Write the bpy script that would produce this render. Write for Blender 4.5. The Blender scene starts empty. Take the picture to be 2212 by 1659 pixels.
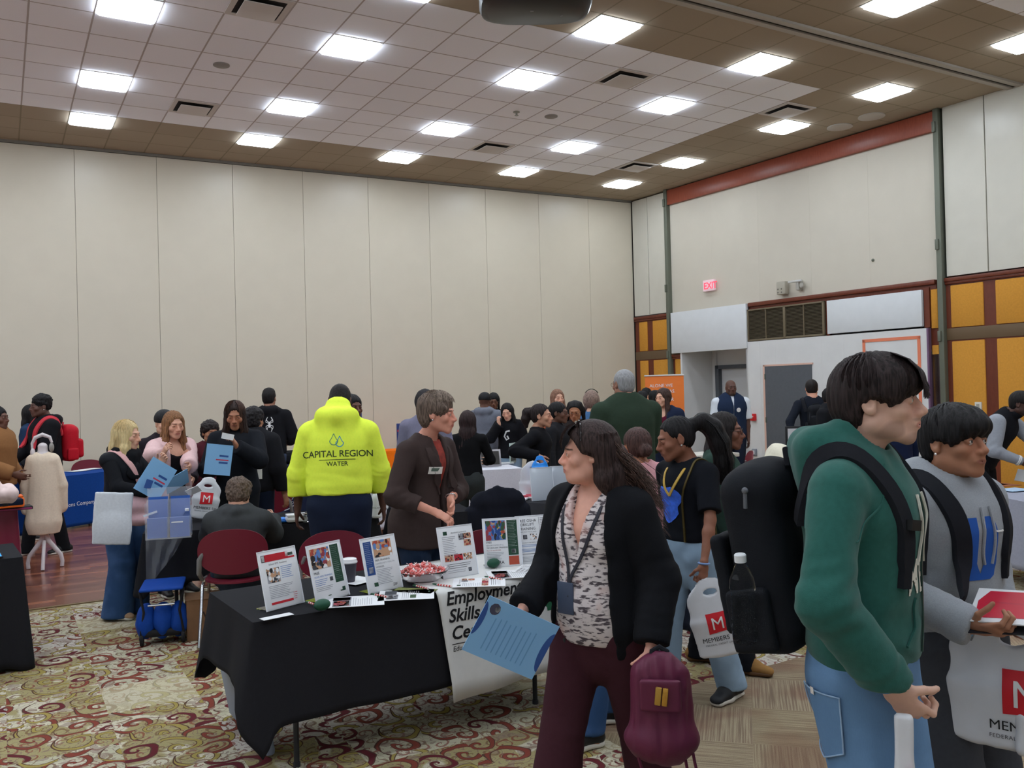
import bpy, bmesh, math, random
import numpy as np
from mathutils import Vector, Matrix, bvhtree
random.seed(7); np.random.seed(7)
SC = bpy.context.scene
COL = SC.collection
PI = math.pi
R_ = math.radians

# ---------------- camera, world, exposure ----------------
CAMH = 1.78
FPX, YAW, PITCH, ROLL = 1897.256, 0.5284689, 0.0065388, -0.0258394
def cam_axes():
    cy, sy = math.cos(YAW), math.sin(YAW)
    f = np.array([sy*math.cos(PITCH), cy*math.cos(PITCH), math.sin(PITCH)])
    r = np.array([cy, -sy, 0.0]); u = np.cross(r, f)
    c, s = math.cos(ROLL), math.sin(ROLL)
    return c*r+s*u, -s*r+c*u, f
CR, CU, CF = cam_axes()
cd = bpy.data.cameras.new('camera'); cam = bpy.data.objects.new('camera', cd); COL.objects.link(cam)
cd.sensor_width = 36.0; cd.lens = FPX/2212*36.0; cd.clip_start = 0.05; cd.clip_end = 100
m = Matrix.Identity(4)
for i in range(3):
    m[i][0] = CR[i]; m[i][1] = CU[i]; m[i][2] = -CF[i]
m[2][3] = CAMH
cam.matrix_world = m
SC.camera = cam
w = bpy.data.worlds.new('world'); SC.world = w; w.use_nodes = True
w.node_tree.nodes['Background'].inputs[0].default_value = (0.75, 0.8, 0.9, 1)
w.node_tree.nodes['Background'].inputs[1].default_value = 0.05
SC.view_settings.view_transform = 'Standard'; SC.view_settings.look = 'None'
SC.view_settings.gamma = 1; SC.view_settings.use_curve_mapping = False
SC.view_settings.exposure = 0.0
LAMP = 21.5          # strength of the ceiling light panels

def at(px, py, D):
    "world point seen at a pixel at depth D (used once, to take positions off the photograph)"
    d = CR*(px-1106)/FPX - CU*(py-829.5)/FPX + CF
    p = d*D
    return Vector((p[0], p[1], p[2]+CAMH))
def onz(px, py, z):
    d = CR*(px-1106)/FPX - CU*(py-829.5)/FPX + CF
    t = (z-CAMH)/d[2]
    return Vector((d[0]*t, d[1]*t, z))

# ---------------- materials ----------------
def s2l(c):
    return tuple((v/12.92 if v <= 0.04045 else ((v+0.055)/1.055)**2.4) for v in c)
def rgb(r, g, b): return s2l((r/255, g/255, b/255))
MATS = {}
def mat(name, col, rough=0.6, metal=0.0, spec=0.4, emit=0, alpha=1, trans=0, ior=1.45, noise=0.0, nscale=30, bump=0.0, bscale=200, coat=0, sheen=0, bdist=0.002):
    if name in MATS: return MATS[name]
    m = bpy.data.materials.new(name); m.use_nodes = True
    nt = m.node_tree; b = nt.nodes['Principled BSDF']
    b.inputs['Base Color'].default_value = (*col, 1)
    b.inputs['Roughness'].default_value = rough; b.inputs['Metallic'].default_value = metal
    b.inputs['Specular IOR Level'].default_value = spec
    b.inputs['IOR'].default_value = ior
    if emit: b.inputs['Emission Color'].default_value = (*col, 1); b.inputs['Emission Strength'].default_value = emit
    if alpha < 1: b.inputs['Alpha'].default_value = alpha
    if trans: b.inputs['Transmission Weight'].default_value = trans
    if coat: b.inputs['Coat Weight'].default_value = coat
    if sheen: b.inputs['Sheen Weight'].default_value = sheen; b.inputs['Sheen Roughness'].default_value = 0.5
    if noise or bump:
        tc = nt.nodes.new('ShaderNodeTexCoord')
    if noise:
        n = nt.nodes.new('ShaderNodeTexNoise'); n.inputs['Scale'].default_value = nscale; n.inputs['Detail'].default_value = 4
        nt.links.new(tc.outputs['Object'], n.inputs['Vector'])
        mr = nt.nodes.new('ShaderNodeMapRange'); mr.inputs['From Min'].default_value = 0.3; mr.inputs['From Max'].default_value = 0.7
        mr.inputs['To Min'].default_value = 1-noise; mr.inputs['To Max'].default_value = 1+noise
        nt.links.new(n.outputs['Fac'], mr.inputs['Value'])
        mx = nt.nodes.new('ShaderNodeMix'); mx.data_type = 'RGBA'; mx.blend_type = 'MULTIPLY'; mx.inputs['Factor'].default_value = 1
        mx.inputs['A'].default_value = (*col, 1)
        nt.links.new(mr.outputs['Result'], mx.inputs['B']); nt.links.new(mx.outputs['Result'], b.inputs['Base Color'])
    if bump:
        n = nt.nodes.new('ShaderNodeTexNoise'); n.inputs['Scale'].default_value = bscale; n.inputs['Detail'].default_value = 3
        nt.links.new(tc.outputs['Object'], n.inputs['Vector'])
        bp = nt.nodes.new('ShaderNodeBump'); bp.inputs['Strength'].default_value = bump; bp.inputs['Distance'].default_value = bdist
        nt.links.new(n.outputs['Fac'], bp.inputs['Height']); nt.links.new(bp.outputs['Normal'], b.inputs['Normal'])
    MATS[name] = m; return m
def cloth(name, r, g, b, **k):
    k.setdefault('noise', 0.05); k.setdefault('nscale', 60); k.setdefault('bump', 0.2); k.setdefault('bscale', 350)
    k.setdefault('rough', 0.92); k.setdefault('spec', 0.15)
    return mat(name, rgb(r, g, b), **k)
def pl(name, r, g, b, **k): return mat(name, rgb(r, g, b), **k)

class NT:
    "tiny helper to write node graphs"
    def __init__(s, name, rough=0.8, spec=0.3):
        s.m = bpy.data.materials.new(name); s.m.use_nodes = True; s.t = s.m.node_tree; s.b = s.t.nodes['Principled BSDF']
        s.b.inputs['Roughness'].default_value = rough; s.b.inputs['Specular IOR Level'].default_value = spec
    def n(s, typ, **kw):
        nd = s.t.nodes.new(typ)
        for k, v in kw.items():
            if k in ('operation', 'data_type', 'blend_type', 'feature', 'wave_type', 'bands_direction', 'distance', 'voronoi_dimensions', 'noise_dimensions', 'interpolation_type', 'clamp'): setattr(nd, k, v)
            else:
                key = k.replace('_', ' ')
                nd.inputs[key if key in nd.inputs else k].default_value = v
        return nd
    def l(s, a, b): s.t.links.new(a, b)
    def math(s, op, a, b=None, c=None):
        nd = s.t.nodes.new('ShaderNodeMath'); nd.operation = op
        for i, v in enumerate((a, b, c)):
            if v is None: continue
            if isinstance(v, (int, float)): nd.inputs[i].default_value = v
            else: s.l(v, nd.inputs[i])
        return nd.outputs[0]
    def mix(s, f, a, b, blend='MIX'):
        nd = s.t.nodes.new('ShaderNodeMix'); nd.data_type = 'RGBA'; nd.blend_type = blend
        for k, v in (('Factor', f), ('A', a), ('B', b)):
            if isinstance(v, (int, float)): nd.inputs[k].default_value = v if k == 'Factor' else (v, v, v, 1)
            elif isinstance(v, tuple): nd.inputs[k].default_value = (*v, 1)
            else: s.l(v, nd.inputs[k])
        return nd.outputs['Result']
    def step(s, v, lo, hi):
        nd = s.t.nodes.new('ShaderNodeMapRange'); nd.interpolation_type = 'SMOOTHSTEP'
        s.l(v, nd.inputs['Value']); nd.inputs['From Min'].default_value = lo; nd.inputs['From Max'].default_value = hi
        return nd.outputs['Result']

# ---------------- mesh helpers ----------------
class MB:
    "collects vertices and faces for ONE mesh object"
    def __init__(s): s.v = []; s.f = []; s.mi = []; s.cm = 0
    def add(s, vs, fs):
        o = len(s.v); s.v += [tuple(v) for v in vs]; s.f += [tuple(i+o for i in f) for f in fs]; s.mi += [s.cm]*len(fs); return s
    def box(s, x0, x1, y0, y1, z0, z1, M=None):
        vs = [Vector((x, y, z)) for x in (x0, x1) for y in (y0, y1) for z in (z0, z1)]
        if M is not None: vs = [M @ v for v in vs]
        return s.add(vs, [(0,1,3,2),(4,6,7,5),(0,4,5,1),(2,3,7,6),(0,2,6,4),(1,5,7,3)])
    def rbox(s, x0, x1, y0, y1, z0, z1, r=0.01, M=None, seg=2):
        bm = bmesh.new(); bmesh.ops.create_cube(bm, size=1)
        for v in bm.verts: v.co = Vector(((x0+x1)/2+v.co.x*(x1-x0), (y0+y1)/2+v.co.y*(y1-y0), (z0+z1)/2+v.co.z*(z1-z0)))
        bmesh.ops.bevel(bm, geom=list(bm.edges), offset=r, segments=seg, affect='EDGES', profile=0.5)
        s.bm(bm, M); return s
    def bm(s, bm, M=None):
        bm.verts.ensure_lookup_table()
        vs = [(M @ v.co) if M is not None else v.co.copy() for v in bm.verts]
        fs = [[v.index for v in f.verts] for f in bm.faces]; s.add(vs, fs); bm.free(); return s
    def tube(s, pts, r, n=8, caps=True, rs=None):
        pts = [Vector(p) for p in pts]; N = len(pts)
        tang = [(pts[min(i+1, N-1)]-pts[max(i-1, 0)]).normalized() for i in range(N)]
        a = Vector((0, 0, 1)) if abs(tang[0].z) < 0.9 else Vector((1, 0, 0))
        u = tang[0].cross(a).normalized(); vs = []
        for i in range(N):
            u = (u - tang[i]*u.dot(tang[i])).normalized(); w_ = tang[i].cross(u)
            rr = rs[i] if rs else r
            for k in range(n):
                t = 2*PI*k/n; vs.append(pts[i]+(u*math.cos(t)+w_*math.sin(t))*rr)
        fs = [(i*n+k, i*n+(k+1) % n, (i+1)*n+(k+1) % n, (i+1)*n+k) for i in range(N-1) for k in range(n)]
        if caps: fs += [tuple(reversed(range(n))), tuple((N-1)*n+k for k in range(n))]
        return s.add(vs, fs)
    def lathe(s, prof, n=24, M=None):
        vs = []; fs = []
        for r, z in prof:
            for k in range(n): vs.append(Vector((r*math.cos(2*PI*k/n), r*math.sin(2*PI*k/n), z)))
        N = len(prof)
        fs = [(i*n+k, i*n+(k+1) % n, (i+1)*n+(k+1) % n, (i+1)*n+k) for i in range(N-1) for k in range(n)]
        if prof[0][0] > 1e-5: fs.append(tuple(reversed(range(n))))
        if prof[-1][0] > 1e-5: fs.append(tuple((N-1)*n+k for k in range(n)))
        if M is not None: vs = [M @ v for v in vs]
        return s.add(vs, fs)
    def ell(s, c, r, n=16, m_=10, M=None):
        vs = []; c = Vector(c)
        for i in range(m_+1):
            a = -PI/2+PI*i/m_
            for k in range(n):
                v = c+Vector((r[0]*math.cos(a)*math.cos(2*PI*k/n), r[1]*math.cos(a)*math.sin(2*PI*k/n), r[2]*math.sin(a)))
                vs.append(M @ v if M is not None else v)
        fs = [(i*n+k, i*n+(k+1) % n, (i+1)*n+(k+1) % n, (i+1)*n+k) for i in range(m_) for k in range(n)]
        return s.add(vs, fs)
    def poly(s, pts, z0, z1, M=None):
        "extruded polygon in xy"
        n = len(pts); vs = [Vector((x, y, z0)) for x, y in pts]+[Vector((x, y, z1)) for x, y in pts]
        if M is not None: vs = [M @ v for v in vs]
        return s.add(vs, [tuple(reversed(range(n))), tuple(range(n, 2*n))]+[(i, (i+1) % n, n+(i+1) % n, n+i) for i in range(n)])
    def build(s, name, m, parent=None, smooth=True, angle=40):
        me = bpy.data.meshes.new(name); me.from_pydata([tuple(v) for v in s.v], [], s.f)
        ms = m if isinstance(m, (list, tuple)) else [m]
        for q in ms: me.materials.append(q)
        if len(ms) > 1: me.polygons.foreach_set('material_index', s.mi)
        me.validate(); me.update()
        b = bmesh.new(); b.from_mesh(me); bmesh.ops.remove_doubles(b, verts=b.verts, dist=1e-6); bmesh.ops.recalc_face_normals(b, faces=b.faces); b.to_mesh(me); b.free()
        if smooth:
            me.polygons.foreach_set('use_smooth', [True]*len(me.polygons))
            try: me.set_sharp_from_angle(angle=R_(angle))
            except Exception: pass
        o = bpy.data.objects.new(name, me); COL.objects.link(o)
        if parent is not None: o.parent = parent
        return o
def tag(o, label=None, cat=None, group=None, kind=None):
    if label: o['label'] = label
    if cat: o['category'] = cat
    if group: o['group'] = group
    if kind: o['kind'] = kind
    return o
def thing(name, label, cat, loc=(0, 0, 0), rz=0, group=None):
    o = bpy.data.objects.new(name, None); COL.objects.link(o); o.empty_display_size = 0.1
    o.location = loc; o.rotation_euler = (0, 0, rz); return tag(o, label, cat, group)
def dup(root, label, loc=None, rz=None, group=None):
    c = root.copy(); COL.objects.link(c); c['label'] = label
    if group: c['group'] = group
    if loc is not None: c.location = loc
    if rz is not None: c.rotation_euler = (0, 0, rz)
    def rec(src, dst):
        for ch in src.children:
            d = ch.copy(); COL.objects.link(d); d.parent = dst; rec(ch, d)
    rec(root, c); return c
def Mt(loc=(0, 0, 0), rz=0, rx=0, ry=0):
    return Matrix.Translation(loc) @ Matrix.Rotation(rz, 4, 'Z') @ Matrix.Rotation(ry, 4, 'Y') @ Matrix.Rotation(rx, 4, 'X')
def frame(o, x, y):
    "matrix with origin o, local x and y axes, z = x cross y"
    x = Vector(x).normalized(); y = Vector(y); y = (y-x*y.dot(x)).normalized(); z = x.cross(y)
    return Matrix(((x.x, y.x, z.x, o[0]), (x.y, y.y, z.y, o[1]), (x.z, y.z, z.z, o[2]), (0, 0, 0, 1)))
_tc = {}
def text_mesh(s, size=1.0, bold=0.0, shear=0.0, align='LEFT', space=1.0):
    "vertices (x, y) and faces of a line of lettering"
    k = (s, bold, shear, align, space)
    if k not in _tc:
        c = bpy.data.curves.new('t', 'FONT'); c.body = s; c.size = 1; c.offset = bold; c.shear = shear; c.align_x = align; c.space_character = space; c.resolution_u = 3
        o = bpy.data.objects.new('t', c); COL.objects.link(o)
        dg = bpy.context.evaluated_depsgraph_get(); me = bpy.data.meshes.new_from_object(o.evaluated_get(dg))
        v = [(q.co.x, q.co.y) for q in me.vertices]; f = [tuple(p.vertices) for p in me.polygons]
        bpy.data.objects.remove(o); bpy.data.curves.remove(c); bpy.data.meshes.remove(me)
        _tc[k] = (v, f)
    v, f = _tc[k]
    return [(x*size, y*size) for x, y in v], f

# ---------------- signed-distance modelling ----------------
def vnoise(P, seed=0):
    P = np.asarray(P, dtype=np.float64); i = np.floor(P).astype(np.int64); f = P-i; f = f*f*(3-2*f)
    def h(a, b, c):
        n = (a*73856093) ^ (b*19349663) ^ (c*83492791) ^ (seed*2654435761 & 0x7fffffff)
        n = (n ^ (n >> 13))*1274126177; n &= 0x7fffffff; n = (n ^ (n >> 15)) & 0xffff
        return n/32767.5-1
    x, y, z = i[..., 0], i[..., 1], i[..., 2]; fx, fy, fz = f[..., 0], f[..., 1], f[..., 2]
    r = 0
    for dx in (0, 1):
        for dy in (0, 1):
            for dz in (0, 1):
                r = r+h(x+dx, y+dy, z+dz)*(fx if dx else 1-fx)*(fy if dy else 1-fy)*(fz if dz else 1-fz)
    return r
A3 = lambda v: np.array([float(v[0]), float(v[1]), float(v[2])])
class SDF:
    def __init__(s): s.p = []
    def seg(s, a, b, ra, rb=None, side=None, k=0.02, op='u', axr=None):
        a, b = A3(a), A3(b); rb = ra if rb is None else rb
        ea = ra if isinstance(ra, (tuple, list)) else (ra, ra); eb = rb if isinstance(rb, (tuple, list)) else (rb, rb)
        m_ = max(*ea, *eb)
        lo = np.minimum(a, b)-m_; hi = np.maximum(a, b)+m_
        rnd = not isinstance(ra, (tuple, list)) and not isinstance(rb, (tuple, list))
        if not rnd:
            w_ = b-a; w_ = w_/max(np.linalg.norm(w_), 1e-9)
            sx = A3(side) if side is not None else np.array([1., 0, 0])
            sx = sx-w_*(sx@w_); sx /= np.linalg.norm(sx); sy = np.cross(w_, sx)
        L2 = max((b-a)@(b-a), 1e-12)
        def f(P):
            q = P-a; t = np.clip((q@(b-a))/L2, 0, 1); q = q-t[..., None]*(b-a)
            if rnd: return np.sqrt((q*q).sum(-1))-(ea[0]+(eb[0]-ea[0])*t)
            rx = ea[0]+(eb[0]-ea[0])*t; ry = ea[1]+(eb[1]-ea[1])*t; rw = axr or (rx+ry)*0.5
            x, y, w2 = q@sx, q@sy, q@w_
            k0 = np.sqrt((x/rx)**2+(y/ry)**2+(w2/rw)**2); k1 = np.sqrt((x/rx**2)**2+(y/ry**2)**2+(w2/rw**2)**2)
            return np.where(k1 > 1e-6, k0*(k0-1)/np.maximum(k1, 1e-6), -np.minimum(rx, ry))
        s.p.append((op, k, lo, hi, f)); return s
    def ell(s, c, r, M=None, k=0.02, op='u'):
        c = A3(c); r = A3(r); Rm = np.eye(3) if M is None else np.array(M)[:3, :3]
        m_ = r.max() if M is not None else r
        def f(P):
            q = (P-c)@Rm; k0 = np.sqrt(((q/r)**2).sum(-1)); k1 = np.sqrt(((q/r**2)**2).sum(-1))
            return np.where(k1 > 1e-6, k0*(k0-1)/np.maximum(k1, 1e-6), -r.min())
        s.p.append((op, k, c-m_, c+m_, f)); return s
    def box(s, c, h, M=None, r=0.01, k=0.01, op='u'):
        c = A3(c); h = A3(h); Rm = np.eye(3) if M is None else np.array(M)[:3, :3]; m_ = np.linalg.norm(h)+r
        def f(P):
            q = np.abs((P-c)@Rm)-(h-r); return np.sqrt((np.maximum(q, 0)**2).sum(-1))+np.minimum(q.max(-1), 0)-r
        s.p.append((op, k, c-m_, c+m_, f)); return s
    def chain(s, pts, rs, side=None, k=0.015, op='u'):
        for i in range(len(pts)-1): s.seg(pts[i], pts[i+1], rs[i], rs[i+1], side=side, k=k, op=op)
        return s
    def cut(s, p, n, k=0.004, lo=None, hi=None):
        p = A3(p); n = A3(n); n /= np.linalg.norm(n)
        s.p.append(('c', k, A3(lo) if lo is not None else None, A3(hi) if hi is not None else None, lambda P: (P-p)@n)); return s
    def sub(s, G, k=0.02):
        "smooth union with another group that has its own cuts"
        us = [q for q in G.p if q[0] == 'u']; a = np.min([q[2] for q in us], 0); b = np.max([q[3] for q in us], 0)
        def f(P):
            V = np.full(P.shape[:-1], 1.0)
            for op, kk, lo, hi, g in G.p:
                if op == 'u': d = g(P); e = np.maximum(kk-np.abs(V-d), 0)/kk; V = np.minimum(V, d)-e*e*kk*0.25
                else:
                    d = g(P); d = -d if op == 's' else d; e = np.maximum(kk-np.abs(V-d), 0)/kk; V = np.maximum(V, d)+e*e*kk*0.25
            return V
        s.p.append(('u', k, a, b, f)); return s
    def copyp(s): q = SDF(); q.p = list(s.p); return q
    def sample(s, h, lo=None, hi=None):
        us = [q for q in s.p if q[0] == 'u']
        L = np.min([q[2] for q in us], 0)-3*h; H = np.max([q[3] for q in us], 0)+3*h
        if lo is not None: L = np.maximum(L, A3(lo))
        if hi is not None: H = np.minimum(H, A3(hi))
        n = np.maximum(np.ceil((H-L)/h).astype(int)+1, 3)
        ax = [L[i]+h*np.arange(n[i]) for i in range(3)]
        V = np.full(tuple(n), 1.0)
        for op, k, a, b, f in s.p:
            if a is None: i0 = np.zeros(3, int); i1 = n.copy()
            else:
                mg = k+3*h
                i0 = np.clip(np.floor((a-mg-L)/h).astype(int), 0, n); i1 = np.clip(np.ceil((b+mg-L)/h).astype(int)+1, 0, n)
            if (i1 <= i0).any(): continue
            P = np.stack(np.meshgrid(*[ax[i][i0[i]:i1[i]] for i in range(3)], indexing='ij'), -1)
            d = f(P); sl = tuple(slice(i0[i], i1[i]) for i in range(3)); o = V[sl]
            if op == 'u':
                e = np.maximum(k-np.abs(o-d), 0)/k; V[sl] = np.minimum(o, d)-e*e*k*0.25
            else:
                if op == 's': d = -d
                e = np.maximum(k-np.abs(o-d), 0)/k; V[sl] = np.maximum(o, d)+e*e*k*0.25
        return V, L
    def mesh(s, h, lo=None, hi=None):
        V, L = s.sample(h, lo, hi); return snets(V, L, h)
def snets(V, L, h):
    n = np.array(V.shape); S = V < 0
    c = [S[dx:n[0]-1+dx, dy:n[1]-1+dy, dz:n[2]-1+dz] for dx in (0, 1) for dy in (0, 1) for dz in (0, 1)]
    cnt = sum(x.astype(np.int8) for x in c); act = (cnt > 0) & (cnt < 8)
    idx = -np.ones(act.shape, int); ii = np.argwhere(act); idx[act] = np.arange(len(ii))
    pos = np.zeros((len(ii), 3)); num = np.zeros(len(ii))
    cor = np.array([(a, b, d) for a in (0, 1) for b in (0, 1) for d in (0, 1)])
    vals = [V[ii[:, 0]+q[0], ii[:, 1]+q[1], ii[:, 2]+q[2]] for q in cor]
    for a in range(8):
        for b in range(a+1, 8):
            if np.abs(cor[a]-cor[b]).sum() != 1: continue
            va, vb = vals[a], vals[b]; mk = (va < 0) != (vb < 0)
            t = np.where(mk, va/np.where(mk, va-vb, 1), 0)
            pos += np.where(mk[:, None], cor[a]+t[:, None]*(cor[b]-cor[a]), 0); num += mk
    pos = (ii+pos/num[:, None])*h+L
    F = []
    for ax in range(3):
        o = [0, 0, 0]; o[ax] = 1
        A = S[:n[0]-o[0], :n[1]-o[1], :n[2]-o[2]]; B = S[o[0]:, o[1]:, o[2]:]
        e = np.argwhere(A != B); u, v = (ax+1) % 3, (ax+2) % 3
        ok = (e[:, u] > 0) & (e[:, v] > 0) & (e[:, u] < n[u]-1) & (e[:, v] < n[v]-1); e = e[ok]
        if not len(e): continue
        def g(du, dv):
            q = e.copy(); q[:, u] -= du; q[:, v] -= dv; return idx[q[:, 0], q[:, 1], q[:, 2]]
        quad = np.stack([g(1, 1), g(0, 1), g(0, 0), g(1, 0)], 1)
        ins = A[e[:, 0], e[:, 1], e[:, 2]]
        quad[~ins] = quad[~ins][:, ::-1]; F.append(quad)
    return pos, np.concatenate(F) if F else np.zeros((0, 4), int)
def vnormals(v, f):
    fn = np.cross(v[f[:, 2]]-v[f[:, 0]], v[f[:, 3]]-v[f[:, 1]]); N = np.zeros_like(v)
    for i in range(4): np.add.at(N, f[:, i], fn)
    return N/np.maximum(np.linalg.norm(N, axis=1, keepdims=True), 1e-12)
def relax(v, f, it=1, lam=0.5):
    for _ in range(it):
        s = np.zeros_like(v); c = np.zeros(len(v))
        for i in range(4):
            np.add.at(s, f[:, i], v[f[:, (i+1) % 4]]+v[f[:, (i+3) % 4]]); np.add.at(c, f[:, i], 2)
        v = v+(s/np.maximum(c, 1)[:, None]-v)*lam
    return v
def raw_obj(name, v, f, m, parent=None, cols=None, smooth=True):
    me = bpy.data.meshes.new(name); nf = len(f)
    me.vertices.add(len(v)); me.vertices.foreach_set('co', np.asarray(v, np.float32).ravel())
    me.loops.add(nf*4); me.loops.foreach_set('vertex_index', np.asarray(f, np.int32).ravel())
    me.polygons.add(nf); me.polygons.foreach_set('loop_start', np.arange(0, nf*4, 4, dtype=np.int32))
    me.update(calc_edges=True)
    if smooth: me.polygons.foreach_set('use_smooth', np.ones(nf, bool))
    if cols is not None:
        ca = me.color_attributes.new('Col', 'FLOAT_COLOR', 'POINT'); cc = np.ones((len(v), 4), np.float32); cc[:, :3] = cols; ca.data.foreach_set('color', cc.ravel())
    me.materials.append(m)
    o = bpy.data.objects.new(name, me); COL.objects.link(o)
    if parent is not None: o.parent = parent
    return o
def wrinkle(v, f, amp=0.004, fr=9, seed=0, folds=(), st=(1, 1, 0.6)):
    N = vnormals(v, f); st = np.array(st)
    d = amp*vnoise(v*fr*st, seed)+amp*0.5*vnoise(v*fr*2.3*st, seed+5)
    nz = vnoise(v*6, seed+9); n2 = vnoise(v*13, seed+11)
    for c, ax, R, wl, a in folds:
        c = A3(c); ax = A3(ax); ax /= np.linalg.norm(ax); r = v-c
        t = r@ax; ph = 2*PI*t/(wl*1.5)+4.5*nz+2.5*n2+seed
        d = d+a*.8*np.exp(-(r*r).sum(1)/R**2)*(np.sin(ph)*0.6+0.4*np.sin(ph*0.45+1+2*n2))*(.55+.45*n2)
    return v+N*d[:, None]
# ---------------- the room ----------------
CZ = 5.91
TS = 0.6096
X0T, Y0T = 1.254+TS/2, 14.21+TS/2      # a crossing of the ceiling grid
def ceiling_mat():
    g = NT('ceiling_tiles', 0.95, 0.1)
    tc = g.n('ShaderNodeTexCoord'); sp = g.n('ShaderNodeSeparateXYZ'); g.l(tc.outputs['Object'], sp.inputs[0])
    x, y = sp.outputs[0], sp.outputs[1]
    def grid(v, o):
        q = g.math('FRACT', g.math('DIVIDE', g.math('SUBTRACT', v, o), TS))
        d = g.math('MINIMUM', q, g.math('SUBTRACT', 1.0, q))
        return g.math('LESS_THAN', d, 0.016)
    line = g.math('MAXIMUM', grid(x, X0T), grid(y, Y0T))
    a = g.math('MULTIPLY', g.math('LESS_THAN', x, 10.09), g.math('MULTIPLY', g.math('LESS_THAN', y, Y0T-TS), g.math('GREATER_THAN', y, Y0T-10*TS)))
    b = g.math('MULTIPLY', g.math('LESS_THAN', x, 11.3), g.math('LESS_THAN', y, 5.66))
    zone = g.math('MAXIMUM', a, b)
    nz = g.n('ShaderNodeTexNoise', Scale=90.0); g.l(tc.outputs['Object'], nz.inputs['Vector'])
    cx = g.n('ShaderNodeCombineXYZ'); g.l(g.math('FLOOR', g.math('DIVIDE', g.math('SUBTRACT', x, X0T), TS)), cx.inputs[0]); g.l(g.math('FLOOR', g.math('DIVIDE', g.math('SUBTRACT', y, Y0T), TS)), cx.inputs[1])
    wn = g.n('ShaderNodeTexWhiteNoise'); g.l(cx.outputs[0], wn.inputs['Vector'])
    base = g.mix(zone, rgb(170, 156, 138), rgb(246, 247, 255))
    var = g.math('ADD', 0.93, g.math('ADD', g.math('MULTIPLY', wn.outputs['Value'], 0.08), g.math('MULTIPLY', nz.outputs['Fac'], 0.06)))
    base = g.mix(1.0, base, var, 'MULTIPLY')
    lc = g.mix(zone, rgb(138, 130, 112), rgb(170, 160, 158))
    g.l(g.mix(g.math('MULTIPLY', line, 0.85), base, lc), g.b.inputs['Base Color'])
    bp = g.n('ShaderNodeBump', Strength=0.6, Distance=0.01); g.l(g.math('SUBTRACT', 1.0, line), bp.inputs['Height']); g.l(bp.outputs[0], g.b.inputs['Normal'])
    return g.m
def carpet_mat():
    g = NT('patterned_carpet', 0.97, 0.05)
    tc = g.n('ShaderNodeTexCoord'); P = tc.outputs['Object']
    sp = g.n('ShaderNodeSeparateXYZ'); g.l(P, sp.inputs[0]); x, y = sp.outputs[0], sp.outputs[1]
    # patchwork of carpet tiles: every tile shows the scrolls shifted, in one of three grounds
    PS = 0.5
    ix, iy = g.math('FLOOR', g.math('DIVIDE', x, PS)), g.math('FLOOR', g.math('DIVIDE', y, PS))
    cc = g.n('ShaderNodeCombineXYZ'); g.l(ix, cc.inputs[0]); g.l(iy, cc.inputs[1])
    wn = g.n('ShaderNodeTexWhiteNoise'); g.l(cc.outputs[0], wn.inputs['Vector'])
    off = g.n('ShaderNodeVectorMath', operation='SCALE'); g.l(wn.outputs['Color'], off.inputs[0]); off.inputs['Scale'].default_value = 9.0
    ad = g.n('ShaderNodeVectorMath', operation='ADD'); g.l(P, ad.inputs[0]); g.l(off.outputs[0], ad.inputs[1])
    nzw = g.n('ShaderNodeTexNoise', Scale=3.0, Detail=2.0); g.l(ad.outputs[0], nzw.inputs['Vector'])
    wsc = g.n('ShaderNodeVectorMath', operation='SCALE'); g.l(nzw.outputs['Color'], wsc.inputs[0]); wsc.inputs['Scale'].default_value = 0.16
    ad2 = g.n('ShaderNodeVectorMath', operation='ADD'); g.l(ad.outputs[0], ad2.inputs[0]); g.l(wsc.outputs[0], ad2.inputs[1])
    def scroll(scale, arms, tight, seed):
        mp = g.n('ShaderNodeVectorMath', operation='MULTIPLY_ADD'); g.l(ad2.outputs[0], mp.inputs[0]); mp.inputs[1].default_value = (scale, scale, 0); mp.inputs[2].default_value = (seed, seed*2, 0)
        v = g.n('ShaderNodeTexVoronoi', voronoi_dimensions='2D', Scale=1.0, Randomness=0.9); g.l(mp.outputs[0], v.inputs['Vector'])
        d = g.n('ShaderNodeVectorMath', operation='SUBTRACT'); g.l(mp.outputs[0], d.inputs[0]); g.l(v.outputs['Position'], d.inputs[1])
        q = g.n('ShaderNodeSeparateXYZ'); g.l(d.outputs[0], q.inputs[0])
        ang = g.math('ARCTAN2', q.outputs[1], q.outputs[0]); r = v.outputs['Distance']
        sgn = g.math('SUBTRACT', g.math('MULTIPLY', g.math('GREATER_THAN', g.n('ShaderNodeSeparateColor').outputs[0], 2.0), 2.0), 1.0)
        sc = g.n('ShaderNodeSeparateColor'); g.l(v.outputs['Color'], sc.inputs[0])
        sg = g.math('SUBTRACT', g.math('MULTIPLY', g.math('GREATER_THAN', sc.outputs[0], 0.5), 2.0), 1.0)
        ph = g.math('ADD', g.math('MULTIPLY', g.math('MULTIPLY', ang, float(arms)), sg), g.math('MULTIPLY', g.math('POWER', r, 0.65), tight))
        return g.math('SINE', ph), r, sc
    s1, r1, c1 = scroll(4.6, 1, 15.0, 0.3)
    s2, r2, c2 = scroll(9.0, 1, 13.0, 4.1)
    ground = wn.outputs['Value']
    cream, khaki, tan = rgb(214, 206, 194), rgb(172, 160, 116), rgb(196, 190, 164)
    bg = g.mix(g.math('GREATER_THAN', ground, 0.38), cream, tan); bg = g.mix(g.math('GREATER_THAN', ground, 0.66), bg, khaki)
    big = g.n('ShaderNodeTexNoise', Scale=4.5, Detail=1.0); g.l(ad.outputs[0], big.inputs['Vector'])
    bg = g.mix(g.step(big.outputs['Fac'], 0.55, 0.6), bg, rgb(214, 206, 182))
    out1 = g.math('MULTIPLY', g.step(s1, 0.38, 0.48), g.math('LESS_THAN', r1, 0.62))
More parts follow.
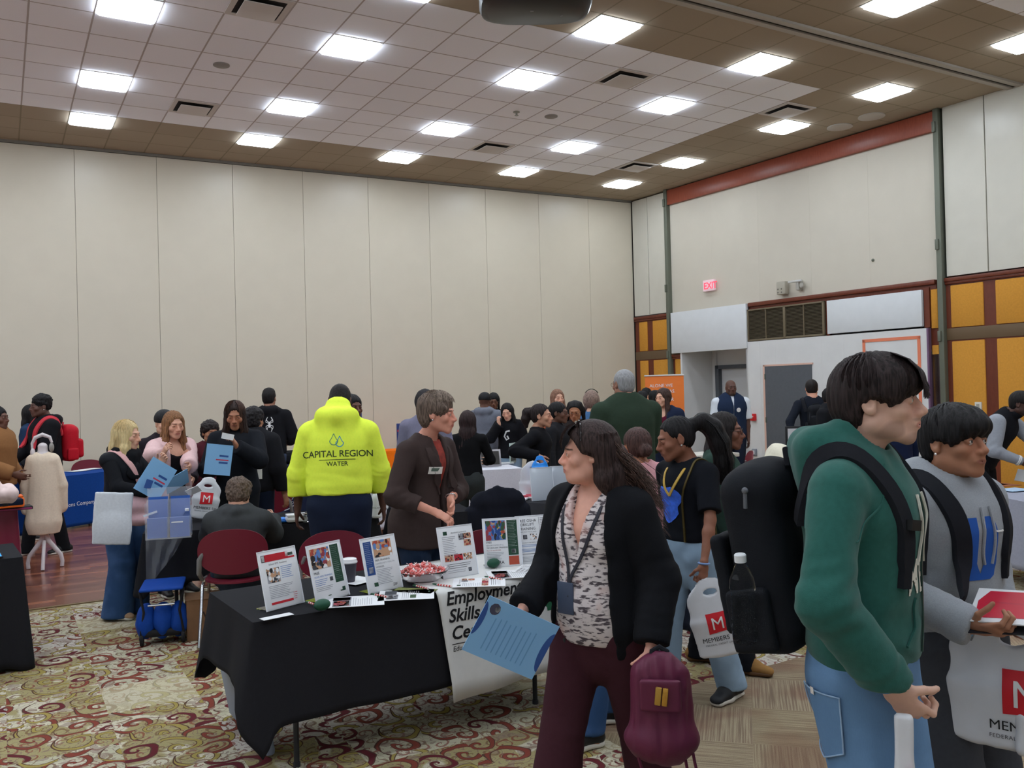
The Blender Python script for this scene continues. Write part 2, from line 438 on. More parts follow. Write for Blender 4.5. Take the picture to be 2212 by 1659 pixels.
    in1 = g.math('MULTIPLY', g.step(s1, 0.66, 0.74), g.math('LESS_THAN', r1, 0.58))
    out2 = g.math('MULTIPLY', g.step(s2, 0.62, 0.72), g.math('LESS_THAN', r2, 0.5))
    line = rgb(96, 70, 60)
    maroon = g.mix(g.math('GREATER_THAN', c1.outputs[1], 0.45), rgb(108, 48, 54), rgb(140, 72, 60))
    fill = g.mix(g.math('GREATER_THAN', c1.outputs[2], 0.62), maroon, rgb(170, 152, 86))
    fade = g.step(wn.outputs['Value'], 0.2, 0.3)
    c = g.mix(g.math('MULTIPLY', out2, 0.75), bg, g.mix(g.math('GREATER_THAN', c2.outputs[1], 0.5), rgb(126, 94, 66), rgb(140, 62, 56)))
    n3 = g.n('ShaderNodeTexNoise', Scale=9.0, Detail=2.0); g.l(ad.outputs[0], n3.inputs['Vector'])
    ct = g.math('ABSOLUTE', g.math('SUBTRACT', g.math('FRACT', g.math('MULTIPLY', n3.outputs['Fac'], 9.0)), 0.5))
    c = g.mix(g.math('MULTIPLY', g.math('LESS_THAN', ct, 0.085), 0.7), c, rgb(136, 108, 104))
    c = g.mix(g.math('MULTIPLY', g.step(n3.outputs['Fac'], 0.60, 0.64), 0.6), c, rgb(150, 128, 118))
    c = g.mix(out1, c, line); c = g.mix(in1, c, fill)
    c = g.mix(g.math('MULTIPLY', g.math('LESS_THAN', ground, 0.17), 0.6), c, rgb(206, 196, 160))
    # the plain striated planks on the right
    PW, PL = 0.25, 1.0
    a = g.math('DIVIDE', g.math('ADD', x, y), 1.4142); b = g.math('DIVIDE', g.math('SUBTRACT', x, y), 1.4142)
    par = g.math('FLOORED_MODULO', g.math('ADD', g.math('FLOOR', g.math('DIVIDE', a, 0.5)), g.math('FLOOR', g.math('DIVIDE', b, 0.5))), 2.0)
    ck = g.math('GREATER_THAN', par, 0.5)
    def stria(u, v):
        q = g.n('ShaderNodeCombineXYZ'); g.l(g.math('MULTIPLY', u, 2.0), q.inputs[0]); g.l(g.math('MULTIPLY', v, 120.0), q.inputs[1])
        t = g.n('ShaderNodeTexNoise', Scale=1.0, Detail=3.0); g.l(q.outputs[0], t.inputs['Vector']); return t.outputs['Fac']
    fa, fb = stria(a, b), stria(b, a)
    mx = g.n('ShaderNodeMix'); g.l(ck, mx.inputs['Factor']); g.l(fa, mx.inputs['A']); g.l(fb, mx.inputs['B']); st = mx.outputs['Result']
    q2 = g.n('ShaderNodeCombineXYZ'); g.l(g.math('FLOOR', g.math('DIVIDE', a, 0.5)), q2.inputs[0]); g.l(g.math('FLOOR', g.math('DIVIDE', b, 0.5)), q2.inputs[1])
    w2 = g.n('ShaderNodeTexWhiteNoise'); g.l(q2.outputs[0], w2.inputs['Vector'])
    pc = g.mix(g.step(st, 0.35, 0.65), rgb(138, 118, 102), rgb(178, 162, 136))
    big2 = g.n('ShaderNodeTexNoise', Scale=2.2, Detail=2.0); g.l(P, big2.inputs['Vector'])
    pc = g.mix(g.math('MULTIPLY', g.step(big2.outputs['Fac'], 0.45, 0.65), 0.55), pc, rgb(132, 92, 80))
    pc = g.mix(g.math('MULTIPLY', w2.outputs['Value'], 0.25), pc, rgb(150, 140, 96))
    jag = g.math('MULTIPLY', g.math('GREATER_THAN', wn.outputs['Value'], 0.5), 0.3)
    zone = g.math('MULTIPLY', g.math('LESS_THAN', g.math('SUBTRACT', g.math('MULTIPLY', g.math('FLOOR', g.math('DIVIDE', y, 0.5)), 0.5), g.math('MULTIPLY', jag, 0.0)), 3.6), g.math('GREATER_THAN', x, 2.62))
    c = g.mix(zone, c, pc)
    fn = g.n('ShaderNodeTexNoise', Scale=260.0, Detail=2.0); g.l(P, fn.inputs['Vector'])
    c = g.mix(1.0, c, g.math('ADD', 0.42, g.math('MULTIPLY', fn.outputs['Fac'], 0.8)), 'MULTIPLY')
    g.l(c, g.b.inputs['Base Color'])
    bp = g.n('ShaderNodeBump', Strength=0.6, Distance=0.004); g.l(fn.outputs['Fac'], bp.inputs['Height']); g.l(bp.outputs[0], g.b.inputs['Normal'])
    return g.m
def wood_mat():
    g = NT('dance_floor_wood', 0.22, 0.45)
    tc = g.n('ShaderNodeTexCoord'); P = tc.outputs['Object']
    br = g.n('ShaderNodeTexBrick', Scale=1.0, Color1=(*rgb(104, 58, 48), 1), Color2=(*rgb(168, 108, 82), 1), Mortar=(*rgb(70, 36, 28), 1), **{'Mortar Size': 0.002, 'Brick Width': 0.8, 'Row Height': 0.10, 'Bias': 0.0})
    g.l(P, br.inputs['Vector'])
    mp = g.n('ShaderNodeMapping', Scale=(3, 45, 1)); g.l(P, mp.inputs['Vector'])
    nz = g.n('ShaderNodeTexNoise', Scale=1.0, Detail=4.0); g.l(mp.outputs[0], nz.inputs['Vector'])
    c = g.mix(g.math('MULTIPLY', nz.outputs['Fac'], 0.5), br.outputs['Color'], rgb(92, 44, 32))
    g.l(c, g.b.inputs['Base Color']); return g.m
def wood_trim_mat(name, a, b):
    g = NT(name, 0.35, 0.4); tc = g.n('ShaderNodeTexCoord'); mp = g.n('ShaderNodeMapping', Scale=(2, 30, 6)); g.l(tc.outputs['Object'], mp.inputs['Vector'])
    nz = g.n('ShaderNodeTexNoise', Scale=1.5, Detail=4.0); g.l(mp.outputs[0], nz.inputs['Vector'])
    g.l(g.mix(nz.outputs['Fac'], a, b), g.b.inputs['Base Color']); return g.m
def struct(mb, name, m, parent=None, **k):
    o = mb.build(name, m, parent, **k)
    if parent is None: o['kind'] = 'structure'
    return o
CREAM = pl('cream_vinyl_panel', 208, 199, 181, rough=0.33, spec=0.4, noise=0.015, nscale=3, bump=0.12, bscale=500)
CREAM2 = pl('pale_panel', 206, 202, 190, rough=0.28, spec=0.4, noise=0.02, nscale=4)
SEAM = pl('seam_dark', 60, 54, 48, rough=0.7)
TRACK = pl('dark_track', 108, 112, 100, rough=0.5, metal=0.3)
WT = wood_trim_mat('mahogany_trim', rgb(118, 58, 38), rgb(92, 42, 28))
WB = wood_trim_mat('mahogany_band', rgb(160, 82, 60), rgb(128, 60, 44))
ORF = pl('ochre_fabric', 206, 146, 62, rough=0.95, spec=0.1, noise=0.06, nscale=40, bump=0.6, bscale=600)
WHT = pl('white_drywall', 214, 214, 214, rough=0.8, noise=0.03, nscale=3)
WH2 = pl('white_board', 214, 217, 220, rough=0.6, noise=0.02, nscale=6)
DGR = pl('dark_grey_door', 88, 92, 98, rough=0.6, noise=0.05, nscale=20)
GRM = pl('bronze_grille', 118, 106, 86, rough=0.5, metal=0.2)
GRD = pl('grille_slat', 92, 82, 66, rough=0.6)
GRB = pl('grille_inside', 40, 36, 30, rough=0.9)

YB, YT = -4.0, 15.9
XL, XR = -8.0, 14.6
b = MB().box(XL, XR, YB, YT, CZ, CZ+0.12); ceil = struct(b, 'ceiling', ceiling_mat(), smooth=False)
b = MB().box(XL, XR, YB, YT, -0.12, 0.0); floor = struct(b, 'floor', carpet_mat(), smooth=False)
b = MB().box(-7.5, 7.6, 8.62, 14.9, 0.0, 0.006); tag(struct(b, 'floor', wood_mat(), smooth=False))
b = MB().box(-7.5, 7.6, 8.585, 8.62, 0.0, 0.009); struct(b, 'trim_1', pl('floor_edge', 120, 100, 70, rough=0.5), smooth=False)
# far wall: the row of tall partition panels
FW = frame((0, 15.83, 0), (12.2, -0.38, 0), (0, 0, 1))       # local x along the wall, y up, z towards the room
FL = math.hypot(12.2, 0.38)
def fw(x): return x
b = MB(); seams = [1.12+1.243*k for k in range(-8, 10)]
for i, s0 in enumerate(seams):
    s1 = min(seams[i]+1.243, FL) if i < len(seams)-1 else FL
    if s1-s0 < 0.05: continue
    b.rbox(s0+0.002, s1-0.002, 0.0, 5.86, -0.07, 0, 0.004, FW, 1)
struct(b, 'wall_far', CREAM, angle=30)
b = MB().box(-8.9, FL+0.1, 0, 5.9, -0.2, -0.02, FW); struct(b, 'wall_far_core', SEAM, smooth=False); bpy.data.objects['wall_far_core'].name = 'wall_back_core'
b = MB().box(-8.9, FL, 5.865, CZ, -0.02, 0.015, FW); struct(b, 'trim_2', pl('grey_track', 128, 124, 116, rough=0.5), smooth=False)  # top track, coloured darker for the shading along the wall top
# right wall, local x = distance from the far corner, y = outwards, z up
CW = Vector((12.2, 15.45, 0)); DW = Vector((0.04, -1, 0)).normalized()
RW = frame(CW, DW, (-DW.y, DW.x, 0))
SE = 19.6
b = MB().box(-0.3, SE, 1.0, 1.15, 0, CZ, RW); struct(b, 'wall_right', WHT, smooth=False)
b = MB()
for s0, s1, z0, z1, y in [(0.03, 0.52, 3.33, CZ-0.03, 0.0), (0.53, 1.12, 3.33, CZ-0.03, 0.0), (7.27, 7.905, 3.33, CZ, 0.0)]+[(7.915+1.24*k, 9.145+1.24*k, 3.33, CZ, 0.0) for k in range(9)]:
    b.rbox(s0+0.002, s1-0.002, y, y+0.1, z0, z1, 0.004, RW, 1)
struct(b, 'wall_right_upper', CREAM2); b = MB()
cuts = [1.2, 2.38, 3.58, 4.76, 5.94, 7.16]
for s0, s1 in zip(cuts[:-1], cuts[1:]): b.box(s0, s1-0.0015, 0.03, 0.12, 3.28, 5.62, RW)
struct(b, 'wall_right_middle', pl('grey_cream_panel', 204, 197, 183, rough=0.5, spec=0.3, noise=0.015, nscale=3), smooth=False)
for o in ('wall_right_upper', 'wall_right_middle'): bpy.data.objects[o].name = 'wall_right'
b = MB().rbox(1.2, 7.14, -0.04, 0.1, 5.58, CZ-0.02, 0.008, RW); struct(b, 'trim_3', WB)
for i, s0 in enumerate((1.12, 7.155)):
    b = MB().rbox(s0, s0+0.085, -0.07, 0.1, 0, CZ, 0.006, RW)
    for z in (1.2, 2.35, 3.75, 5.55): b.rbox(s0+0.0, s0+0.05, -0.1, -0.06, z, z+0.16, 0.004, RW)
    struct(b, 'trim_%d' % (4+i), TRACK)
# wood-framed ochre panels left and right of the white box
def wood_bay(n, s0, s1, panels, rows, z1=3.31):
    b = MB().box(s0, s1, 0.02, 0.12, 0, z1, RW)
    b.rbox(s0, s1, -0.03, 0.05, z1-0.06, z1, 0.01, RW); b.rbox(s0, s1, -0.012, 0.05, z1-0.1, z1-0.055, 0.006, RW)
    o = struct(b, 'wall_right', WT)
    b = MB()
    for a, c in panels:
        for z0, z1_ in rows: b.rbox(a, c, 0.0, 0.06, z0, z1_, 0.012, RW)
    struct(b, 'wall_right', ORF)
    b = MB().rbox(s0, s1, 0.005, 0.05, 2.36, 2.54, 0.004, RW); struct(b, 'trim_%d' % n, pl('brown_rail', 104, 84, 62, rough=0.5))
rows = [(2.55, 3.19), (0.12, 2.34)]
wood_bay(6, 0.02, 1.12, [(0.16, 0.42), (0.6, 1.05)], rows)
wood_bay(7, 1.2, 1.5, [(1.27, 1.46)], [(0.12, 2.34)], 2.43)
rp = [(7.32, 7.82)]+[(8.0+k*1.24, 8.5+k*1.24) for k in range(9)]+[(8.68+k*1.24, 9.06+k*1.24) for k in range(8)]
wood_bay(8, 7.24, SE, rp, rows)
b = MB().box(6.96, 7.155, 0.03, 0.12, 0, 3.31, RW); struct(b, 'wall_right', WT)
b = MB().rbox(7.0, 7.11, 0.0, 0.06, 2.56, 3.17, 0.01, RW).rbox(7.0, 7.11, 0.0, 0.06, 0.1, 2.3, 0.01, RW); struct(b, 'wall_right', ORF)
b = MB().box(6.97, 7.13, 0.012, 0.03, 0.5, 2.2, RW); o = struct(b, 'window_1', TRACK, smooth=False)
b = MB().box(6.985, 7.115, 0.0, 0.012, 0.55, 2.16, RW); b.build('pane', pl('dark_glass', 58, 42, 46, rough=0.08, spec=0.6), o, smooth=False)
b = MB().box(3.34, 7.1, 0.0, 0.06, 3.16, 3.24, RW).rbox(3.34, 7.1, -0.05, 0.05, 3.235, 3.31, 0.015, RW).box(5.075, 5.135, -0.01, 0.06, 2.57, 3.2, RW).box(6.9, 6.99, -0.02, 0.06, 2.58, 3.2, RW); struct(b, 'trim_9', WT)
# white box with its recess
b = MB().box(1.5, 1.55, -0.06, 1.0, 0, 2.5, RW).box(3.28, 3.32, -0.06, 1.0, 0, 2.5, RW).box(3.28, 6.98, -0.06, 0.02, 0, 2.57, RW).box(1.5, 3.33, -0.06, 0.0, 2.5, 2.57, RW).box(1.5, 3.3, -0.06, 1.0, 2.52, 2.6, RW).box(1.5, 1.7, 0.8, 1.0, 0, 2.52, RW).box(2.62, 3.3, 0.8, 1.0, 0, 2.52, RW).box(1.68, 2.65, 0.8, 1.0, 2.16, 2.52, RW)
for s in (3.62, 3.99, 5.0, 5.45): b.box(s, s+0.004, -0.0615, -0.05, 0, 2.56, RW)
struct(b, 'wall_right', WHT, smooth=False)
b = MB().box(6.96, 6.99, -0.07, 0.0, 0, 2.57, RW); struct(b, 'trim_10', pl('purple_edge', 112, 84, 112, rough=0.6), smooth=False)
b = MB().rbox(1.27, 3.33, -0.09, -0.02, 2.45, 3.3, 0.004, RW); struct(b, 'wall_right', WH2)
b = MB().rbox(5.14, 6.89, -0.07, -0.01, 2.6, 3.17, 0.004, RW); struct(b, 'wall_right', WH2)
b = MB().rbox(3.33, 6.97, -0.09, -0.06, 0, 0.12, 0.004, RW); struct(b, 'baseboard_right', pl('pale_base', 205, 203, 200, rough=0.6))
# orange taped frame on the box
b = MB()
for a in [(5.82, 5.87, 1.0, 2.45), (6.8, 6.85, 0.6, 2.45), (5.82, 6.85, 2.41, 2.46)]: b.box(a[0], a[1], -0.068, -0.058, a[2], a[3], RW)
o = struct(b, 'trim_11', pl('orange_edging', 224, 128, 96, rough=0.7), smooth=False)
b = MB().box(6.3, 6.8, -0.064, -0.058, 1.99, 2.02, RW); struct(b, 'trim_12', pl('tan_tape', 196, 168, 140, rough=0.7), smooth=False)
# louvre grille
t = tag(MB().box(3.33, 5.07, -0.02, 0.02, 2.59, 3.17, RW).build('vent_grille', GRB, smooth=False), 'wide bronze louvre grille in four bays between the two white boards on the right wall', 'vent')
b = MB()
for s0, s1 in ((3.33, 3.36), (4.18, 4.23), (5.03, 5.07)): b.rbox(s0, s1, -0.06, 0.0, 2.58, 3.18, 0.004, RW)
for s in (3.765, 4.625): b.box(s, s+0.018, -0.055, 0.0, 2.59, 3.17, RW)
for z in (2.58, 3.15): b.rbox(3.33, 5.07, -0.06, 0.0, z, z+0.03, 0.004, RW)
b.build('frame', GRM, t)
b = MB()
for k in range(22):
    z = 2.62+k*0.0245
    b.box(0, 1.66, -0.012, 0.012, -0.002, 0.002, RW @ Mt((3.37, -0.035, z), rx=R_(35)))
b.build('louvre_slats', GRD, t)
# doors
b = MB().box(3.74, 4.79, -0.075, -0.055, 0.01, 2.09, RW); d = struct(b, 'door_1', DGR, smooth=False)
b = MB().box(3.70, 3.74, -0.08, -0.06, 0.0, 2.12, RW).box(3.70, 4.82, -0.08, -0.06, 2.09, 2.12, RW); b.build('door_edging', pl('pink_edging', 214, 176, 160, rough=0.7), d, smooth=False)
b = MB()
for z in (0.3, 1.05, 1.85): b.rbox(3.735, 3.755, -0.09, -0.07, z, z+0.1, 0.003, RW)
b.build('hinge', TRACK, d)
b = MB().box(1.7, 2.62, 0.86, 0.9, 0.01, 2.12, RW); d = struct(b, 'door_2', pl('pale_door', 206, 208, 212, rough=0.5), smooth=False)
b = MB().rbox(1.66, 1.76, 0.76, 0.9, 0, 2.18, 0.004, RW).rbox(2.58, 2.66, 0.76, 0.9, 0, 2.18, 0.004, RW).rbox(1.66, 2.66, 0.76, 0.9, 2.1, 2.18, 0.004, RW); b.build('door_frame', DGR, d)
# unseen walls, so that the light bounces as it does in the hall
b = MB().box(XL-0.1, XL, YB, YT, 0, CZ); struct(b, 'wall_left', WHT, smooth=False)
b = MB().box(XL, XR, YB-0.1, YB, 0, CZ); struct(b, 'wall_behind', WHT, smooth=False); bpy.data.objects['wall_behind'].name = 'wall_front'
# ceiling track of the folding partition
TRK = pl('white_track', 176, 170, 160, rough=0.5)
b = MB().box(-8, 12.6, 6.98, 7.06, CZ-0.03, CZ).box(-8, 12.6, 7.12, 7.2, CZ-0.03, CZ).box(-8, 12.6, 7.06, 7.12, CZ-0.006, CZ); struct(b, 'trim_13', [TRK])
b = MB().box(-8, 12.6, 7.065, 7.115, CZ-0.012, CZ-0.004); struct(b, 'trim_14', pl('track_slot', 50, 46, 42, rough=0.9), smooth=False)

# ---------------- ceiling fittings ----------------
EM = mat('light_panel', (0.82, 0.91, 1.0), emit=LAMP)
FRW = pl('light_frame', 225, 225, 225, rough=0.4)
HS = 0.282
def make_light(label, loc, group):
    t = thing('ceiling_light', label, 'ceiling light', loc, 0, group)
    b = MB()
    for x0, x1, y0, y1 in ((-0.3, 0.3, -0.3, -HS), (-0.3, 0.3, HS, 0.3), (-0.3, -HS, -HS, HS), (HS, 0.3, -HS, HS)): b.box(x0, x1, y0, y1, -0.008, 0)
    b.build('frame', FRW, t, smooth=False)
    c = 0.03; q = HS; pts = [(-q+c, -q), (q-c, -q), (q, -q+c), (q, q-c), (q-c, q), (-q+c, q), (-q, q-c), (-q, -q+c)]
    MB().poly(pts, -0.03, 0).build('diffuser', EM, t, smooth=False); return t  # lens dropped below the frame; its glowing sides are added to brighten the ceiling
lx = [1.254+2.4384*i for i in range(-3, 5)]; ly = [14.21, 14.21-3*TS, 14.21-7*TS, 14.21-10*TS, 6.06, 3.62, 1.18, -1.25]
rown = ['the row nearest the panelled far wall', 'the second row from the far wall', 'the third row from the far wall', 'the fourth row from the far wall', 'the row just beyond the ceiling track']
ordn = {2: 'leftmost', 3: 'second from left', 4: 'third from left', 5: 'fourth from left', 6: 'fifth from left', 7: 'last'}
VIS = {0: [3, 4, 5, 6, 7], 1: [3, 4, 5, 6, 7], 2: [3, 4, 5, 6, 7], 3: [5, 6, 7], 4: [6, 7]}
L0 = None
for j, y in enumerate(ly):
    for i, x in enumerate(lx):
        if j in VIS and i in VIS[j]:
            k = VIS[j].index(i); n = len(VIS[j]); wd = ['leftmost', 'second from left', 'third from left', 'fourth from left', 'fifth and rightmost'][k] if n == 5 else (['left', 'middle', 'right'][k] if n == 3 else ['left', 'right'][k])
            lb = 'bright square ceiling light panel, %s in %s' % (wd, rown[j]); gr = 'ceiling light panels'
        else: lb = 'bright square ceiling light panel in the part of the ceiling outside the picture'; gr = 'ceiling light panels outside the picture'
        if L0 is None: L0 = make_light(lb, (x, y, CZ), gr)
        else: dup(L0, lb, (x, y, CZ), group=gr)
VW = pl('vent_plate', 205, 198, 194, rough=0.6)
V0 = None
vn = [('at the top edge of the picture', 2.46, 9.33), ('above the left end of the far wall', 2.46, 13.0), ('in the middle of the ceiling near the far wall', 7.3, 13.0), ('beside the brown border above the right', 7.3, 9.33), ('at the right corner of the pale tiles', 10.4, 9.33), ('near the room corner', 10.4, 12.99)]
for w_, x, y in vn:
    lb = 'square ceiling air diffuser, '+w_
    if V0 is None:
        t = V0 = thing('ceiling_vent', lb, 'vent', (x, y, CZ), 0, 'ceiling air diffusers')
        b = MB()
        for a in ((-0.3, 0.3, -0.3, -0.24), (-0.3, 0.3, 0.24, 0.3), (-0.3, -0.24, -0.24, 0.24), (0.24, 0.3, -0.24, 0.24)): b.box(*a, -0.012, 0)
        b.build('frame', VW, t, smooth=False)
        MB().box(-0.24, 0.24, -0.24, 0.24, -0.004, 0).build('slot', pl('slot_dark', 40, 36, 36, rough=0.9), t, smooth=False)
        MB().rbox(-0.2, 0.2, -0.2, 0.2, -0.05, -0.038, 0.004).build('plate', VW, t)
    else: dup(V0, lb, (x, y, CZ))
S0 = None
for w_, x, y, r in [('left of centre', 2.46, 11.17, 0.1), ('near the middle of the ceiling', 7.3, 11.12, 0.1)]:
    o = MB().lathe([(r, 0), (r, -0.012), (r*0.9, -0.016), (0.0, -0.018)], 24).build('ceiling_speaker', pl('speaker_grey', 150, 146, 142, rough=0.7, bump=0.8, bscale=400)); o.location = (x, y, CZ)
    tag(o, 'small round grey ceiling speaker grille '+w_, 'speaker', 'small ceiling speakers')
for w_, x, y in [('nearer the right edge', 11.86, 8.95), ('next to the fifth light panel', 11.86, 9.55)]:
    o = MB().lathe([(0.2, 0), (0.2, -0.014), (0.18, -0.018), (0.0, -0.022)], 32).build('ceiling_speaker', pl('speaker_white', 190, 184, 176, rough=0.6, bump=0.5, bscale=400)); o.location = (x, y, CZ)
    tag(o, 'large round white ceiling speaker in the brown border, '+w_, 'speaker', 'large ceiling speakers')
for w_, x, y in [('in the middle of the pale tiles', 6.72, 11.17), ('in the brown border by the far right vent', 10.95, 12.3)]:
    o = MB().lathe([(0.05, 0), (0.05, -0.01), (0.015, -0.015), (0.015, -0.05), (0.03, -0.052), (0.03, -0.058), (0, -0.058)], 16).build('sprinkler', pl('sprinkler_metal', 150, 148, 142, rough=0.4, metal=0.6)); o.location = (x, y, CZ)
    tag(o, 'small ceiling sprinkler head '+w_, 'sprinkler')
# projector
pj = thing('projector', 'large black projector hanging from the ceiling at the top edge of the picture', 'projector', (4.42, 6.95, 5.33), R_(-28))
bd = MB(); pts = []
for k in range(40):
    a = 2*PI*k/40; ca, sa = math.cos(a), math.sin(a); pts.append((0.53*math.copysign(abs(ca)**0.5, ca), 0.36*math.copysign(abs(sa)**0.55, sa)))
for i, (z, sc) in enumerate([(0.0, 0.86), (0.02, 0.96), (0.06, 1.0), (0.18, 1.0), (0.22, 0.95)]):
    bd.v += [(x*sc, y*sc, z) for x, y in pts]
bd.f = [(i*40+k, i*40+(k+1) % 40, (i+1)*40+(k+1) % 40, (i+1)*40+k) for i in range(4) for k in range(40)]+[tuple(reversed(range(40))), tuple(160+k for k in range(40))]; bd.mi = [0]*len(bd.f)
bd.build('housing', pl('projector_black', 26, 27, 32, rough=0.35, spec=0.5), pj)
MB().lathe([(0.07, 0), (0.07, 0.06), (0.05, 0.07), (0, 0.05)], 24, Mt((0.2, 0.34, 0.12), rx=R_(-90))).build('lens', pl('lens_glass', 30, 30, 40, rough=0.05, spec=0.8), pj)
MB().tube([(0, 0, 0.2), (0, 0, CZ-5.33)], 0.03, 12).rbox(-0.12, 0.12, -0.12, 0.12, 0.2, 0.23, 0.01).build('ceiling_mount', pl('mount_grey', 90, 90, 92, rough=0.5, metal=0.5), pj)
MB().box(-0.05, -0.02, -0.02, 0.0, -0.004, 0.002).ell((0.25, 0.1, 0.0), (0.015, 0.015, 0.004)).build('indicator', pl('ind', 120, 120, 125, rough=0.3), pj)

# ---------------- fittings on the right wall ----------------
def ontext(s, size, M, name, m, parent, bold=0, shear=0, align='LEFT', depth=0.0015, space=1.0):
    v, f = text_mesh(s, size, bold, shear, align, space)
    b = MB(); b.add([M @ Vector((x, y, depth)) for x, y in v], f); return b.build(name, m, parent, smooth=False)
RWF = frame(RW @ Vector((0, 0, 0)), DW, (0, 0, 1))      # local x along the wall, y up, z = x cross y
# DW x Z points into the room (-x)
t = thing('exit_sign', 'small white exit sign with red letters high on the right wall', 'sign', RW @ Vector((2.33, 0.02, 3.66)), 0)
Mloc = Matrix.Translation(-t.location)
MB().rbox(2.18, 2.48, -0.04, 0.02, 3.65, 3.87, 0.006, Mloc @ RW).build('housing', pl('exit_white', 226, 196, 204, rough=0.5, emit=0.25), t)
M = Mloc @ RWF @ Mt((2.2, 3.69, 0.041)); ontext('EXIT', 0.19, M, 'lettering', mat('exit_red', rgb(235, 60, 84), emit=1.1), t, bold=0.012, space=0.92)
t = thing('emergency_light', 'grey emergency light box above the wooden trim on the right wall', 'lamp', RW @ Vector((4.2, 0, 3.5)), 0); Mloc = Matrix.Translation(-t.location)
MB().rbox(4.08, 4.28, -0.1, 0.02, 3.38, 3.62, 0.02, Mloc @ RW).build('housing', pl('beige_box', 172, 166, 152, rough=0.5), t)
b = MB()
for x in (4.12, 4.2):
    for z in (3.42, 3.48): b.ell((x, -0.1, z), (0.015, 0.01, 0.015), 10, 6, Mloc @ RW)
b.build('buttons', pl('bx', 120, 116, 108, rough=0.5), t)
t = thing('speaker_bracket', 'pale bracketed strip fitting beside the emergency light on the right wall', 'bracket', RW @ Vector((4.5, 0, 3.52)), 0); Mloc = Matrix.Translation(-t.location)
MB().rbox(4.36, 4.66, -0.12, -0.08, 3.56, 3.6, 0.01, Mloc @ RW).build('bar', pl('brk', 200, 200, 198, rough=0.3, metal=0.3), t)
MB().rbox(4.52, 4.58, -0.1, 0.03, 3.42, 3.6, 0.01, Mloc @ RW).ell((4.62, -0.06, 3.5), (0.04, 0.04, 0.06), 12, 8, Mloc @ RW).build('bracket_arm', pl('brk2', 176, 172, 164, rough=0.5), t)
t = thing('fire_alarm', 'red fire alarm pull station on the white wall between recess and grey door', 'fire alarm', RW @ Vector((3.45, -0.06, 1.08)), 0); Mloc = Matrix.Translation(-t.location)
MB().rbox(3.38, 3.5, -0.12, -0.06, 1.08, 1.21, 0.008, Mloc @ RW).build('housing', pl('alarm_red', 200, 30, 38, rough=0.4), t)
MB().box(3.41, 3.47, -0.125, -0.115, 1.15, 1.165, Mloc @ RW).box(3.432, 3.447, -0.125, -0.115, 1.12, 1.16, Mloc @ RW).build('pull_handle', pl('alarm_white', 230, 220, 220, rough=0.4), t)
t = thing('wall_outlet', 'small grey metal outlet box low on the white wall under the fire alarm', 'outlet', RW @ Vector((3.44, -0.06, 0.45)), 0); Mloc = Matrix.Translation(-t.location)
MB().rbox(3.39, 3.49, -0.1, -0.06, 0.42, 0.55, 0.006, Mloc @ RW).build('box', pl('outlet_grey', 140, 146, 156, rough=0.4, metal=0.3), t)
MB().box(3.42, 3.46, -0.104, -0.1, 0.45, 0.52, Mloc @ RW).build('socket', pl('outlet_white', 220, 224, 230, rough=0.5), t)
t = thing('light_switch', 'pale switch plate on the ochre panel at right', 'switch', RW @ Vector((7.7, 0, 1.34)), 0); Mloc = Matrix.Translation(-t.location)
MB().rbox(7.66, 7.76, -0.025, 0.01, 1.27, 1.42, 0.006, Mloc @ RW).build('plate', pl('sw_plate', 210, 206, 196, rough=0.4), t)
MB().rbox(7.69, 7.73, -0.035, -0.02, 1.3, 1.39, 0.004, Mloc @ RW).build('toggle', pl('sw_t', 150, 146, 138, rough=0.4), t)
o = MB().ell((6.0, 0.02, 3.76), (0.025, 0.02, 0.025), 12, 8, RW).build('round_hook', TRACK); tag(o, 'tiny dark knob on the pale upper wall at right', 'knob')
# ---------------- people ----------------
def nrm(v): v = A3(v); return v/max(np.linalg.norm(v), 1e-9)
def rotm(ax, a):
    return np.array(Matrix.Rotation(a, 3, Vector(ax)))
def skinmat():
    if 'skin' in MATS: return MATS['skin']
    g = NT('skin', 0.55, 0.35); a = g.n('ShaderNodeVertexColor'); a.layer_name = 'Col'
    tc = g.n('ShaderNodeTexCoord'); nz = g.n('ShaderNodeTexNoise', Scale=45.0, Detail=3.0); g.l(tc.outputs['Object'], nz.inputs['Vector'])
    g.l(g.mix(1.0, a.outputs['Color'], g.math('ADD', 0.9, g.math('MULTIPLY', nz.outputs['Fac'], 0.2)), 'MULTIPLY'), g.b.inputs['Base Color'])
    g.b.inputs['Subsurface Weight'].default_value = 0.08; g.b.inputs['Subsurface Radius'].default_value = (0.01, 0.004, 0.002)
    MATS['skin'] = g.m; return g.m
def hairmat(c, shine=0.4):
    k = 'hair_%d_%d_%d' % c
    if k in MATS: return MATS[k]
    g = NT(k, 0.6, 0.22); tc = g.n('ShaderNodeTexCoord'); mp = g.n('ShaderNodeMapping', Scale=(170, 170, 14)); g.l(tc.outputs['Object'], mp.inputs['Vector'])
    nz = g.n('ShaderNodeTexNoise', Scale=1.0, Detail=3.0); g.l(mp.outputs[0], nz.inputs['Vector'])
    a = rgb(*c); lt = sum(c) > 380; lo = tuple(v*(0.72 if lt else 0.45) for v in a); hi = tuple(min(1, v*(1.15 if lt else 1.5)+0.004) for v in a)
    g.l(g.mix(g.step(nz.outputs['Fac'], 0.3, 0.7), lo, hi), g.b.inputs['Base Color'])
    bp = g.n('ShaderNodeBump', Strength=0.7, Distance=0.003); g.l(nz.outputs['Fac'], bp.inputs['Height']); g.l(bp.outputs[0], g.b.inputs['Normal'])
    MATS[k] = g.m; return g.m
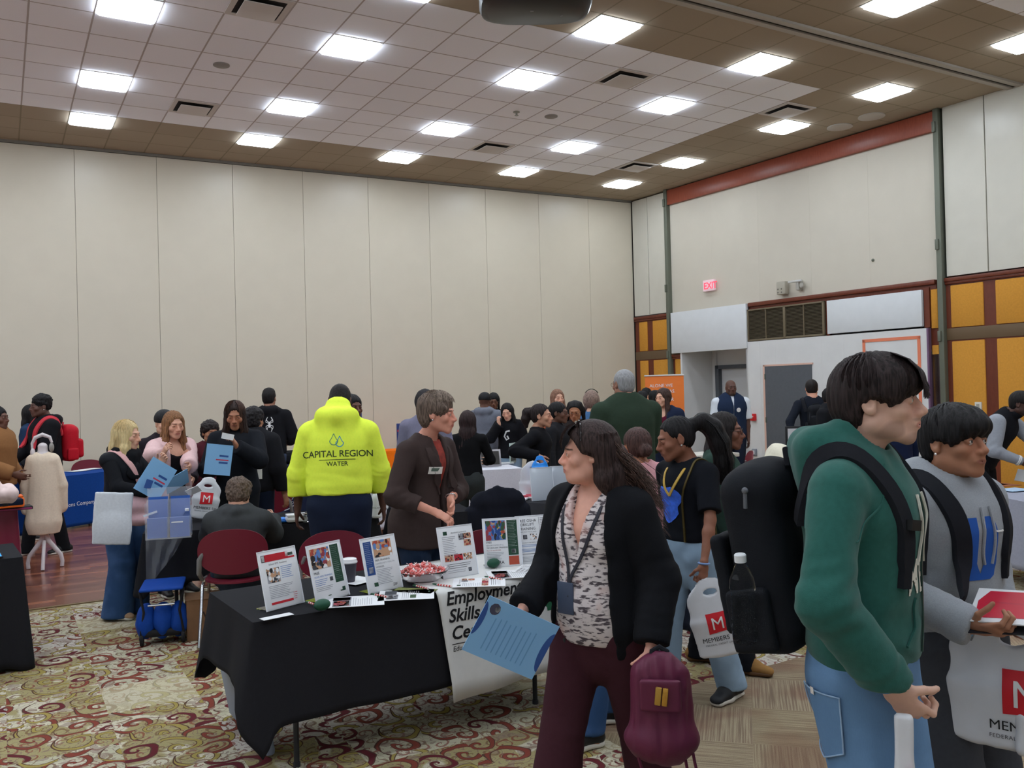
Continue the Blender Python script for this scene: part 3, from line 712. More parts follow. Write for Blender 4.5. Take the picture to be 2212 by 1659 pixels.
def denim(name, r, g_, b_, fade=0.35):
    if name in MATS: return MATS[name]
    g = NT(name, 0.9, 0.15); tc = g.n('ShaderNodeTexCoord')
    n1 = g.n('ShaderNodeTexNoise', Scale=5.0, Detail=3.0); g.l(tc.outputs['Object'], n1.inputs['Vector'])
    mp = g.n('ShaderNodeMapping', Scale=(500, 500, 90)); g.l(tc.outputs['Object'], mp.inputs['Vector'])
    n2 = g.n('ShaderNodeTexNoise', Scale=1.0, Detail=2.0); g.l(mp.outputs[0], n2.inputs['Vector'])
    c = rgb(r, g_, b_); hi = tuple(min(1, v*1.5+0.02) for v in c); lo = tuple(v*0.7 for v in c)
    q = g.mix(g.math('MULTIPLY', g.step(n1.outputs['Fac'], 0.42, 0.68), fade*2), c, hi); q = g.mix(g.math('MULTIPLY', n2.outputs['Fac'], 0.4), q, lo)
    g.l(q, g.b.inputs['Base Color']); bp = g.n('ShaderNodeBump', Strength=0.3, Distance=0.001); g.l(n2.outputs['Fac'], bp.inputs['Height']); g.l(bp.outputs[0], g.b.inputs['Normal'])
    MATS[name] = g.m; return g.m

def face_to(P, a):
    "object z-rotation so that local +Y looks at the camera turned by a degrees to the picture's right"
    c = np.array([-P[0], -P[1]]); c = c/np.linalg.norm(c); r = np.array([-c[1], c[0]])
    a = R_(a); f = c*math.cos(a)+r*math.sin(a)
    return math.atan2(f[1], f[0])-PI/2

class Person:
    """local frame: +Y forward, +X the person's right, +Z up; origin on the floor"""
    def __init__(s, label, px, D, H, face, sex='m', fat=1.0, lean=0, leans=0, head=(0, 0, 0), rh=None, lh=None, relb=None, lelb=None,
                 feet=None, seat=None, skin=(150, 105, 85), res=0.012, seed=0, twist=0, hipx=0, sh=1.0, fx=0, neckf=0.0, hs=1.0, pyref=850, lips=None, brow=None, beard=None, smile=0, lipstick=None, wide=1.0):
        s.seed = seed; s.res = res; s.sex = sex; s.H = H; s.k = k = H/1.75; s.fat = fat; s.label = label
        p = at(px, pyref, D); s.loc = Vector((p.x, p.y, 0)); s.rz = face_to(p, face)
        s.skin = rgb(*skin); s.lipc = rgb(*(lips or tuple(int(v*f) for v, f in zip(skin, (0.92, 0.68, 0.68))))); s.browc = rgb(*(brow or (40, 28, 24))); s.beard = beard
        s.root = thing('person', label, 'person', s.loc, s.rz)
        f = s.fem = sex == 'f'
        s.pz = (0.94*k if seat is None else seat); s.pel = A3((hipx, -0.0, s.pz))
        L = R_(lean); S_ = R_(leans)
        s.U = nrm((math.sin(S_), math.sin(L), math.cos(L)*math.cos(S_))); X = A3((1, 0, 0)); X = X@np.array(Matrix.Rotation(0, 3, 'Z'))
        tw = rotm((0, 0, 1), R_(-twist)); X = tw@A3((1, 0, 0)); X = nrm(X-s.U*(X@s.U)); s.X = X; s.F = np.cross(s.U, X)
        T = lambda x, y, z: s.pel+(s.X*x+s.F*y+s.U*z)*k
        s.T = T
        w_ = fat*(0.92 if f else 1.0)
        dp = 1+(fat-1)*1.3
        # stations: height, half width, half depth, forward offset
        if f: s.st = [(-0.10, .150, .100, -.01), (0.02, .172, .118, -.012), (0.10, .150, .105, -.005), (.20, .122, .088, 0), (.31, .135, .1, .004), (.38, .148, .112, .012), (.455, .155, .085, 0), (.505, .10, .06, -.01), (.55, .05, .048, -.012)]
        else: s.st = [(-0.10, .148, .098, 0), (0.02, .165, .112, 0), (0.10, .155, .108, 0), (.20, .148, .104, .002), (.31, .162, .115, .004), (.40, .178, .122, .006), (.465, .172, .092, 0), (.515, .11, .066, -.008), (.56, .06, .056, -.01)]
        s.st = [(z, a*w_*wide, b_*dp, o) for z, a, b_, o in s.st]
        sw = (0.168 if f else 0.198)*sh*(1+(fat-1)*0.6)
        s.shr, s.shl = T(sw, -.005, .468), T(-sw, -.005, .468)
        s.nb = T(0, -.012, .535); s.neckp = T(0, 0.012+neckf, .60)
        hy, hp, hr = [R_(v) for v in head]
        s.hk = k*hs if H > 1.5 else 1.0*hs*0.93
        s.hk = (0.6*1.0+0.4*k)*hs*1.03
        Hm = rotm((0, 0, 1), -hy)
        B = np.stack([s.X*1.0, np.array([0, 0, 0.])+nrm(np.cross((0, 0, 1), s.X)), A3((0, 0, 1))], 1)
        bx = nrm(A3((s.X[0], s.X[1], 0))); by = nrm(np.cross((0, 0, 1), bx))
        B = np.stack([bx, by, A3((0, 0, 1))], 1)
        Rh = np.array(Matrix.Rotation(-hy, 3, 'Z') @ Matrix.Rotation(hp, 3, 'X') @ Matrix.Rotation(hr, 3, 'Y'))
        s.HM = B@Rh
        s.hc = T(0, 0.03+neckf, .60)+s.HM@A3((0, 0.012, 0.105))*s.hk
        dz = (H-0.118*s.hk)-s.hc[2] if seat is None and abs(lean) < 12 else 0
        dz = max(min(dz, 0.06), -0.06); s.hc = s.hc+A3((0, 0, dz)); s.neckp = s.neckp+A3((0, 0, dz*0.6))
        # legs
        s.hips = [s.pel+s.X*q*0.088*k*w_+A3((0, 0, -0.03*k)) for q in (1, -1)]
        if seat is None:
            fr = feet or ((0.10, 0.0), (-0.10, 0.0)); fr = [tuple(s.fromworld(onz(x, y, 0)))[:2] if abs(x) > 10 else (x, y) for x, y in fr]; s.ank = [A3((x*1.0, y, 0.085*k)) for x, y in fr]
            s.knee = []
            for h_, a_ in zip(s.hips, s.ank):
                s.knee.append(s.ik(h_, a_, 0.42*k, 0.415*k, A3((0, 1, 0))))
            s.fdir = [A3((0.18, 1, 0)), A3((-0.18, 1, 0))]
        else:
            s.knee = [h_+A3((q*0.05, 0.42*k, 0.02)) for h_, q in zip(s.hips, (1, -1))]; s.ank = [A3((kn[0], kn[1]-0.03+q*0.03, 0.085*k)) for kn, q in zip(s.knee, (1, -1))]; s.fdir = [A3((0.1, 1, 0)), A3((-0.1, 1, 0))]
        # arms: targets given in metres in the local frame (or None = hanging)
        la, lf = 0.285*k, 0.255*k
        s.wr = []; s.el = []; s.hd = []
        for q, sh_, tgt, pole in ((1, s.shr, rh, relb), (-1, s.shl, lh, lelb)):
            if tgt is None: tgt = dict(p=(q*(0.27*w_+0.01), 0.04, s.shr[2]-0.53*k))
            if not isinstance(tgt, dict): tgt = dict(p=tgt)
            if tgt['p'][0] > 10 or tgt['p'][0] < -10 or 'px' in tgt: tgt = dict(tgt, p=s.fromworld(at(*tgt['p'])))
            if 'off' in tgt: tgt['p'] = A3(tgt['p'])+A3(tgt['off'])
            wv = A3(tgt['p']); d = wv-sh_; dl = np.linalg.norm(d)
            if dl > (la+lf)*0.995: wv = sh_+d/dl*(la+lf)*0.995
            el = s.ik(sh_, wv, la, lf, A3(pole if pole is not None else (q*0.55, -0.7, -0.5)))
            fd = nrm(tgt['dir']) if 'dir' in tgt else nrm(wv-el)
            pn = nrm(tgt['palm']) if 'palm' in tgt else nrm(A3((-q, 0.1, 0)))
            s.wr.append(wv); s.el.append(el); s.hd.append((fd, pn, tgt.get('curl', 0.5), tgt.get('th', 0.4)))
    def fromworld(s, w_):
        return Matrix.Rotation(-s.rz, 4, 'Z') @ (Vector(w_)-s.loc)
    def ik(s, a, b_, l1, l2, pole):
        d = b_-a; L = np.linalg.norm(d); L2 = min(L, (l1+l2)*0.999); u = d/max(L, 1e-6)
        x = (l1*l1-l2*l2+L2*L2)/(2*L2); h = math.sqrt(max(l1*l1-x*x, 0)); p = pole-u*(pole@u); p = p/max(np.linalg.norm(p), 1e-6)
        return a+u*x+p*h
    def H_(s, x, y, z): return s.hc+s.HM@A3((x, y, z))*s.hk
    # ---- body ----
    def handsdf(s, F, q, w_, fd, pn, curl, th):
        k = s.k*(0.94 if s.fem else 1.04); pn = nrm(pn-fd*(pn@fd)); sd = np.cross(fd, pn)*q   # sd points to the thumb side
        # thumb side: for the right hand (q=1) with palm facing -X and fingers down the thumb points forward
        F.seg(w_, w_+fd*0.035*k, (0.021*k, 0.027*k), (0.019*k, 0.034*k), side=pn, k=0.012)
        F.seg(w_+fd*0.035*k, w_+fd*0.082*k, (0.014*k, 0.034*k), (0.0125*k, 0.038*k), side=pn, k=0.012)
        F.ell(w_+fd*0.03*k+sd*0.02*k+pn*0.008*k, (0.016*k,)*3, k=0.012)
        for i, (off, l) in enumerate([(0.029, 0.088), (0.0095, 0.098), (-0.0105, 0.09), (-0.029, 0.07)]):
            c = curl+0.05*i; p = w_+fd*0.083*k+sd*off*k; l *= k; r = (0.0092-0.0006*(i == 3)*2)*k; a = 0.35*c; prev = p-fd*0.012
            for j, (fl, ad) in enumerate(((0.45, 0.9), (0.32, 1.1), (0.23, 0.8))):
                d = fd*math.cos(a)+pn*math.sin(a)+sd*off*1.2; n = p+d*l*fl
                F.seg(prev if j == 0 else p, n, r*(1-0.1*j), r*(1-0.1*(j+1)), k=0.004); p = n; a += c*ad
        b0 = w_+fd*0.03*k+sd*0.022*k; d1 = nrm(fd*0.65+sd*0.75+pn*(0.2+th*0.6)); b1 = b0+d1*0.042*k; d2 = nrm(fd*(0.9)+sd*(0.25-th*0.3)+pn*(0.2+th*0.8)); b2 = b1+d2*0.032*k; b3 = b2+nrm(d2+pn*th*0.5)*0.022*k
        F.seg(b0, b1, 0.0125*k, 0.0105*k, k=0.008).seg(b1, b2, 0.0102*k, 0.0092*k, k=0.003).seg(b2, b3, 0.0092*k, 0.0075*k, k=0.003)
    def headsdf(s, F, near):
        H_ = s.H_; hk = s.hk; M = s.HM; f = s.fem
        E = lambda c, r, k=0.02, op='u': F.ell(H_(*c), A3(r)*hk, M, k=k*hk, op=op)
        G = lambda a, b_, ra, rb=None, k=0.02, op='u': F.seg(H_(*a), H_(*b_), ra*hk, (rb if rb else ra)*hk, k=k*hk, op=op)
        E((0, -.018, .032), (.074, .094, .086)); E((0, .022, -.02), (.060, .068, .082), .03)
        jw = .046 if f else .053
        for q in (1, -1):
            G((q*jw, -.005, -.058), (q*.016, .066, -.096), .019 if f else .022, .017, .03)
            E((q*.042, .058, -.026), (.021, .022, .02), .02)
        E((0, .074, -.098), (.018, .015, .016), .015)
        G((-.03, .083, .022), (.03, .083, .022), .010, .010, .018)
        E((0, .080, -.06), (.028, .02, .026), .018)
        for q in (1, -1): E((q*.031, .098, .002), (.019, .014, .012), .012, 's')
        for q in (1, -1): E((q*.031, .0785, .002), (.0160, .0150, .0135), .003)
        if near:
            for q in (1, -1): E((q*.031, .096, -.0005), (.0125, .012, .0048), .0015, 's')
        G((0, .086, .012), (0, .108, -.024), .0075, .0095, .010)
        E((0, .112, -.031), (.0105, .0115, .010), .006)
        for q in (1, -1): E((q*.0125, .101, -.036), (.0075, .010, .0075), .006)
        E((0, .092, -.036), (.0125, .018, .012), .014); E((0, .088, -.05), (.014, .013, .014), .012)
        # lips
        for q in (1, -1):
            G((q*.021, .0895, -.064), (0, .0975, -.0615), .003, .0045, .006); G((q*.019, .089, -.067), (0, .0965, -.0705), .003, .0052, .006)
        G((-.017, .1000, -.0662), (.017, .1000, -.0662), .0018, .0018, .003, 's')
        for q in (1, -1):
            E((q*.0765, -.012, -.002), (.008, .019, .031), .006); E((q*.078, -.006, -.022), (.007, .011, .012), .006)
            if near: E((q*.086, -.008, .003), (.006, .011, .018), .005, 's')
        nr = (.047 if f else .057)*hk*(1+(s.fat-1)*0.5)
        F.seg(s.nb, H_(0, -.02, -.055), nr*1.12, nr, k=0.03)
        if s.fat > 1.1: E((0, .03, -.09), (.05, .045, .03), .03)
    def bodysdf(s, near, neck_hole=True):
        F = SDF(); k = s.k; ft = s.fat
        P = [s.T(0, o, z) for z, a, b_, o in s.st]; Rr = [((a-.006)*k, (b_-.006)*k) for z, a, b_, o in s.st]
        F.chain(P, Rr, side=s.X, k=0.02)
        for sh_, el, wr, hd, q in zip((s.shr, s.shl), s.el, s.wr, s.hd, (1, -1)):
            m = 1+(ft-1)*0.8; m *= 0.86 if s.fem else 1
            F.seg(s.T(q*.09, 0, .47), sh_, .05*k, .054*k*m, k=.04).seg(sh_, el, .050*k*m, .038*k*m, k=.03)
            mid = el+(wr-el)*0.3; F.seg(el, mid, .038*k*m, .040*k*m, k=.02).seg(mid, wr, .039*k*m, .0235*k*m, k=.02)
            s.handsdf(F, q, wr, *hd)
        for h_, kn, an, fd in zip(s.hips, s.knee, s.ank, s.fdir):
            F.seg(h_, kn, .082*k*ft, .052*k*ft, k=.03); c = kn+(an-kn)*.3; F.seg(kn, c, .05*k, .054*k, k=.02).seg(c, an, .053*k, .034*k, k=.02)
            F.seg(an+A3((0, -.03, -.045)), an+nrm(fd)*.13+A3((0, 0, -.055)), .03*k, .024*k, k=.02)
        s.headsdf(F, near); return F
    def body(s, headres=0.0045, handres=0.005, neckv=None):
        near = headres < 0.0045
        F = s.bodysdf(near); parts = []
        hl = s.hc-0.155*s.hk; hh = s.hc+0.16*s.hk
        V1 = s.clean(F.mesh(s.res))
        v, f = V1; inh = lambda P, lo, hi, m=0.0: ((P > lo+m) & (P < hi-m)).all(1)
        boxes = [(hl, hh, headres)]
        for wr, hd in zip(s.wr, s.hd):
            c = wr+hd[0]*0.08*s.k; boxes.append((c-0.13*s.k, c+0.13*s.k, handres))
        keep = np.ones(len(f), bool)
        for lo, hi, h in boxes:
            ins = inh(v, lo, hi, 1.5*s.res); keep &= ~ins[f].all(1)
        parts.append((v, f[keep]))
        for lo, hi, h in boxes:
            if h >= s.res: continue
            try: v2, f2 = F.mesh(h, lo, hi)
            except Exception: continue
            if len(f2): parts.append((v2, f2))
        o = 0; VV = []; FF = []
        for v, f in parts: VV.append(v); FF.append(f+o); o += len(v)
        v = np.concatenate(VV); f = np.concatenate(FF)
        u, inv = np.unique(f, return_inverse=True); v = v[u]; f = inv.reshape(-1, 4)
        # colour by place on the face
        q = ((v-s.hc)@s.HM)/s.hk; c = np.tile(np.array(s.skin), (len(v), 1))
        def blob(ctr, r, col, amt=1.0, sharp=3):
            d = (((q-A3(ctr))/A3(r))**2).sum(1); w_ = np.clip((1-d)*sharp, 0, 1)*amt; return c*(1-w_[:, None])+np.array(col)*w_[:, None]
        sk = np.array(s.skin)
        c = blob((0, .09, -.02), (.075, .05, .05), sk*np.array([1.12, .95, .93]), .6, 1)
        if s.beard:
            bc = sk*(1-s.beard)+np.array(s.browc)*s.beard
            for ctr, r in (((0, .085, -.052), (.03, .03, .009)), ((0, .075, -.1), (.042, .04, .022)), ((.05, .03, -.075), (.022, .06, .03)), ((-.05, .03, -.075), (.022, .06, .03))): c = blob(ctr, r, bc, .9, 2)
        c = blob((0, .098, -.066), (.025, .02, .0105), s.lipc, .75, 2)
        for e in (1, -1):
            for i in range(4): c = blob((e*(.018+i*.0085), .092-i*.004, .0215+[0, .0015, .001, -.002][i]), (.0075, .02, .0036), s.browc, .85, 3)
            c = blob((e*.031, .0935, -.0005), (.0125, .008, .0042), (.42, .38, .36), .9, 4)
            c = blob((e*.031, .0935, -.0005), (.0056, .010, .0046), (.02, .012, .01), 1, 5)
            c = blob((e*.031, .0925, .0052), (.0155, .009, .0020), tuple(sk*.3), .8, 3)
            c = blob((e*.012, .104, -.041), (.004, .005, .003), tuple(sk*.3), .8, 3)
        if getattr(s, 'strap', None) is not None: c = s.strap(c, v)
        s.bodyobj = raw_obj('body', v, f, skinmat(), s.root, cols=np.clip(c, 0, 1)); return s
    def clean(s, vf): return vf
    def eyes(s):
        for q in (1, -1):
            b = MB(); M = Matrix.Translation(Vector(s.H_(q*.031, .0800, -.0005))) @ Matrix(s.HM.tolist()).to_4x4()
            b.ell((0, 0, 0), (.0118*s.hk,)*3, 20, 14, M); e = b.build('eye', pl('eye_white', 196, 188, 182, rough=0.15), s.root)
            b = MB(); b.ell((0, .0088*s.hk, 0), (.0054*s.hk, .0034*s.hk, .0054*s.hk), 14, 8, M); b.build('iris', pl('iris_dark', 34, 22, 18, rough=0.1), e)
    # ---- clothes ----
    def garment(s, name, m, hem=-0.02, grow=0.02, sleeve=1.0, sgrow=None, hood=False, collar=0.0, res=None, wr=0.004, vneck=None, open_=None, cuff=True, puff=1.0, flare=0.0, zmin=None, crop=None, label=None, neck=0.0, lowneck=0.0, sfat=1.0, folds=True, parent=None, belly=0.0, hoodk=1.0, hoodup=0.0, hemcut=None, wedge=None, bust=0.0):
        F = SDF(); k = s.k; g = grow; res = res or s.res; T = s.T
        sg = grow*.8 if sgrow is None else sgrow
        st = [q for q in s.st if q[0] > hem-0.04]
        zz = [z for z, *_ in s.st]; ip = lambda z, j: np.interp(z, zz, [q[j] for q in s.st])
        # loose garments hang straight from the chest: never follow the waist fully
        pts = []; rr = []
        zs = [hem]+[z for z in (0.02, .10, .20, .31, .39, .455, .505, .545) if z > hem+(0.085 if hood and hem < .08 else .02)]
        wch = ip(.40, 1); dch = ip(.40, 2)
        loose = min(1, g/0.03)
        for z in zs:
            a, b_, o = ip(z, 1), ip(z, 2), ip(z, 3)
            if z < .40: a = a*(1-loose)+max(a, wch*0.93)*loose; b_ = b_*(1-loose)+max(b_, dch*0.93)*loose
            a += g*(1 if z < .44 else 0.7)+flare*max(0, (.3-z)); b_ += g*(1 if z < .44 else 0.7)+flare*max(0, .3-z)
            if z > .53: a = max(a, .062); b_ = max(b_, .055)
            if belly and z < .35: b_ += belly*math.exp(-((z-.14)/.14)**2); o += belly*.6*math.exp(-((z-.14)/.14)**2)
            pts.append(T(0, o, z)); rr.append((a*k, b_*k))
        if hood and hem < .08:
            rr[0] = (rr[0][0]-.016*k, rr[0][1]-.016*k); pts.insert(1, T(0, ip(hem+.06, 3), hem+.06)); rr.insert(1, (rr[1][0], rr[1][1]))
        F.chain(pts, rr, side=s.X, k=0.012)
        if bust:
            for q in (1, -1): F.ell(T(q*.065, .085+g, .335), (.062*k, .055*k*bust, .06*k), k=.05)
        folds_ = []
        for sh_, el, wri, q in zip((s.shr, s.shl), s.el, s.wr, (1, -1)):
            mm = (1+(s.fat-1)*0.8)*(0.88 if s.fem else 1); r0 = .054*k*mm+sg; r1 = .043*k*mm+sg*1.1; r2 = (.036*k+sg*0.9*puff)
            F.seg(T(q*.08, -.004, .462), sh_, .052*k+sg*.6, .056*k*mm+sg*.8, k=.05)
            W = SDF()
            if sleeve > 0.01:
                e1 = sh_+(el-sh_)*min(1, sleeve*2); W.seg(sh_, e1, r0, r0+(r1-r0)*min(1, sleeve*2) if sleeve > .5 else r0*1.02, k=.035)
                if sleeve > 0.5:
                    w1 = el+(wri-el)*min(1, (sleeve-.5)*2)*0.97; W.seg(el, w1, r1, r2, k=.025)
                    ax = nrm(wri-el)
                    if cuff: W.seg(w1-ax*.035, w1+ax*.004, .031*k+sg*.35, .029*k+sg*.35, k=.012)
                    folds_.append((el, ax+nrm(el-sh_), .10*k, .035*k, min(.010, g*.35)))
                    folds_.append((w1-ax*.04, ax, .07*k, .028*k, min(.007, g*.3)))
                    W.cut(w1+ax*.012, ax)
                else: W.cut(e1, nrm(el-sh_))
                F.sub(W, k=.012)
                folds_.append((sh_-A3((q*.03, 0, .06)), nrm(A3((q*.6, 0, 1))), .10*k, .05*k, min(.006, g*.25)))
        base = pts[0]
        if flare == 0 and g > .022:
            folds_.append((T(0, .08, hem+.06), s.U, .17*k, .055*k, min(.010, g*.35))); folds_.append((T(0, -.1, hem+.08), s.U, .17*k, .06*k, min(.009, g*.3)))
        if hood:
            hb = [T(.07, .055, .50), T(.105, -.005, .525), T(.09, -.085, .535), T(0, -.125, .53), T(-.09, -.085, .535), T(-.105, -.005, .525), T(-.07, .055, .50)]
            hb = [p_+s.U*(.012*hoodk+hoodup*.03*(1 if abs(i-3) < 2 else .5)) for i, p_ in enumerate(hb)]
            F.chain(hb, [(.03*k*hoodk), (.04*k*hoodk), (.05*k*hoodk), (.055*k*hoodk), (.05*k*hoodk), (.04*k*hoodk), (.03*k*hoodk)], k=.02)
            F.seg(T(0, -.11, .51), T(0, -.125, .43), (.10*k*hoodk, .045*k), (.06*k*hoodk, .028*k), side=s.X, k=.03)
            if hoodup: F.seg(T(0, -.07, .54), s.H_(0, -.075, -.085), (.13*k, .08*k), (.088*k, .05*k), side=s.X, k=.05)
            if hoodup > 1: F.ell(s.H_(0, .0, -.0), A3((.085, .10, .135))*s.hk, s.HM, k=.01, op='s')
            else: F.seg(s.nb-s.U*.03, s.neckp+s.U*.1, .068*s.hk, .082*s.hk, k=.008, op='s')
        elif collar > 0:
            F.seg(s.nb-s.U*.02, s.nb+(s.neckp-s.nb)*.9+s.U*collar, .074*k, .070*k, k=.012)
            F.seg(s.nb, s.neckp+s.U*.12, .060*s.hk, .066*s.hk, k=.004, op='s')
        else:
            F.seg(s.nb+s.U*(.01-lowneck), s.neckp+s.U*.12, .062*s.hk+neck, .072*s.hk+neck, k=.008, op='s')
            if lowneck: F.seg(T(0, .10, .50-lowneck*.2), T(0, .13, .60), .07*k+neck, .1*k+neck, k=.01, op='s')
        F.cut(base, -s.U, k=.006, lo=base-A3((.5, .5, .3)), hi=base+A3((.5, .5, .03)))
        if vneck:      # skin shows in a V down to height vneck
            a = T(0, .02, .58); b_ = T(0, .2, vneck); F.seg(T(0, .06, .60), T(0, .17, vneck), (.085*k, .09*k), (.002*k, .05*k), side=s.X, k=.004, op='s')
        if wedge:      # an open front: (half width at neck, half width at hem, height where it narrows)
            wt, wb, zb = wedge; F.seg(T(0, .12, .62), T(0, .16, zb), (wt*k, .12*k), (wb*k, .12*k), side=s.X, k=.004, op='s')
            if wb > .003: F.seg(T(0, .16, zb), T(0, .16, hem-.1), (wb*k, .12*k), (wb*1.3*k, .12*k), side=s.X, k=.004, op='s')
        if hemcut: F.cut(*hemcut)
        v, f = F.mesh(res)
        v = wrinkle(v, f, wr, 8/k, s.seed+7, folds_ if folds else ())
        o = raw_obj(name, v, f, m, parent or s.root)
        if label: o['label'] = label
        s.top = o; return o
    def pants(s, m, name='trousers', grow=0.012, hemr=None, kneer=None, top=0.10, res=None, wr=0.004, hemz=0.03, label=None, seatk=1.0, short=None, wide=0.0):
        F = SDF(); k = s.k; ft = s.fat; T = s.T; res = res or s.res
        ip = lambda z, j: np.interp(z, [q[0] for q in s.st], [q[j] for q in s.st])
        zs = [-.12, -.04, .03, top]; F.chain([T(0, ip(z, 3), z) for z in zs], [((ip(z, 1)*(1 if z > -.1 else .9)+grow)*k, (ip(z, 2)+grow)*k) for z in zs], side=s.X, k=.02)
        F.ell(T(0.06, -.055, -.04), (.085*k*ft, .075*k*seatk, .09*k), k=.05).ell(T(-0.06, -.055, -.04), (.085*k*ft, .075*k*seatk, .09*k), k=.05)
        fl = []
        hr = (hemr or .06)*k; kr = (kneer or .068)*k*(1+(ft-1)*.6)
        for h_, kn, an, q in zip(s.hips, s.knee, s.ank, (1, -1)):
            hp_ = h_+s.X*q*(.012+wide*.3); F.seg(hp_, kn+s.X*q*wide*.5, (.088*k*ft+grow, .098*k*ft+grow), (kr, kr), side=s.X, k=.012)
            e = an+A3((0, 0, hemz-an[2]+0.0)) if short is None else kn+(an-kn)*short
            F.seg(kn+s.X*q*wide*.5, e, (kr, kr), (hr, hr*1.12), side=s.X, k=.012)
            F.cut(e-A3((0, 0, .0)), (e-kn) if short is not None else (0, 0, -1), k=.004, lo=e-.2*k, hi=e+A3((.2, .2, .06))*k)
            fl += [(kn-A3((0, .04, .03)), nrm(an-h_), .11*k, .045*k, .008), (e+A3((0, 0, .06)), (0, 0, 1), .11*k, .035*k, .008), (h_+A3((0, .06, -.05)), nrm(A3((q*.8, 0, 1))), .09*k, .04*k, .005)]
        F.cut(T(0, 0, top), s.U, k=.004, lo=T(0, 0, top)-A3((.4, .4, .03)), hi=T(0, 0, top)+A3((.4, .4, .3)))
        v, f = F.mesh(res); v = wrinkle(v, f, wr, 7/k, s.seed+3, fl, st=(1, 1, .4)); v[:, 2] = np.maximum(v[:, 2], .004)
        o = raw_obj(name, v, f, m, s.root); s.legs = o
        if label: o['label'] = label
        return o
    def shoes(s, m, sole=None, size=1.0, boot=False, label=None):
        r = []
        for an, fd, q in zip(s.ank, s.fdir, (1, -1)):
            fd = nrm(fd); k = s.k*size; sd = np.cross(fd, (0, 0, 1)); F = SDF()
            b0 = A3((an[0], an[1], 0)); hl = b0-fd*.055*k; toe = b0+fd*.19*k
            F.seg(hl+A3((0, 0, .05)), b0+fd*.08*k+A3((0, 0, .048)), (.036*k, .04*k), (.042*k, .035*k), side=sd, k=.02)
            F.seg(b0+fd*.08*k+A3((0, 0, .048)), toe-fd*.03*k+A3((0, 0, .034)), (.043*k, .034*k), (.038*k, .024*k), side=sd, k=.02)
            F.seg(hl+fd*.02*k+A3((0, 0, .05)), b0+A3((0, 0, .11 if not boot else .16))-fd*.01, (.034*k, .036*k), (.036*k, .046*k), side=sd, k=.02)
            F.seg(b0+fd*.02+A3((0, 0, .1)), b0+fd*.09*k+A3((0, 0, .066)), .03*k, .022*k, k=.02)
            F.cut((0, 0, .018), (0, 0, -1), k=.003)
            v, f = F.mesh(min(.008, s.res)); o = raw_obj('shoe', v, f, m, s.root)
            if label: o['label'] = label
            F = SDF(); F.seg(hl+A3((0, 0, .018)), b0+fd*.07*k+A3((0, 0, .018)), (.038*k, .02), (.045*k, .02), side=sd, k=.02); F.seg(b0+fd*.07*k+A3((0, 0, .018)), toe-fd*.035*k+A3((0, 0, .018)), (.045*k, .02), (.041*k, .02), side=sd, k=.02)
            F.cut((0, 0, .002), (0, 0, -1), k=.002); F.cut((0, 0, .03), (0, 0, 1), k=.002)
            v, f = F.mesh(.007); raw_obj('sole', v, f, sole or pl('sole_white', 205, 200, 190, rough=0.7), o); r.append(o)
        return r
    # ---- hair ----
    def hair(s, style, c, res=0.007, strands=0, length=0.3, name='hair', fall=None, thick=.010, seed=1, front=0.055, vol=0.0, parts=None, mats=None, bangs=False):
        F = SDF(); hk = s.hk; M = s.HM; H_ = s.H_
        E = lambda c_, r, k=0.02, op='u': F.ell(H_(*c_), A3(r)*hk, M, k=k*hk, op=op)
        G = lambda a, b_, ra, rb=None, k=0.02, op='u', side=None: F.seg(H_(*a), H_(*b_), (ra*hk if not isinstance(ra, tuple) else tuple(x*hk for x in ra)), (None if rb is None else (rb*hk if not isinstance(rb, tuple) else tuple(x*hk for x in rb))), side=side, k=k*hk, op=op)
        t = thick+vol; X = s.HM[:, 0]
        E((0, -.018, .032), (.074+t, .094+t, .086+t))
        if style in ('short', 'buzz', 'crop', 'fade'):
            E((0, -.045, -.02), (.066+t*.6, .06+t*.4, .065))
            E((0, .13, -.045), (.105, .088, .125), .012, 's'); F.cut(H_(0, 0, -.075), -M[:, 2], lo=H_(0, 0, 0)-.2, hi=H_(0, 0, 0)+.2)
            for q in (1, -1): E((q*.08, .02, -.03), (.028, .04, .045), .008, 's')
        elif style == 'mop':
            E((0, .01, .055), (.088, .108, .072), .03); E((0, -.05, -.01), (.078, .065, .08), .03)
            E((0, .082, .045), (.06, .035, .028), .02)
            for q in (1, -1): E((q*.066, .02, .02), (.024, .05, .035), .02)
            E((0, .15, -.07), (.12, .085, .105), .01, 's')
            for q in (1, -1): E((q*.09, .01, -.035), (.04, .045, .042), .01, 's')
            F.cut(H_(0, 0, -.09), -M[:, 2]+M[:, 1]*.2, lo=H_(0, 0, 0)-.3, hi=H_(0, 0, 0)+.3)
        elif style == 'pixie':
            E((0, -.02, .06), (.086, .098, .068), .03); E((0, -.055, -.02), (.072, .06, .075), .03)
            for q in (1, -1): E((q*.07, .03, .035), (.02, .045, .03), .02)
            E((0, .14, -.04), (.10, .078, .11), .012, 's')
            for q in (1, -1): E((q*.09, .015, -.03), (.036, .045, .03), .01, 's')
        elif style == 'curly':
            E((0, -.02, .06), (.095+vol, .105+vol, .08+vol), .03); E((0, -.06, -.01), (.085, .07, .07), .03); E((0, .14, -.05), (.12, .075, .12), .012, 's')
        elif style == 'afro':
            E((0, -.02, .075), (.088, .095, .07), .03); E((0, .14, -.035), (.12, .07, .11), .012, 's')
            for q in (1, -1): E((q*.09, .01, -.04), (.04, .05, .04), .01, 's')
        elif style in ('long', 'bob', 'straight'):
            E((0, -.035, -.0), (.082+vol, .078+vol, .10), .03)
            (E((0, .15, -.05), (.10, .092, .122), .014, 's') if bangs else E((0, .145, -.03), (.092, .10, .145), .012, 's'))
            z1 = -.10
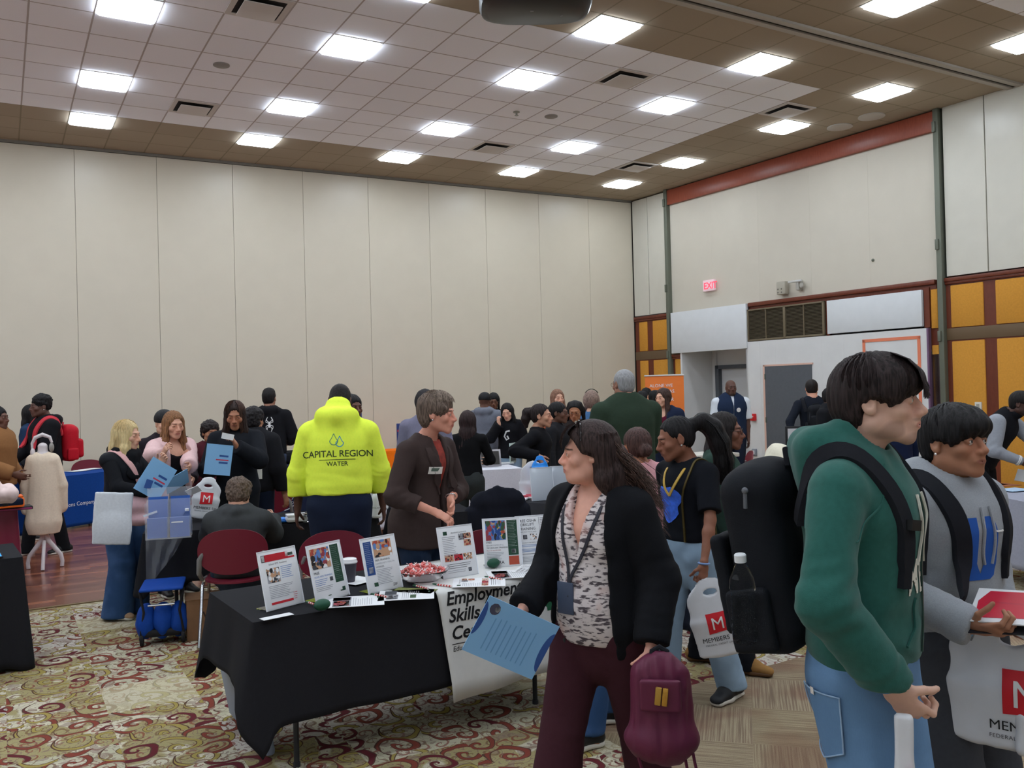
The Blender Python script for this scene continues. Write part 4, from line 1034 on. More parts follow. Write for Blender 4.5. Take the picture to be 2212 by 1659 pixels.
            for q in (1, -1):
                G((q*.068, .0, .02), (q*(.074+vol*.5), .008, -.10), (.016, .042), (.018, .036), .025, side=X)
        elif style in ('pony', 'bun', 'slick'):
            E((0, -.045, -.015), (.066, .058, .06), .03); E((0, .105, -.055), (.12, .108, .135), .012, 's')
            for q in (1, -1): E((q*.085, .015, -.04), (.03, .045, .045), .01, 's')
            if style == 'bun': E((0, -.12, -.02), (.045, .038, .042), .02)
            if style == 'pony': E((0, -.115, .045), (.034, .034, .034), .02)
        elif style in ('beanie',):
            E((0, -.02, .05), (.088, .104, .085), .02); F.cut(H_(0, 0, .012), -M[:, 2]-M[:, 1]*.12, lo=H_(0, 0, 0)-.3, hi=H_(0, 0, 0)+.3)
            G((-.0, 0, 0), (0, 0, 0.001), .001)
        for pr in (parts or ()): pr(E, G)
        # falling locks behind and beside
        fall = fall or []
        for pts, rs in fall:
            P = [H_(*p_) if len(p_) == 3 else A3(p_[:3]) for p_ in pts]; F.chain(P, [tuple(np.array(r)*hk) if isinstance(r, tuple) else r*hk for r in rs], side=X, k=.03)
        v, f = F.mesh(res)
        N = vnormals(v, f); q = ((v-s.hc)@s.HM)/hk
        an = np.arctan2(q[:, 0], -q[:, 1]-.02)
        fr = 26 if style in ('mop', 'pixie', 'long', 'straight', 'bob') else 18
        d = 0.0025*np.sin(an*fr+3*vnoise(q*np.array([12, 12, 6]), seed))+.0025*vnoise(q*np.array([60, 60, 14]), seed+2)
        if style in ('curly', 'afro'): d = .007*vnoise(q*42, seed)+.004*vnoise(q*90, seed+1)
        if style in ('buzz', 'fade', 'slick', 'beanie'): d = d*.25
        v = v+N*d[:, None]
        m = mats or hairmat(c)
        o = raw_obj(name, v, f, m, s.root); s.hairobj = o
        s.hF = F
        return o
    def strands(s, c, n=300, r=.0016, parent=None, gen=None, name='hair_strands', seed=0, steps=9, mats=None):
        rd = random.Random(seed); b = MB()
        for i in range(n):
            pts = gen(rd, i)
            if not pts: continue
            P = [Vector(s.H_(*p_)) for p_ in pts]; N = len(P)
            b.tube(P, r, 3, rs=[r*s.hk*(0.6+0.4*math.sin(PI*min(1, (j+1)/N*1.0))) if j < N-1 else r*.25 for j in range(N)], caps=False)
        return b.build(name, mats or hairmat(c), parent or s.hairobj)
    def wpt(s, p): return s.root.matrix_basis @ Vector(p)
    def world(s, p):
        return Matrix.Translation(s.loc) @ Matrix.Rotation(s.rz, 4, 'Z') @ Vector(p)
    def hand(s, i, f=0.09, p=0.02):
        "point in the palm, in the person's frame"
        fd, pn, *_ = s.hd[i]; return s.wr[i]+fd*f*s.k+pn*p
def project(o, pts, origin, direction, off=0.0015):
    "press flat 2-D lettering or a badge on a garment: rays from origin plane"
    me = o.data; bv = bvhtree.BVHTree.FromPolygons([tuple(v.co) for v in me.vertices], [tuple(p.vertices) for p in me.polygons])
    d = Vector(direction).normalized(); out = []
    for p in pts:
        h = bv.ray_cast(Vector(p), d, 1.0)
        out.append(Vector(h[0])-d*off if h[0] is not None else None)
    return out
def decal(o, name, v2, faces, M, m, parent=None, off=0.0025, sub=0.02):
    """v2: points in the local xy plane of M (z of M points back towards the viewer of the print); rays go along -z"""
    bm = bmesh.new(); vs = [bm.verts.new((x, y, 0)) for x, y in v2]
    for f in faces:
        try: bm.faces.new([vs[i] for i in f])
        except Exception: pass
    bmesh.ops.triangulate(bm, faces=bm.faces[:])
    for _ in range(4):
        es = [e for e in bm.edges if e.calc_length() > sub]
        if not es: break
        bmesh.ops.subdivide_edges(bm, edges=es, cuts=1); bmesh.ops.triangulate(bm, faces=bm.faces[:])
    P = [M @ v.co for v in bm.verts]; d = -(M.to_3x3() @ Vector((0, 0, 1)))
    Q = project(o, P, None, d, off)
    bm.verts.index_update(); b = MB(); ids = {}
    vv = [q if q is not None else None for q in Q]
    fs = [[v.index for v in f.verts] for f in bm.faces]; fs = [f for f in fs if all(vv[i] is not None for i in f)]
    b.v = [tuple(q) if q is not None else (0, 0, 0) for q in vv]; b.f = [tuple(f) for f in fs]; b.mi = [0]*len(fs); bm.free()
    r = b.build(name, m, parent or o, smooth=True, angle=180); return r
def decal_text(o, s_, size, M, m, name='lettering', **k):
    v, f = text_mesh(s_, size, **k); return decal(o, name, v, f, M, m)

def ribbon_on(o, pts, width, thick, name, m, parent, off=0.003, n=24, flat=True, closed=False, rs=None):
    """a strap laid over a garment: pts are guide points in the garment's frame"""
    bv = bvhtree.BVHTree.FromPolygons([tuple(v.co) for v in o.data.vertices], [tuple(p.vertices) for p in o.data.polygons]) if o is not None else None
    P = [Vector(p) for p in pts]; Q = []
    for i in range(n+1):
        t = i/n*(len(P)-1); j = min(int(t), len(P)-2); u = t-j
        p0, p1, p2, p3 = P[max(j-1, 0)], P[j], P[j+1], P[min(j+2, len(P)-1)]
        q = 0.5*((2*p1)+(p2-p0)*u+(2*p0-5*p1+4*p2-p3)*u*u+(3*p1-p0-3*p2+p3)*u**3)
        Q.append(q)
    N = []
    for i, q in enumerate(Q):
        if bv is not None:
            h = bv.find_nearest(q); nn = h[1]
            if (q-h[0]).length > 1e-5 and (q-h[0]).dot(nn) > 0: nn = (q-h[0]).normalized()*0.5+nn*0.5
            N.append(nn.normalized()); Q[i] = h[0]+nn.normalized()*off if flat else q
        else: N.append(Vector((0, -1, 0)))
    for _ in range(3): Q = [Q[0]]+[(Q[i-1]+Q[i]*2+Q[i+1])/4 for i in range(1, len(Q)-1)]+[Q[-1]]; N = [N[0]]+[((N[i-1]+N[i]*2+N[i+1])/4).normalized() for i in range(1, len(N)-1)]+[N[-1]]
    b = MB(); vs = []
    for i, q in enumerate(Q):
        t = (Q[min(i+1, n)]-Q[max(i-1, 0)]).normalized(); sd = t.cross(N[i]).normalized(); w_ = width*(rs[min(int(i/n*(len(rs)-1)+.5), len(rs)-1)] if rs else 1)
        for a, c in ((-1, 0), (-.8, 1), (.8, 1), (1, 0)): vs.append(q+sd*a*w_/2+N[i]*c*thick)
        vs += [q+sd*w_/2-N[i]*thick*.5, q-sd*w_/2-N[i]*thick*.5]
    fs = [(i*6+k, i*6+(k+1) % 6, (i+1)*6+(k+1) % 6, (i+1)*6+k) for i in range(n) for k in range(6)]+[tuple(range(5, -1, -1)), tuple(n*6+k for k in range(6))]
    b.add(vs, fs); return b.build(name, m, parent)
def glasses(p, m, y=.102, name='glasses', r=.021):
    b = MB(); M = Matrix.Translation(Vector(p.hc)) @ Matrix((p.HM*p.hk).tolist()).to_4x4()
    for q in (1, -1):
        pts = [M @ Vector((q*.032+r*1.15*math.cos(a), y-.006*math.cos(a)*q*0.6, -.002+r*math.sin(a)*.85)) for a in [2*PI*i/20 for i in range(21)]]
        b.tube(pts, .0014, 6, caps=False)
        b.tube([M @ Vector((q*.056, y-.006, .004)), M @ Vector((q*.078, .05, .006)), M @ Vector((q*.081, -.005, .005))], .0016, 6)
    b.tube([M @ Vector((.009, y+.002, 0)), M @ Vector((0, y+.005, .003)), M @ Vector((-.009, y+.002, 0))], .0014, 6)
    return b.build(name, m, p.root)
def earring(p, q, m, r=.004, z=-.036):
    b = MB(); b.ell(p.H_(q*.087, -.004, z), (r, r, r), 10, 7); return b.build('earring', m, p.root)
def wristband(p, i, m, r=.03, at_=-.01, name='wristband', w_=.007):
    fd = Vector(p.hd[i][0]); c = Vector(p.wr[i])+fd*at_; a = fd.orthogonal().normalized(); b_ = fd.cross(a); b = MB()
    b.tube([c+(a*math.cos(t)+b_*math.sin(t))*r for t in [2*PI*k/20 for k in range(21)]], w_, 6, caps=False); return b.build(name, m, p.root)
def back(pts_, w=(.075, .08, .08, .06), d=(.05, .045, .04, .03)):
    return (pts_, [(w[min(i, 3)], d[min(i, 3)]) for i in range(len(pts_))])
LONG = [back([(0, -.06, 0), (0, -.078, -.12), (0, -.085, -.24), (0, -.09, -.34)]),
        ([(.068, .01, -.04), (.082, .02, -.14), (.09, .045, -.24), (.085, .06, -.33)], [.022, .026, .026, .014]), ([(-.068, .01, -.04), (-.082, .02, -.14), (-.09, .045, -.24), (-.085, .06, -.33)], [.022, .026, .026, .014])]
LONGB = [back([(0, -.06, 0), (0, -.08, -.12), (0, -.095, -.26), (0, -.105, -.40)], (.075, .085, .095, .07))]
# ---------------- the people in the foreground ----------------
BLK = cloth('black_knit', 24, 25, 29); BLK2 = cloth('black_tee', 22, 24, 30); NAVY = cloth('navy_cloth', 30, 38, 58)
SHB = pl('black_leather', 24, 24, 26, rough=0.45); BPK = cloth('backpack_black', 27, 29, 34, rough=0.75, bump=0.5, bscale=500); STR = cloth('strap_black', 34, 35, 40)
GOLD = pl('gold', 200, 160, 80, rough=0.3, metal=0.8); SILV = pl('silver', 200, 200, 205, rough=0.25, metal=0.9)

# 1 young man in the green hoodie
p = gh = Person('person with dark mop of hair in dark green zip hoodie, wearing a black backpack', 1850, 2.5, 1.845, 76, rh=dict(p=(1922, 1476, 2.24), curl=1.3, palm=(-1, .3, 0), th=.8), relb=(1, -.45, -.1), lh=dict(p=(-.13, .05, 1.12), dir=(1, .05, -.1), palm=(0, -1, 0), curl=.3), head=(-8, 2, 0), res=.0075, seed=1, skin=(214, 172, 152), sh=1.02, neckf=.012, lips=(190, 122, 112), beard=.35, brow=(46, 32, 28), hs=1.0, fat=.94)
p.body(headres=.0026, handres=.0035); p.eyes()
GRN = cloth('dark_green_fleece', 42, 92, 84, sheen=0.15, noise=.07)
p.garment('hoodie', GRN, hem=.01, grow=.042, hood=True, wr=.010, hoodk=1.12, hoodup=.9, sgrow=.026, res=.0065)
b = MB(); 
DST = cloth('drawstring_white', 215, 212, 200)
for q in (.03, -.03):
    P0 = p.T(q, .11, .49); ribbon_on(p.top, [p.T(q, .2, .47), p.T(q*1.4, .22, .40), p.T(q*.8, .22, .33), p.T(q*1.6, .22, .27)], .007, .004, 'drawstring', DST, p.root, off=.004)
v, f = text_mesh('ME', .085, .003); decal(p.top, 'white_print', [(x, y*1.6) for x, y in v], f, frame(p.T(.09, .4, .20), -p.X, p.U), DST)
ribbon_on(p.top, [p.T(0, .2, .46), p.T(0, .25, .3), p.T(0, .25, .1), p.T(0, .22, .03)], .010, .003, 'zip', pl('zip_dark', 30, 60, 54, rough=.4), p.root)
v_ = [(0, 0), (.10, .02), (.13, .12), (.05, .17), (0, .17)]
ribbon_on(p.top, [p.T(.13, .2, .07), p.T(.10, .25, .13), p.T(.07, .25, .18)], .006, .004, 'pocket_seam', GRN, p.root)
JN = denim('mid_blue_denim', 100, 134, 172, .3)
ribbon_on(p.top, [p.T(.10, .10, .54), p.T(.19, .12, .44), p.T(.26, .06, .36), p.T(.27, -.04, .38), p.T(.2, -.14, .46)], .005, .002, 'shoulder_seam', GRN, p.root, off=.001, n=30)
p.pants(JN, 'jeans', grow=.028, hemr=.105, kneer=.105, top=.08, res=.009, wide=.01)
dk = denim('denim_stitch', 60, 84, 120)
# back pocket with stitched edge
PK = [(0, 0), (.14, 0), (.14, -.15), (.07, -.185), (0, -.15)]
M = frame(p.T(.02, -.5, -.02), p.X, p.U); M = frame(p.T(.38, -.24, -.045), nrm(p.X*.43+p.F*.9), p.U)
decal(p.legs, 'back_pocket', PK, [(0, 1, 2, 3, 4)], M, JN, off=.006)
rim = []
pts = PK+[PK[0]]
b = MB()
bv = bvhtree.BVHTree.FromPolygons([tuple(v.co) for v in p.legs.data.vertices], [tuple(q.vertices) for q in p.legs.data.polygons])
ln = []
for (x0, y0), (x1, y1) in zip(pts[:-1], pts[1:]):
    for t in np.linspace(0, 1, 8, endpoint=False):
        o_ = M @ Vector((x0+(x1-x0)*t, y0+(y1-y0)*t, 0)); h = bv.ray_cast(o_, -(M.to_3x3() @ Vector((0, 0, 1))), 1.0)
        if h[0]: ln.append(h[0]+h[1]*.007)
if len(ln) > 4: b.tube(ln+[ln[0]], .0022, 6, caps=False); b.build('pocket_stitching', denim('stitch_pale', 150, 176, 205), p.root)
tb = decal(p.legs, 'pocket_tab', [(.05, .008), (.065, .008), (.065, -.012), (.05, -.012)], [(0, 1, 2, 3)], M, pl('tab_white', 225, 220, 215), off=.011)
p.shoes(SHB)
HC = (40, 30, 30)
p.hair('mop', HC, res=.005)
def g_mop(rd, i):
    a = rd.uniform(-PI, PI); r0 = rd.uniform(.0, .5); L = rd.uniform(.10, .155)
    x, y = math.sin(a), math.cos(a); frt = max(0, y)
    pts = []
    for j in range(8):
        t = j/7; th = .25+r0*.4+t*(1.25 if y > .2 else 1.5)
        R = np.array([.092, .110, .082]); px_ = math.sin(th)*x; py_ = math.sin(th)*y; pz_ = math.cos(th)
        pts.append((px_*R[0]*(1+.02*t), py_*R[1]-.0+.012*t*frt, .052+pz_*R[2]-(.018*t*t if y > 0 else .0)))
    z = pts[-1][2]
    return pts
p.strands(HC, 620, .0021, gen=g_mop, seed=3)
def g_fr(rd, i):
    x = rd.uniform(-.07, .07); L = rd.uniform(.05, .085)
    return [(x*.7, .045, .127), (x*.85, .085, .108), (x, .110, .085-L*.1), (x*1.05+rd.uniform(-.005, .005), .121, .07-L*.4), (x*1.1+rd.uniform(-.01, .01), .120+rd.uniform(-.004, .01), .085-L)]
p.strands(HC, 240, .0020, gen=g_fr, seed=5)
wristband(p, 0, pl('band_blue', 60, 130, 190, rough=.5), r=.028, at_=.0)

def backpack(label, p, m, w_=.32, h=.5, d=.20, zc=.25, y0=-.13, pocket=True, tilt=0, res=.009, straps=True, name='backpack', fp=.045, sw=.055, sm=None, inset=.0, handle=True, xo=0.0):
    "a worn pack: its own thing, in the wearer's frame"
    t = thing(name, label, 'backpack', p.loc, p.rz)
    T = p.T; k = 1/p.k; F = SDF(); Bm = Matrix(np.stack([p.X, p.F, p.U], 1).tolist()) @ Matrix.Rotation(R_(tilt), 3, 'X')
    c = T(xo, y0-d/2, zc)
    F.box(c, (w_/2, d/2, h/2), Bm, r=.075, k=.02)
    F.ell(T(xo, y0-d/2-.01, zc+h*.38*k), (w_*.42, d*.52, h*.16), Bm, k=.05)
    v, f = F.mesh(res); v = wrinkle(v, f, .007, 9, p.seed+40, st=(1, 1, .5)); o = raw_obj('main_compartment', v, f, m, t)
    F = SDF(); F.box(T(xo, y0-d-.01, zc-h*.14), (w_*.40, fp, h*.27), Bm, r=min(.035, fp*.9)); v, f = F.mesh(res); v = wrinkle(v, f, .005, 12, p.seed+41); raw_obj('front_pocket', v, f, m, t)
    if pocket:
        for q in (1, -1):
            F = SDF(); F.box(T(xo+q*(w_/2+.002), y0-d*.52, zc-h*.28), (.022, d*.36, h*.17), Bm, r=.018); v, f = F.mesh(res); v = wrinkle(v, f, .003, 12, p.seed+42); raw_obj('side_pocket', v, f, m, t)
    sm = sm or STR
    b = MB(); 
    if handle:
        b.tube([T(xo-.035, y0-.03, zc+h*.48), T(xo-.035, y0-.035, zc+h*.56), T(xo+.035, y0-.035, zc+h*.56), T(xo+.035, y0-.03, zc+h*.48)], .010, 8); b.build('carry_handle', sm, t)
    zp = MB(); zp.tube([T(xo-w_*.42, y0-d*.75, zc-h*.1), T(xo-w_*.38, y0-d*.85, zc+h*.32), T(xo, y0-d*.8, zc+h*.47), T(xo+w_*.38, y0-d*.85, zc+h*.32), T(xo+w_*.42, y0-d*.75, zc-h*.1)], .004, 6); zp.build('zipper', pl('zip_black', 50, 52, 58, rough=.35), t)
    if straps and p.top is not None:
        for q in (1, -1):
            ribbon_on(p.top, [T(q*.13, y0, .37), T(q*.15, -.13, .46), T(q*.155, -.05, .56), T(q*.15, .04, .56), T(q*.14, .15, .46), T(q*.135, .2, .32), T(q*.15, .2, .22)], sw, .012, 'shoulder_strap', sm, t, off=.004, n=32, rs=[1, 1, 1, 1, 1, .7])
    return t
bp = backpack('large black backpack with a water bottle in its side pocket, on green hoodie wearer', p, BPK, w_=.34, h=.54, d=.18, zc=.26, y0=-.15, res=.008, tilt=10, fp=.022)
ribbon_on(p.top, [p.T(.125, .2, .40), p.T(.128, .2, .37)], .05, .016, 'strap_buckle', pl('buckle', 16, 16, 18, rough=.3), bp, off=.012, n=4)
# zip pull
b = MB(); q0 = p.T(.182, -.25, .46); b.tube([q0, q0+p.U*-.05], .006, 6).ell(q0, (.01, .01, .01), 8, 6).build('zip_pull', pl('pull_grey', 96, 98, 104, rough=.4), bp)
def bottle(label, loc, h=.23, r=.034, M=None, cap=(225, 228, 232), wrap=None, group=None, clear=True):
    t = thing('water_bottle', label, 'bottle', loc, 0, group); M = M or Matrix.Identity(4)
    pr = [(r*.8, 0), (r, .01)]
    for i in range(6): z = .02+i*h*.09; pr += [(r, z), (r*.95, z+h*.045)]
    pr += [(r, h*.62), (r*.96, h*.72), (r*.55, h*.86), (r*.38, h*.9), (r*.38, h*.93)]
    MB().lathe(pr, 20, M).build('bottle_body', mat('clear_plastic', (.9, .93, .95), rough=.03, trans=1, ior=1.12, spec=.6) if clear else pl('bottle_white', 226, 228, 232, rough=.35), t)
    MB().lathe([(r*.46, h*.92), (r*.46, h*1.0), (r*.4, h*1.01), (0, h*1.01)], 16, M).build('cap', pl('cap_%d_%d_%d' % cap, *cap, rough=.4), t)
    if wrap: MB().lathe([(r*1.01, h*.35), (r*1.01, h*.58)], 20, M).build('bottle_label', pl('wrap_%d_%d_%d' % wrap, *wrap, rough=.4), t)
    return t
Mb = Matrix(np.stack([p.X, p.F, p.U], 1).tolist()).to_4x4() @ Matrix.Rotation(R_(6), 4, 'Y')
bottle('clear water bottle with pale cap in the side pocket of the black backpack', p.world(p.T(.205, -.25, .06)), .25, .036, M=Matrix.Rotation(p.rz, 4, 'Z') @ Mb)

# 2 young man in the grey hoodie
p = gy = Person('person with black hair in grey hoodie with large blue letter, holding leaflets', 2040, 3.0, 1.685, 52, rh=dict(p=(2095, 1352, 2.70), curl=1.0, dir=(.0, 1, .05), palm=(-.5, 0, .8), th=.9), lh=dict(p=(2168, 1335, 2.90), curl=1.2, dir=(.25, 1, -.1), palm=(.8, 0, .3), th=.8), relb=(.6, -.7, -.5), lelb=(-.6, -.6, -.5), head=(2, 4, 0), res=.0078, seed=2, skin=(166, 116, 90), lips=(140, 84, 72), brow=(24, 18, 18), hs=1.0)
p.body(headres=.0028, handres=.0037); p.eyes()
GRY = cloth('heather_grey_fleece', 150, 154, 160, noise=.08, nscale=250, sheen=.1)
p.garment('hoodie', GRY, hem=-.03, grow=.032, hood=True, wr=.008, res=.0068, hoodk=1.0, hoodup=.6)
BLU = pl('print_blue', 32, 84, 168, rough=.8)
# blue block letter with a pale blade cut in it
M = frame(p.T(.035, .45, .335), -p.X, p.U)
Dp = [(-.075, .10), (-.02, .10), (-.02, .055), (-.018, -.05), (0, -.085), (.012, -.05), (.018, .06), (.005, .10), (.045, .10), (.068, .08), (.078, .04), (.078, -.06), (.065, -.095), (.04, -.105), (-.075, -.105), (-.055, -.08), (-.055, .07)]
decal(p.top, 'letter_print', Dp, [tuple(range(len(Dp)))], M, BLU, off=.003)
for q in (.022, -.022):
    ribbon_on(p.top, [p.T(q, .2, .49), p.T(q*1.1, .25, .42), p.T(q*1.2, .25, .33), p.T(q*1.1, .25, .27)], .008, .004, 'drawstring', GRY, p.root, off=.005)
ribbon_on(p.top, [p.T(.13, .25, -.0), p.T(.12, .25, .05), p.T(.085, .25, .115), p.T(-.085, .25, .115), p.T(-.12, .25, .05)], .006, .004, 'pouch_pocket_seam', cloth('grey_seam', 132, 136, 142), p.root, off=.002, n=40)
ribbon_on(p.top, [p.T(-.09, .25, .385), p.T(-.055, .25, .38), p.T(-.03, .25, .392)], .006, .002, 'white_mark', pl('mark_white', 235, 235, 235), p.root, n=8)
p.pants(cloth('charcoal_sweatpants', 66, 68, 74), 'sweatpants', grow=.03, hemr=.09, kneer=.10, top=.08, res=.0095, wr=.006)
p.shoes(SHB)
HB = (22, 20, 22)
p.hair('mop', HB, res=.005, vol=-.004)
def g_mop2(rd, i):
    a = rd.uniform(-PI, PI); x, y = math.sin(a), math.cos(a); r0 = rd.uniform(0, .5); pts = []
    for j in range(7):
        t = j/6; th = .15+r0*.4+t*(1.0 if y > .2 else 1.35); pts.append((math.sin(th)*x*.088, math.sin(th)*y*.106+.006*t*max(0, y), .050+math.cos(th)*.080))
    return pts
p.strands(HB, 420, .0022, gen=g_mop2, seed=9)
earring(p, 1, mat('diamond', (1, 1, 1), rough=.1, metal=.6, spec=1), .0045)
wristband(p, 0, pl('band_blue2', 50, 150, 205, rough=.5), r=.031, at_=-.012, w_=.009)
backpack('black backpack worn over the grey hoodie, mostly its straps showing', p, BPK, w_=.30, h=.44, d=.14, zc=.27, y0=-.13, res=.011, sw=.065)

# 3 woman walking left in black cardigan
p = ld = Person('person with long dark hair in black cardigan and patterned blouse, walking left', 1288, 3.4, 1.64, -36, sex='f', fat=1.14, relb=(.35, -.8, -.6), rh=dict(p=(1132, 1312, 3.3), curl=1.1, dir=(.1, .55, -.6), palm=(-.6, .2, -.6), th=.9), sh=.92, lelb=(-.2, -1, 0), lh=dict(p=(1408, 1388, 3.16), curl=1.6, dir=(0, .1, -1), palm=(1, .3, 0), th=.9), head=(49, 0, 0), feet=((.11, .24), (-.10, -.22)), res=.009, seed=3, skin=(222, 166, 146), lips=(196, 118, 110), neckf=.015, hs=.94)
p.body(headres=.003, handres=.0042); p.eyes()
def blouse_mat():
    g = NT('patterned_blouse', .85, .2); tc = g.n('ShaderNodeTexCoord'); mp = g.n('ShaderNodeMapping', Scale=(30, 30, 95)); g.l(tc.outputs['Object'], mp.inputs['Vector'])
    n = g.n('ShaderNodeTexNoise', Scale=1.0, Detail=3.0); g.l(mp.outputs[0], n.inputs['Vector'])
    n2 = g.n('ShaderNodeTexNoise', Scale=9.0, Detail=1.0); g.l(tc.outputs['Object'], n2.inputs['Vector'])
    c = g.mix(g.step(n.outputs['Fac'], .50, .60), rgb(214, 204, 204), rgb(84, 76, 82)); c = g.mix(g.math('MULTIPLY', g.step(n2.outputs['Fac'], .58, .68), .5), c, rgb(206, 160, 150)); g.l(c, g.b.inputs['Base Color']); return g.m
p.garment('blouse', blouse_mat(), hem=-.07, grow=.020, sleeve=.3, vneck=.30, res=.008, belly=.035, wr=.005, bust=.9)
blouse = p.top
p.garment('cardigan', BLK, hem=-.12, grow=.042, wedge=(.10, .13, .36), res=.008, wr=.006, cuff=True, belly=.03, bust=.6, neck=.012)
card = p.top
LNY = pl('lanyard', 44, 44, 54, rough=.6)
for q in (1, -1): ribbon_on(blouse, [p.T(q*.075, -.02, .56), p.T(q*.085, .1, .47), p.T(q*.06, .22, .34), p.T(.03+q*.01, .25, .22), p.T(.035, .25, .14)], .014, .002, 'lanyard', LNY, p.root, off=.006)
M = frame(p.T(.075, .195, .06), -p.X, p.U-p.X*.05); MB().rbox(0, .075, 0, .12, -.004, .004, .004, M).build('badge', pl('badge_slate', 66, 76, 96, rough=.4), p.root)
MB().rbox(.0, .09, 0, .10, -.02, .02, .008, frame(p.T(.165, .10, -.16), -p.X*.6+p.F*.2, p.U)).build('phone_pouch', SHB, p.root)
MAR = cloth('maroon_trousers', 66, 36, 44)
p.pants(MAR, 'trousers', grow=.018, hemr=.10, kneer=.082, top=.08, res=.010, wr=.006)
p.shoes(SHB)
HL = (52, 38, 36)
p.hair('slick', HL, thick=.016, res=.006, vol=.006, fall=[back([(0, -.06, .02), (-.0, -.10, -.08), (.0, -.13, -.18), (0, -.15, -.27)], (.075, .08, .075, .045), (.055, .055, .05, .03)), ([(.06, -.04, .02), (.07, -.05, -.08), (.06, -.09, -.16)], [.025, .03, .02]), ([(-.06, -.04, .02), (-.07, -.05, -.1), (-.06, -.09, -.2)], [.024, .03, .02])])
def g_long(rd, i):
    a = rd.uniform(1.75, 2*PI-1.75); x, y = math.sin(a), math.cos(a); z0 = rd.uniform(.06, .13); L = rd.uniform(.30, .46)
    bk = max(0, -y); pts = [(x*.03, y*.03-.01, .132)]
    for j in range(1, 10):
        t = j/9; d = L*t
        w_ = .086+.01*math.sin(t*3); pts.append((x*w_*(1-.15*t)+.006*math.sin(t*9+i), -.02+y*(.095+.01*t)-.05*t*t-.02*t, .11-d*d*.5-d*.75))
    return pts
p.strands(HL, 520, .0026, gen=g_long, seed=7)
def g_wind(rd, i):
    x = rd.uniform(-.07, .07); z = rd.uniform(-.15, .03); L = rd.uniform(.10, .24); dz = rd.uniform(.3, 1.0)
    return [(x, -.10+.0*rd.random(), z+.03), (x*1.05, -.13, z-.01)]+[(x*(1+.2*t)+.004*math.sin(i+t*6), -.13-L*t*.8, z-.01-L*dz*t-.05*t*t) for t in (.25, .5, .75, 1)]
p.strands((84, 62, 54), 480, .0014, gen=g_wind, seed=8)
def g_bang(rd, i):
    x = rd.uniform(-.06, .06); return [(x*.5, .03, .135), (x*.8, .08, .112), (x*1.0, .104, .078), (x*1.15+rd.uniform(-.01, .01), .112, .045), (x*1.25, .108, .022)]
p.strands(HL, 130, .0022, gen=g_bang, seed=9)
def g_side(rd, i):
    q = rd.choice((1, -1)); return [(q*.03, .04, .125), (q*.07, .05, .09), (q*.086, .03, .04), (q*.09, .0+rd.uniform(-.01, .01), -.0), (q*.088, -.04, -.02), (q*.08, -.09, -.06)]
p.strands(HL, 160, .0024, gen=g_side, seed=10)
b = MB(); b.tube([p.H_(.088*math.sin(t), .035, .035+.1*math.cos(t)) for t in np.linspace(-1.35, 1.35, 16)], .0035, 8); b.tube([p.H_(-.05, .05, .118), p.H_(0, .045, .128), p.H_(.05, .05, .118)], .006, 8); b.build('sunglasses', pl('sunglass_dark', 50, 44, 44, rough=.15, metal=.3), p.root)
wristband(p, 1, SILV, r=.035, at_=-.02, w_=.003, name='bracelet')

# 4 girl in black tee with high ponytail
p = pg = Person('person with high black ponytail in black graphic tee and light blue jeans', 1478, 4.95, 1.60, -44, sex='f', lelb=(-.8, -.4, -.2), lh=dict(p=(1520, 1232, 4.60), curl=1.5, dir=(0, .1, -1), palm=(1, 0, 0), th=.8), rh=dict(p=(1450, 1210, 5.2), curl=.8), head=(32, -14, 0), feet=((.10, .12), (1583, 1508)), res=.0105, seed=4, skin=(140, 92, 72), lips=(110, 62, 60), brow=(22, 16, 16))
p.feetfix = 1
p.body(headres=.0036, handres=.005)
p.garment('tee_shirt', BLK2, hem=.06, grow=.026, sleeve=.42, cuff=False, res=.0095, neck=.012, wr=.005)
Bp = [(0.09*math.cos(a)*(1+.2*math.sin(5*a)), .10*math.sin(a)*(1+.2*math.sin(3*a))) for a in [2*PI*i/24 for i in range(24)]]
decal(p.top, 'graphic_print', Bp, [tuple(range(24))], frame(p.T(.03, .4, .30), -p.X, p.U), mat('print_bright_blue', rgb(58, 104, 214), rough=.8, noise=.35, nscale=25), off=.004)
for q in (1, -1): ribbon_on(p.top, [p.T(q*.06, -.03, .56), p.T(q*.07, .08, .49), p.T(q*.035, .2, .38), p.T(0, .2, .33)], .016, .003, 'gold_chain', pl('yellow_lanyard', 196, 160, 72, rough=.5), p.root, off=.005)
ribbon_on(p.top, [p.T(-.10, .16, .05), p.T(-.12, .2, .3), p.T(-.125, .1, .50), p.T(-.115, .0, .54), p.T(-.15, -.12, .40), p.T(-.2, -.13, .12), p.T(-.2, -.1, -.02)], .012, .006, 'bag_chain', pl('dark_gold_chain', 84, 72, 38, rough=.4, metal=.5, bump=1, bscale=150), p.root, off=.006, n=40)
LJ = denim('light_blue_denim', 140, 164, 186, .3)
p.pants(LJ, 'jeans', grow=.016, hemr=.088, kneer=.085, top=.115, res=.010, hemz=.06)
sh = p.shoes(pl('shoe_black', 30, 32, 36, rough=.6), size=1.15)
for s_ in sh:
    v0 = np.array([tuple(v.co) for v in s_.data.vertices])
p.hair('pony', (20, 18, 20), res=.0065, thick=.006, fall=[([(0, -.13, .05), (0, -.18, .05), (0, -.22, 0), (0, -.235, -.09), (0, -.23, -.2), (0, -.20, -.3)], [(.03, .03), (.05, .045), (.065, .05), (.07, .055), (.06, .05), (.035, .03)])])
def g_pony(rd, i):
    x = rd.gauss(0, .024); s0 = rd.gauss(0, .010); return [(x*.3, -.12, .05), (x*.9, -.18+s0*.6, .065+s0), (x*1.4, -.225+s0, .01), (x*1.7, -.25+s0, -.09), (x*1.8, -.25+s0*1.4, -.2), (x*1.6+rd.gauss(0, .01), -.22+s0*1.5, -.28-rd.random()*.09)]
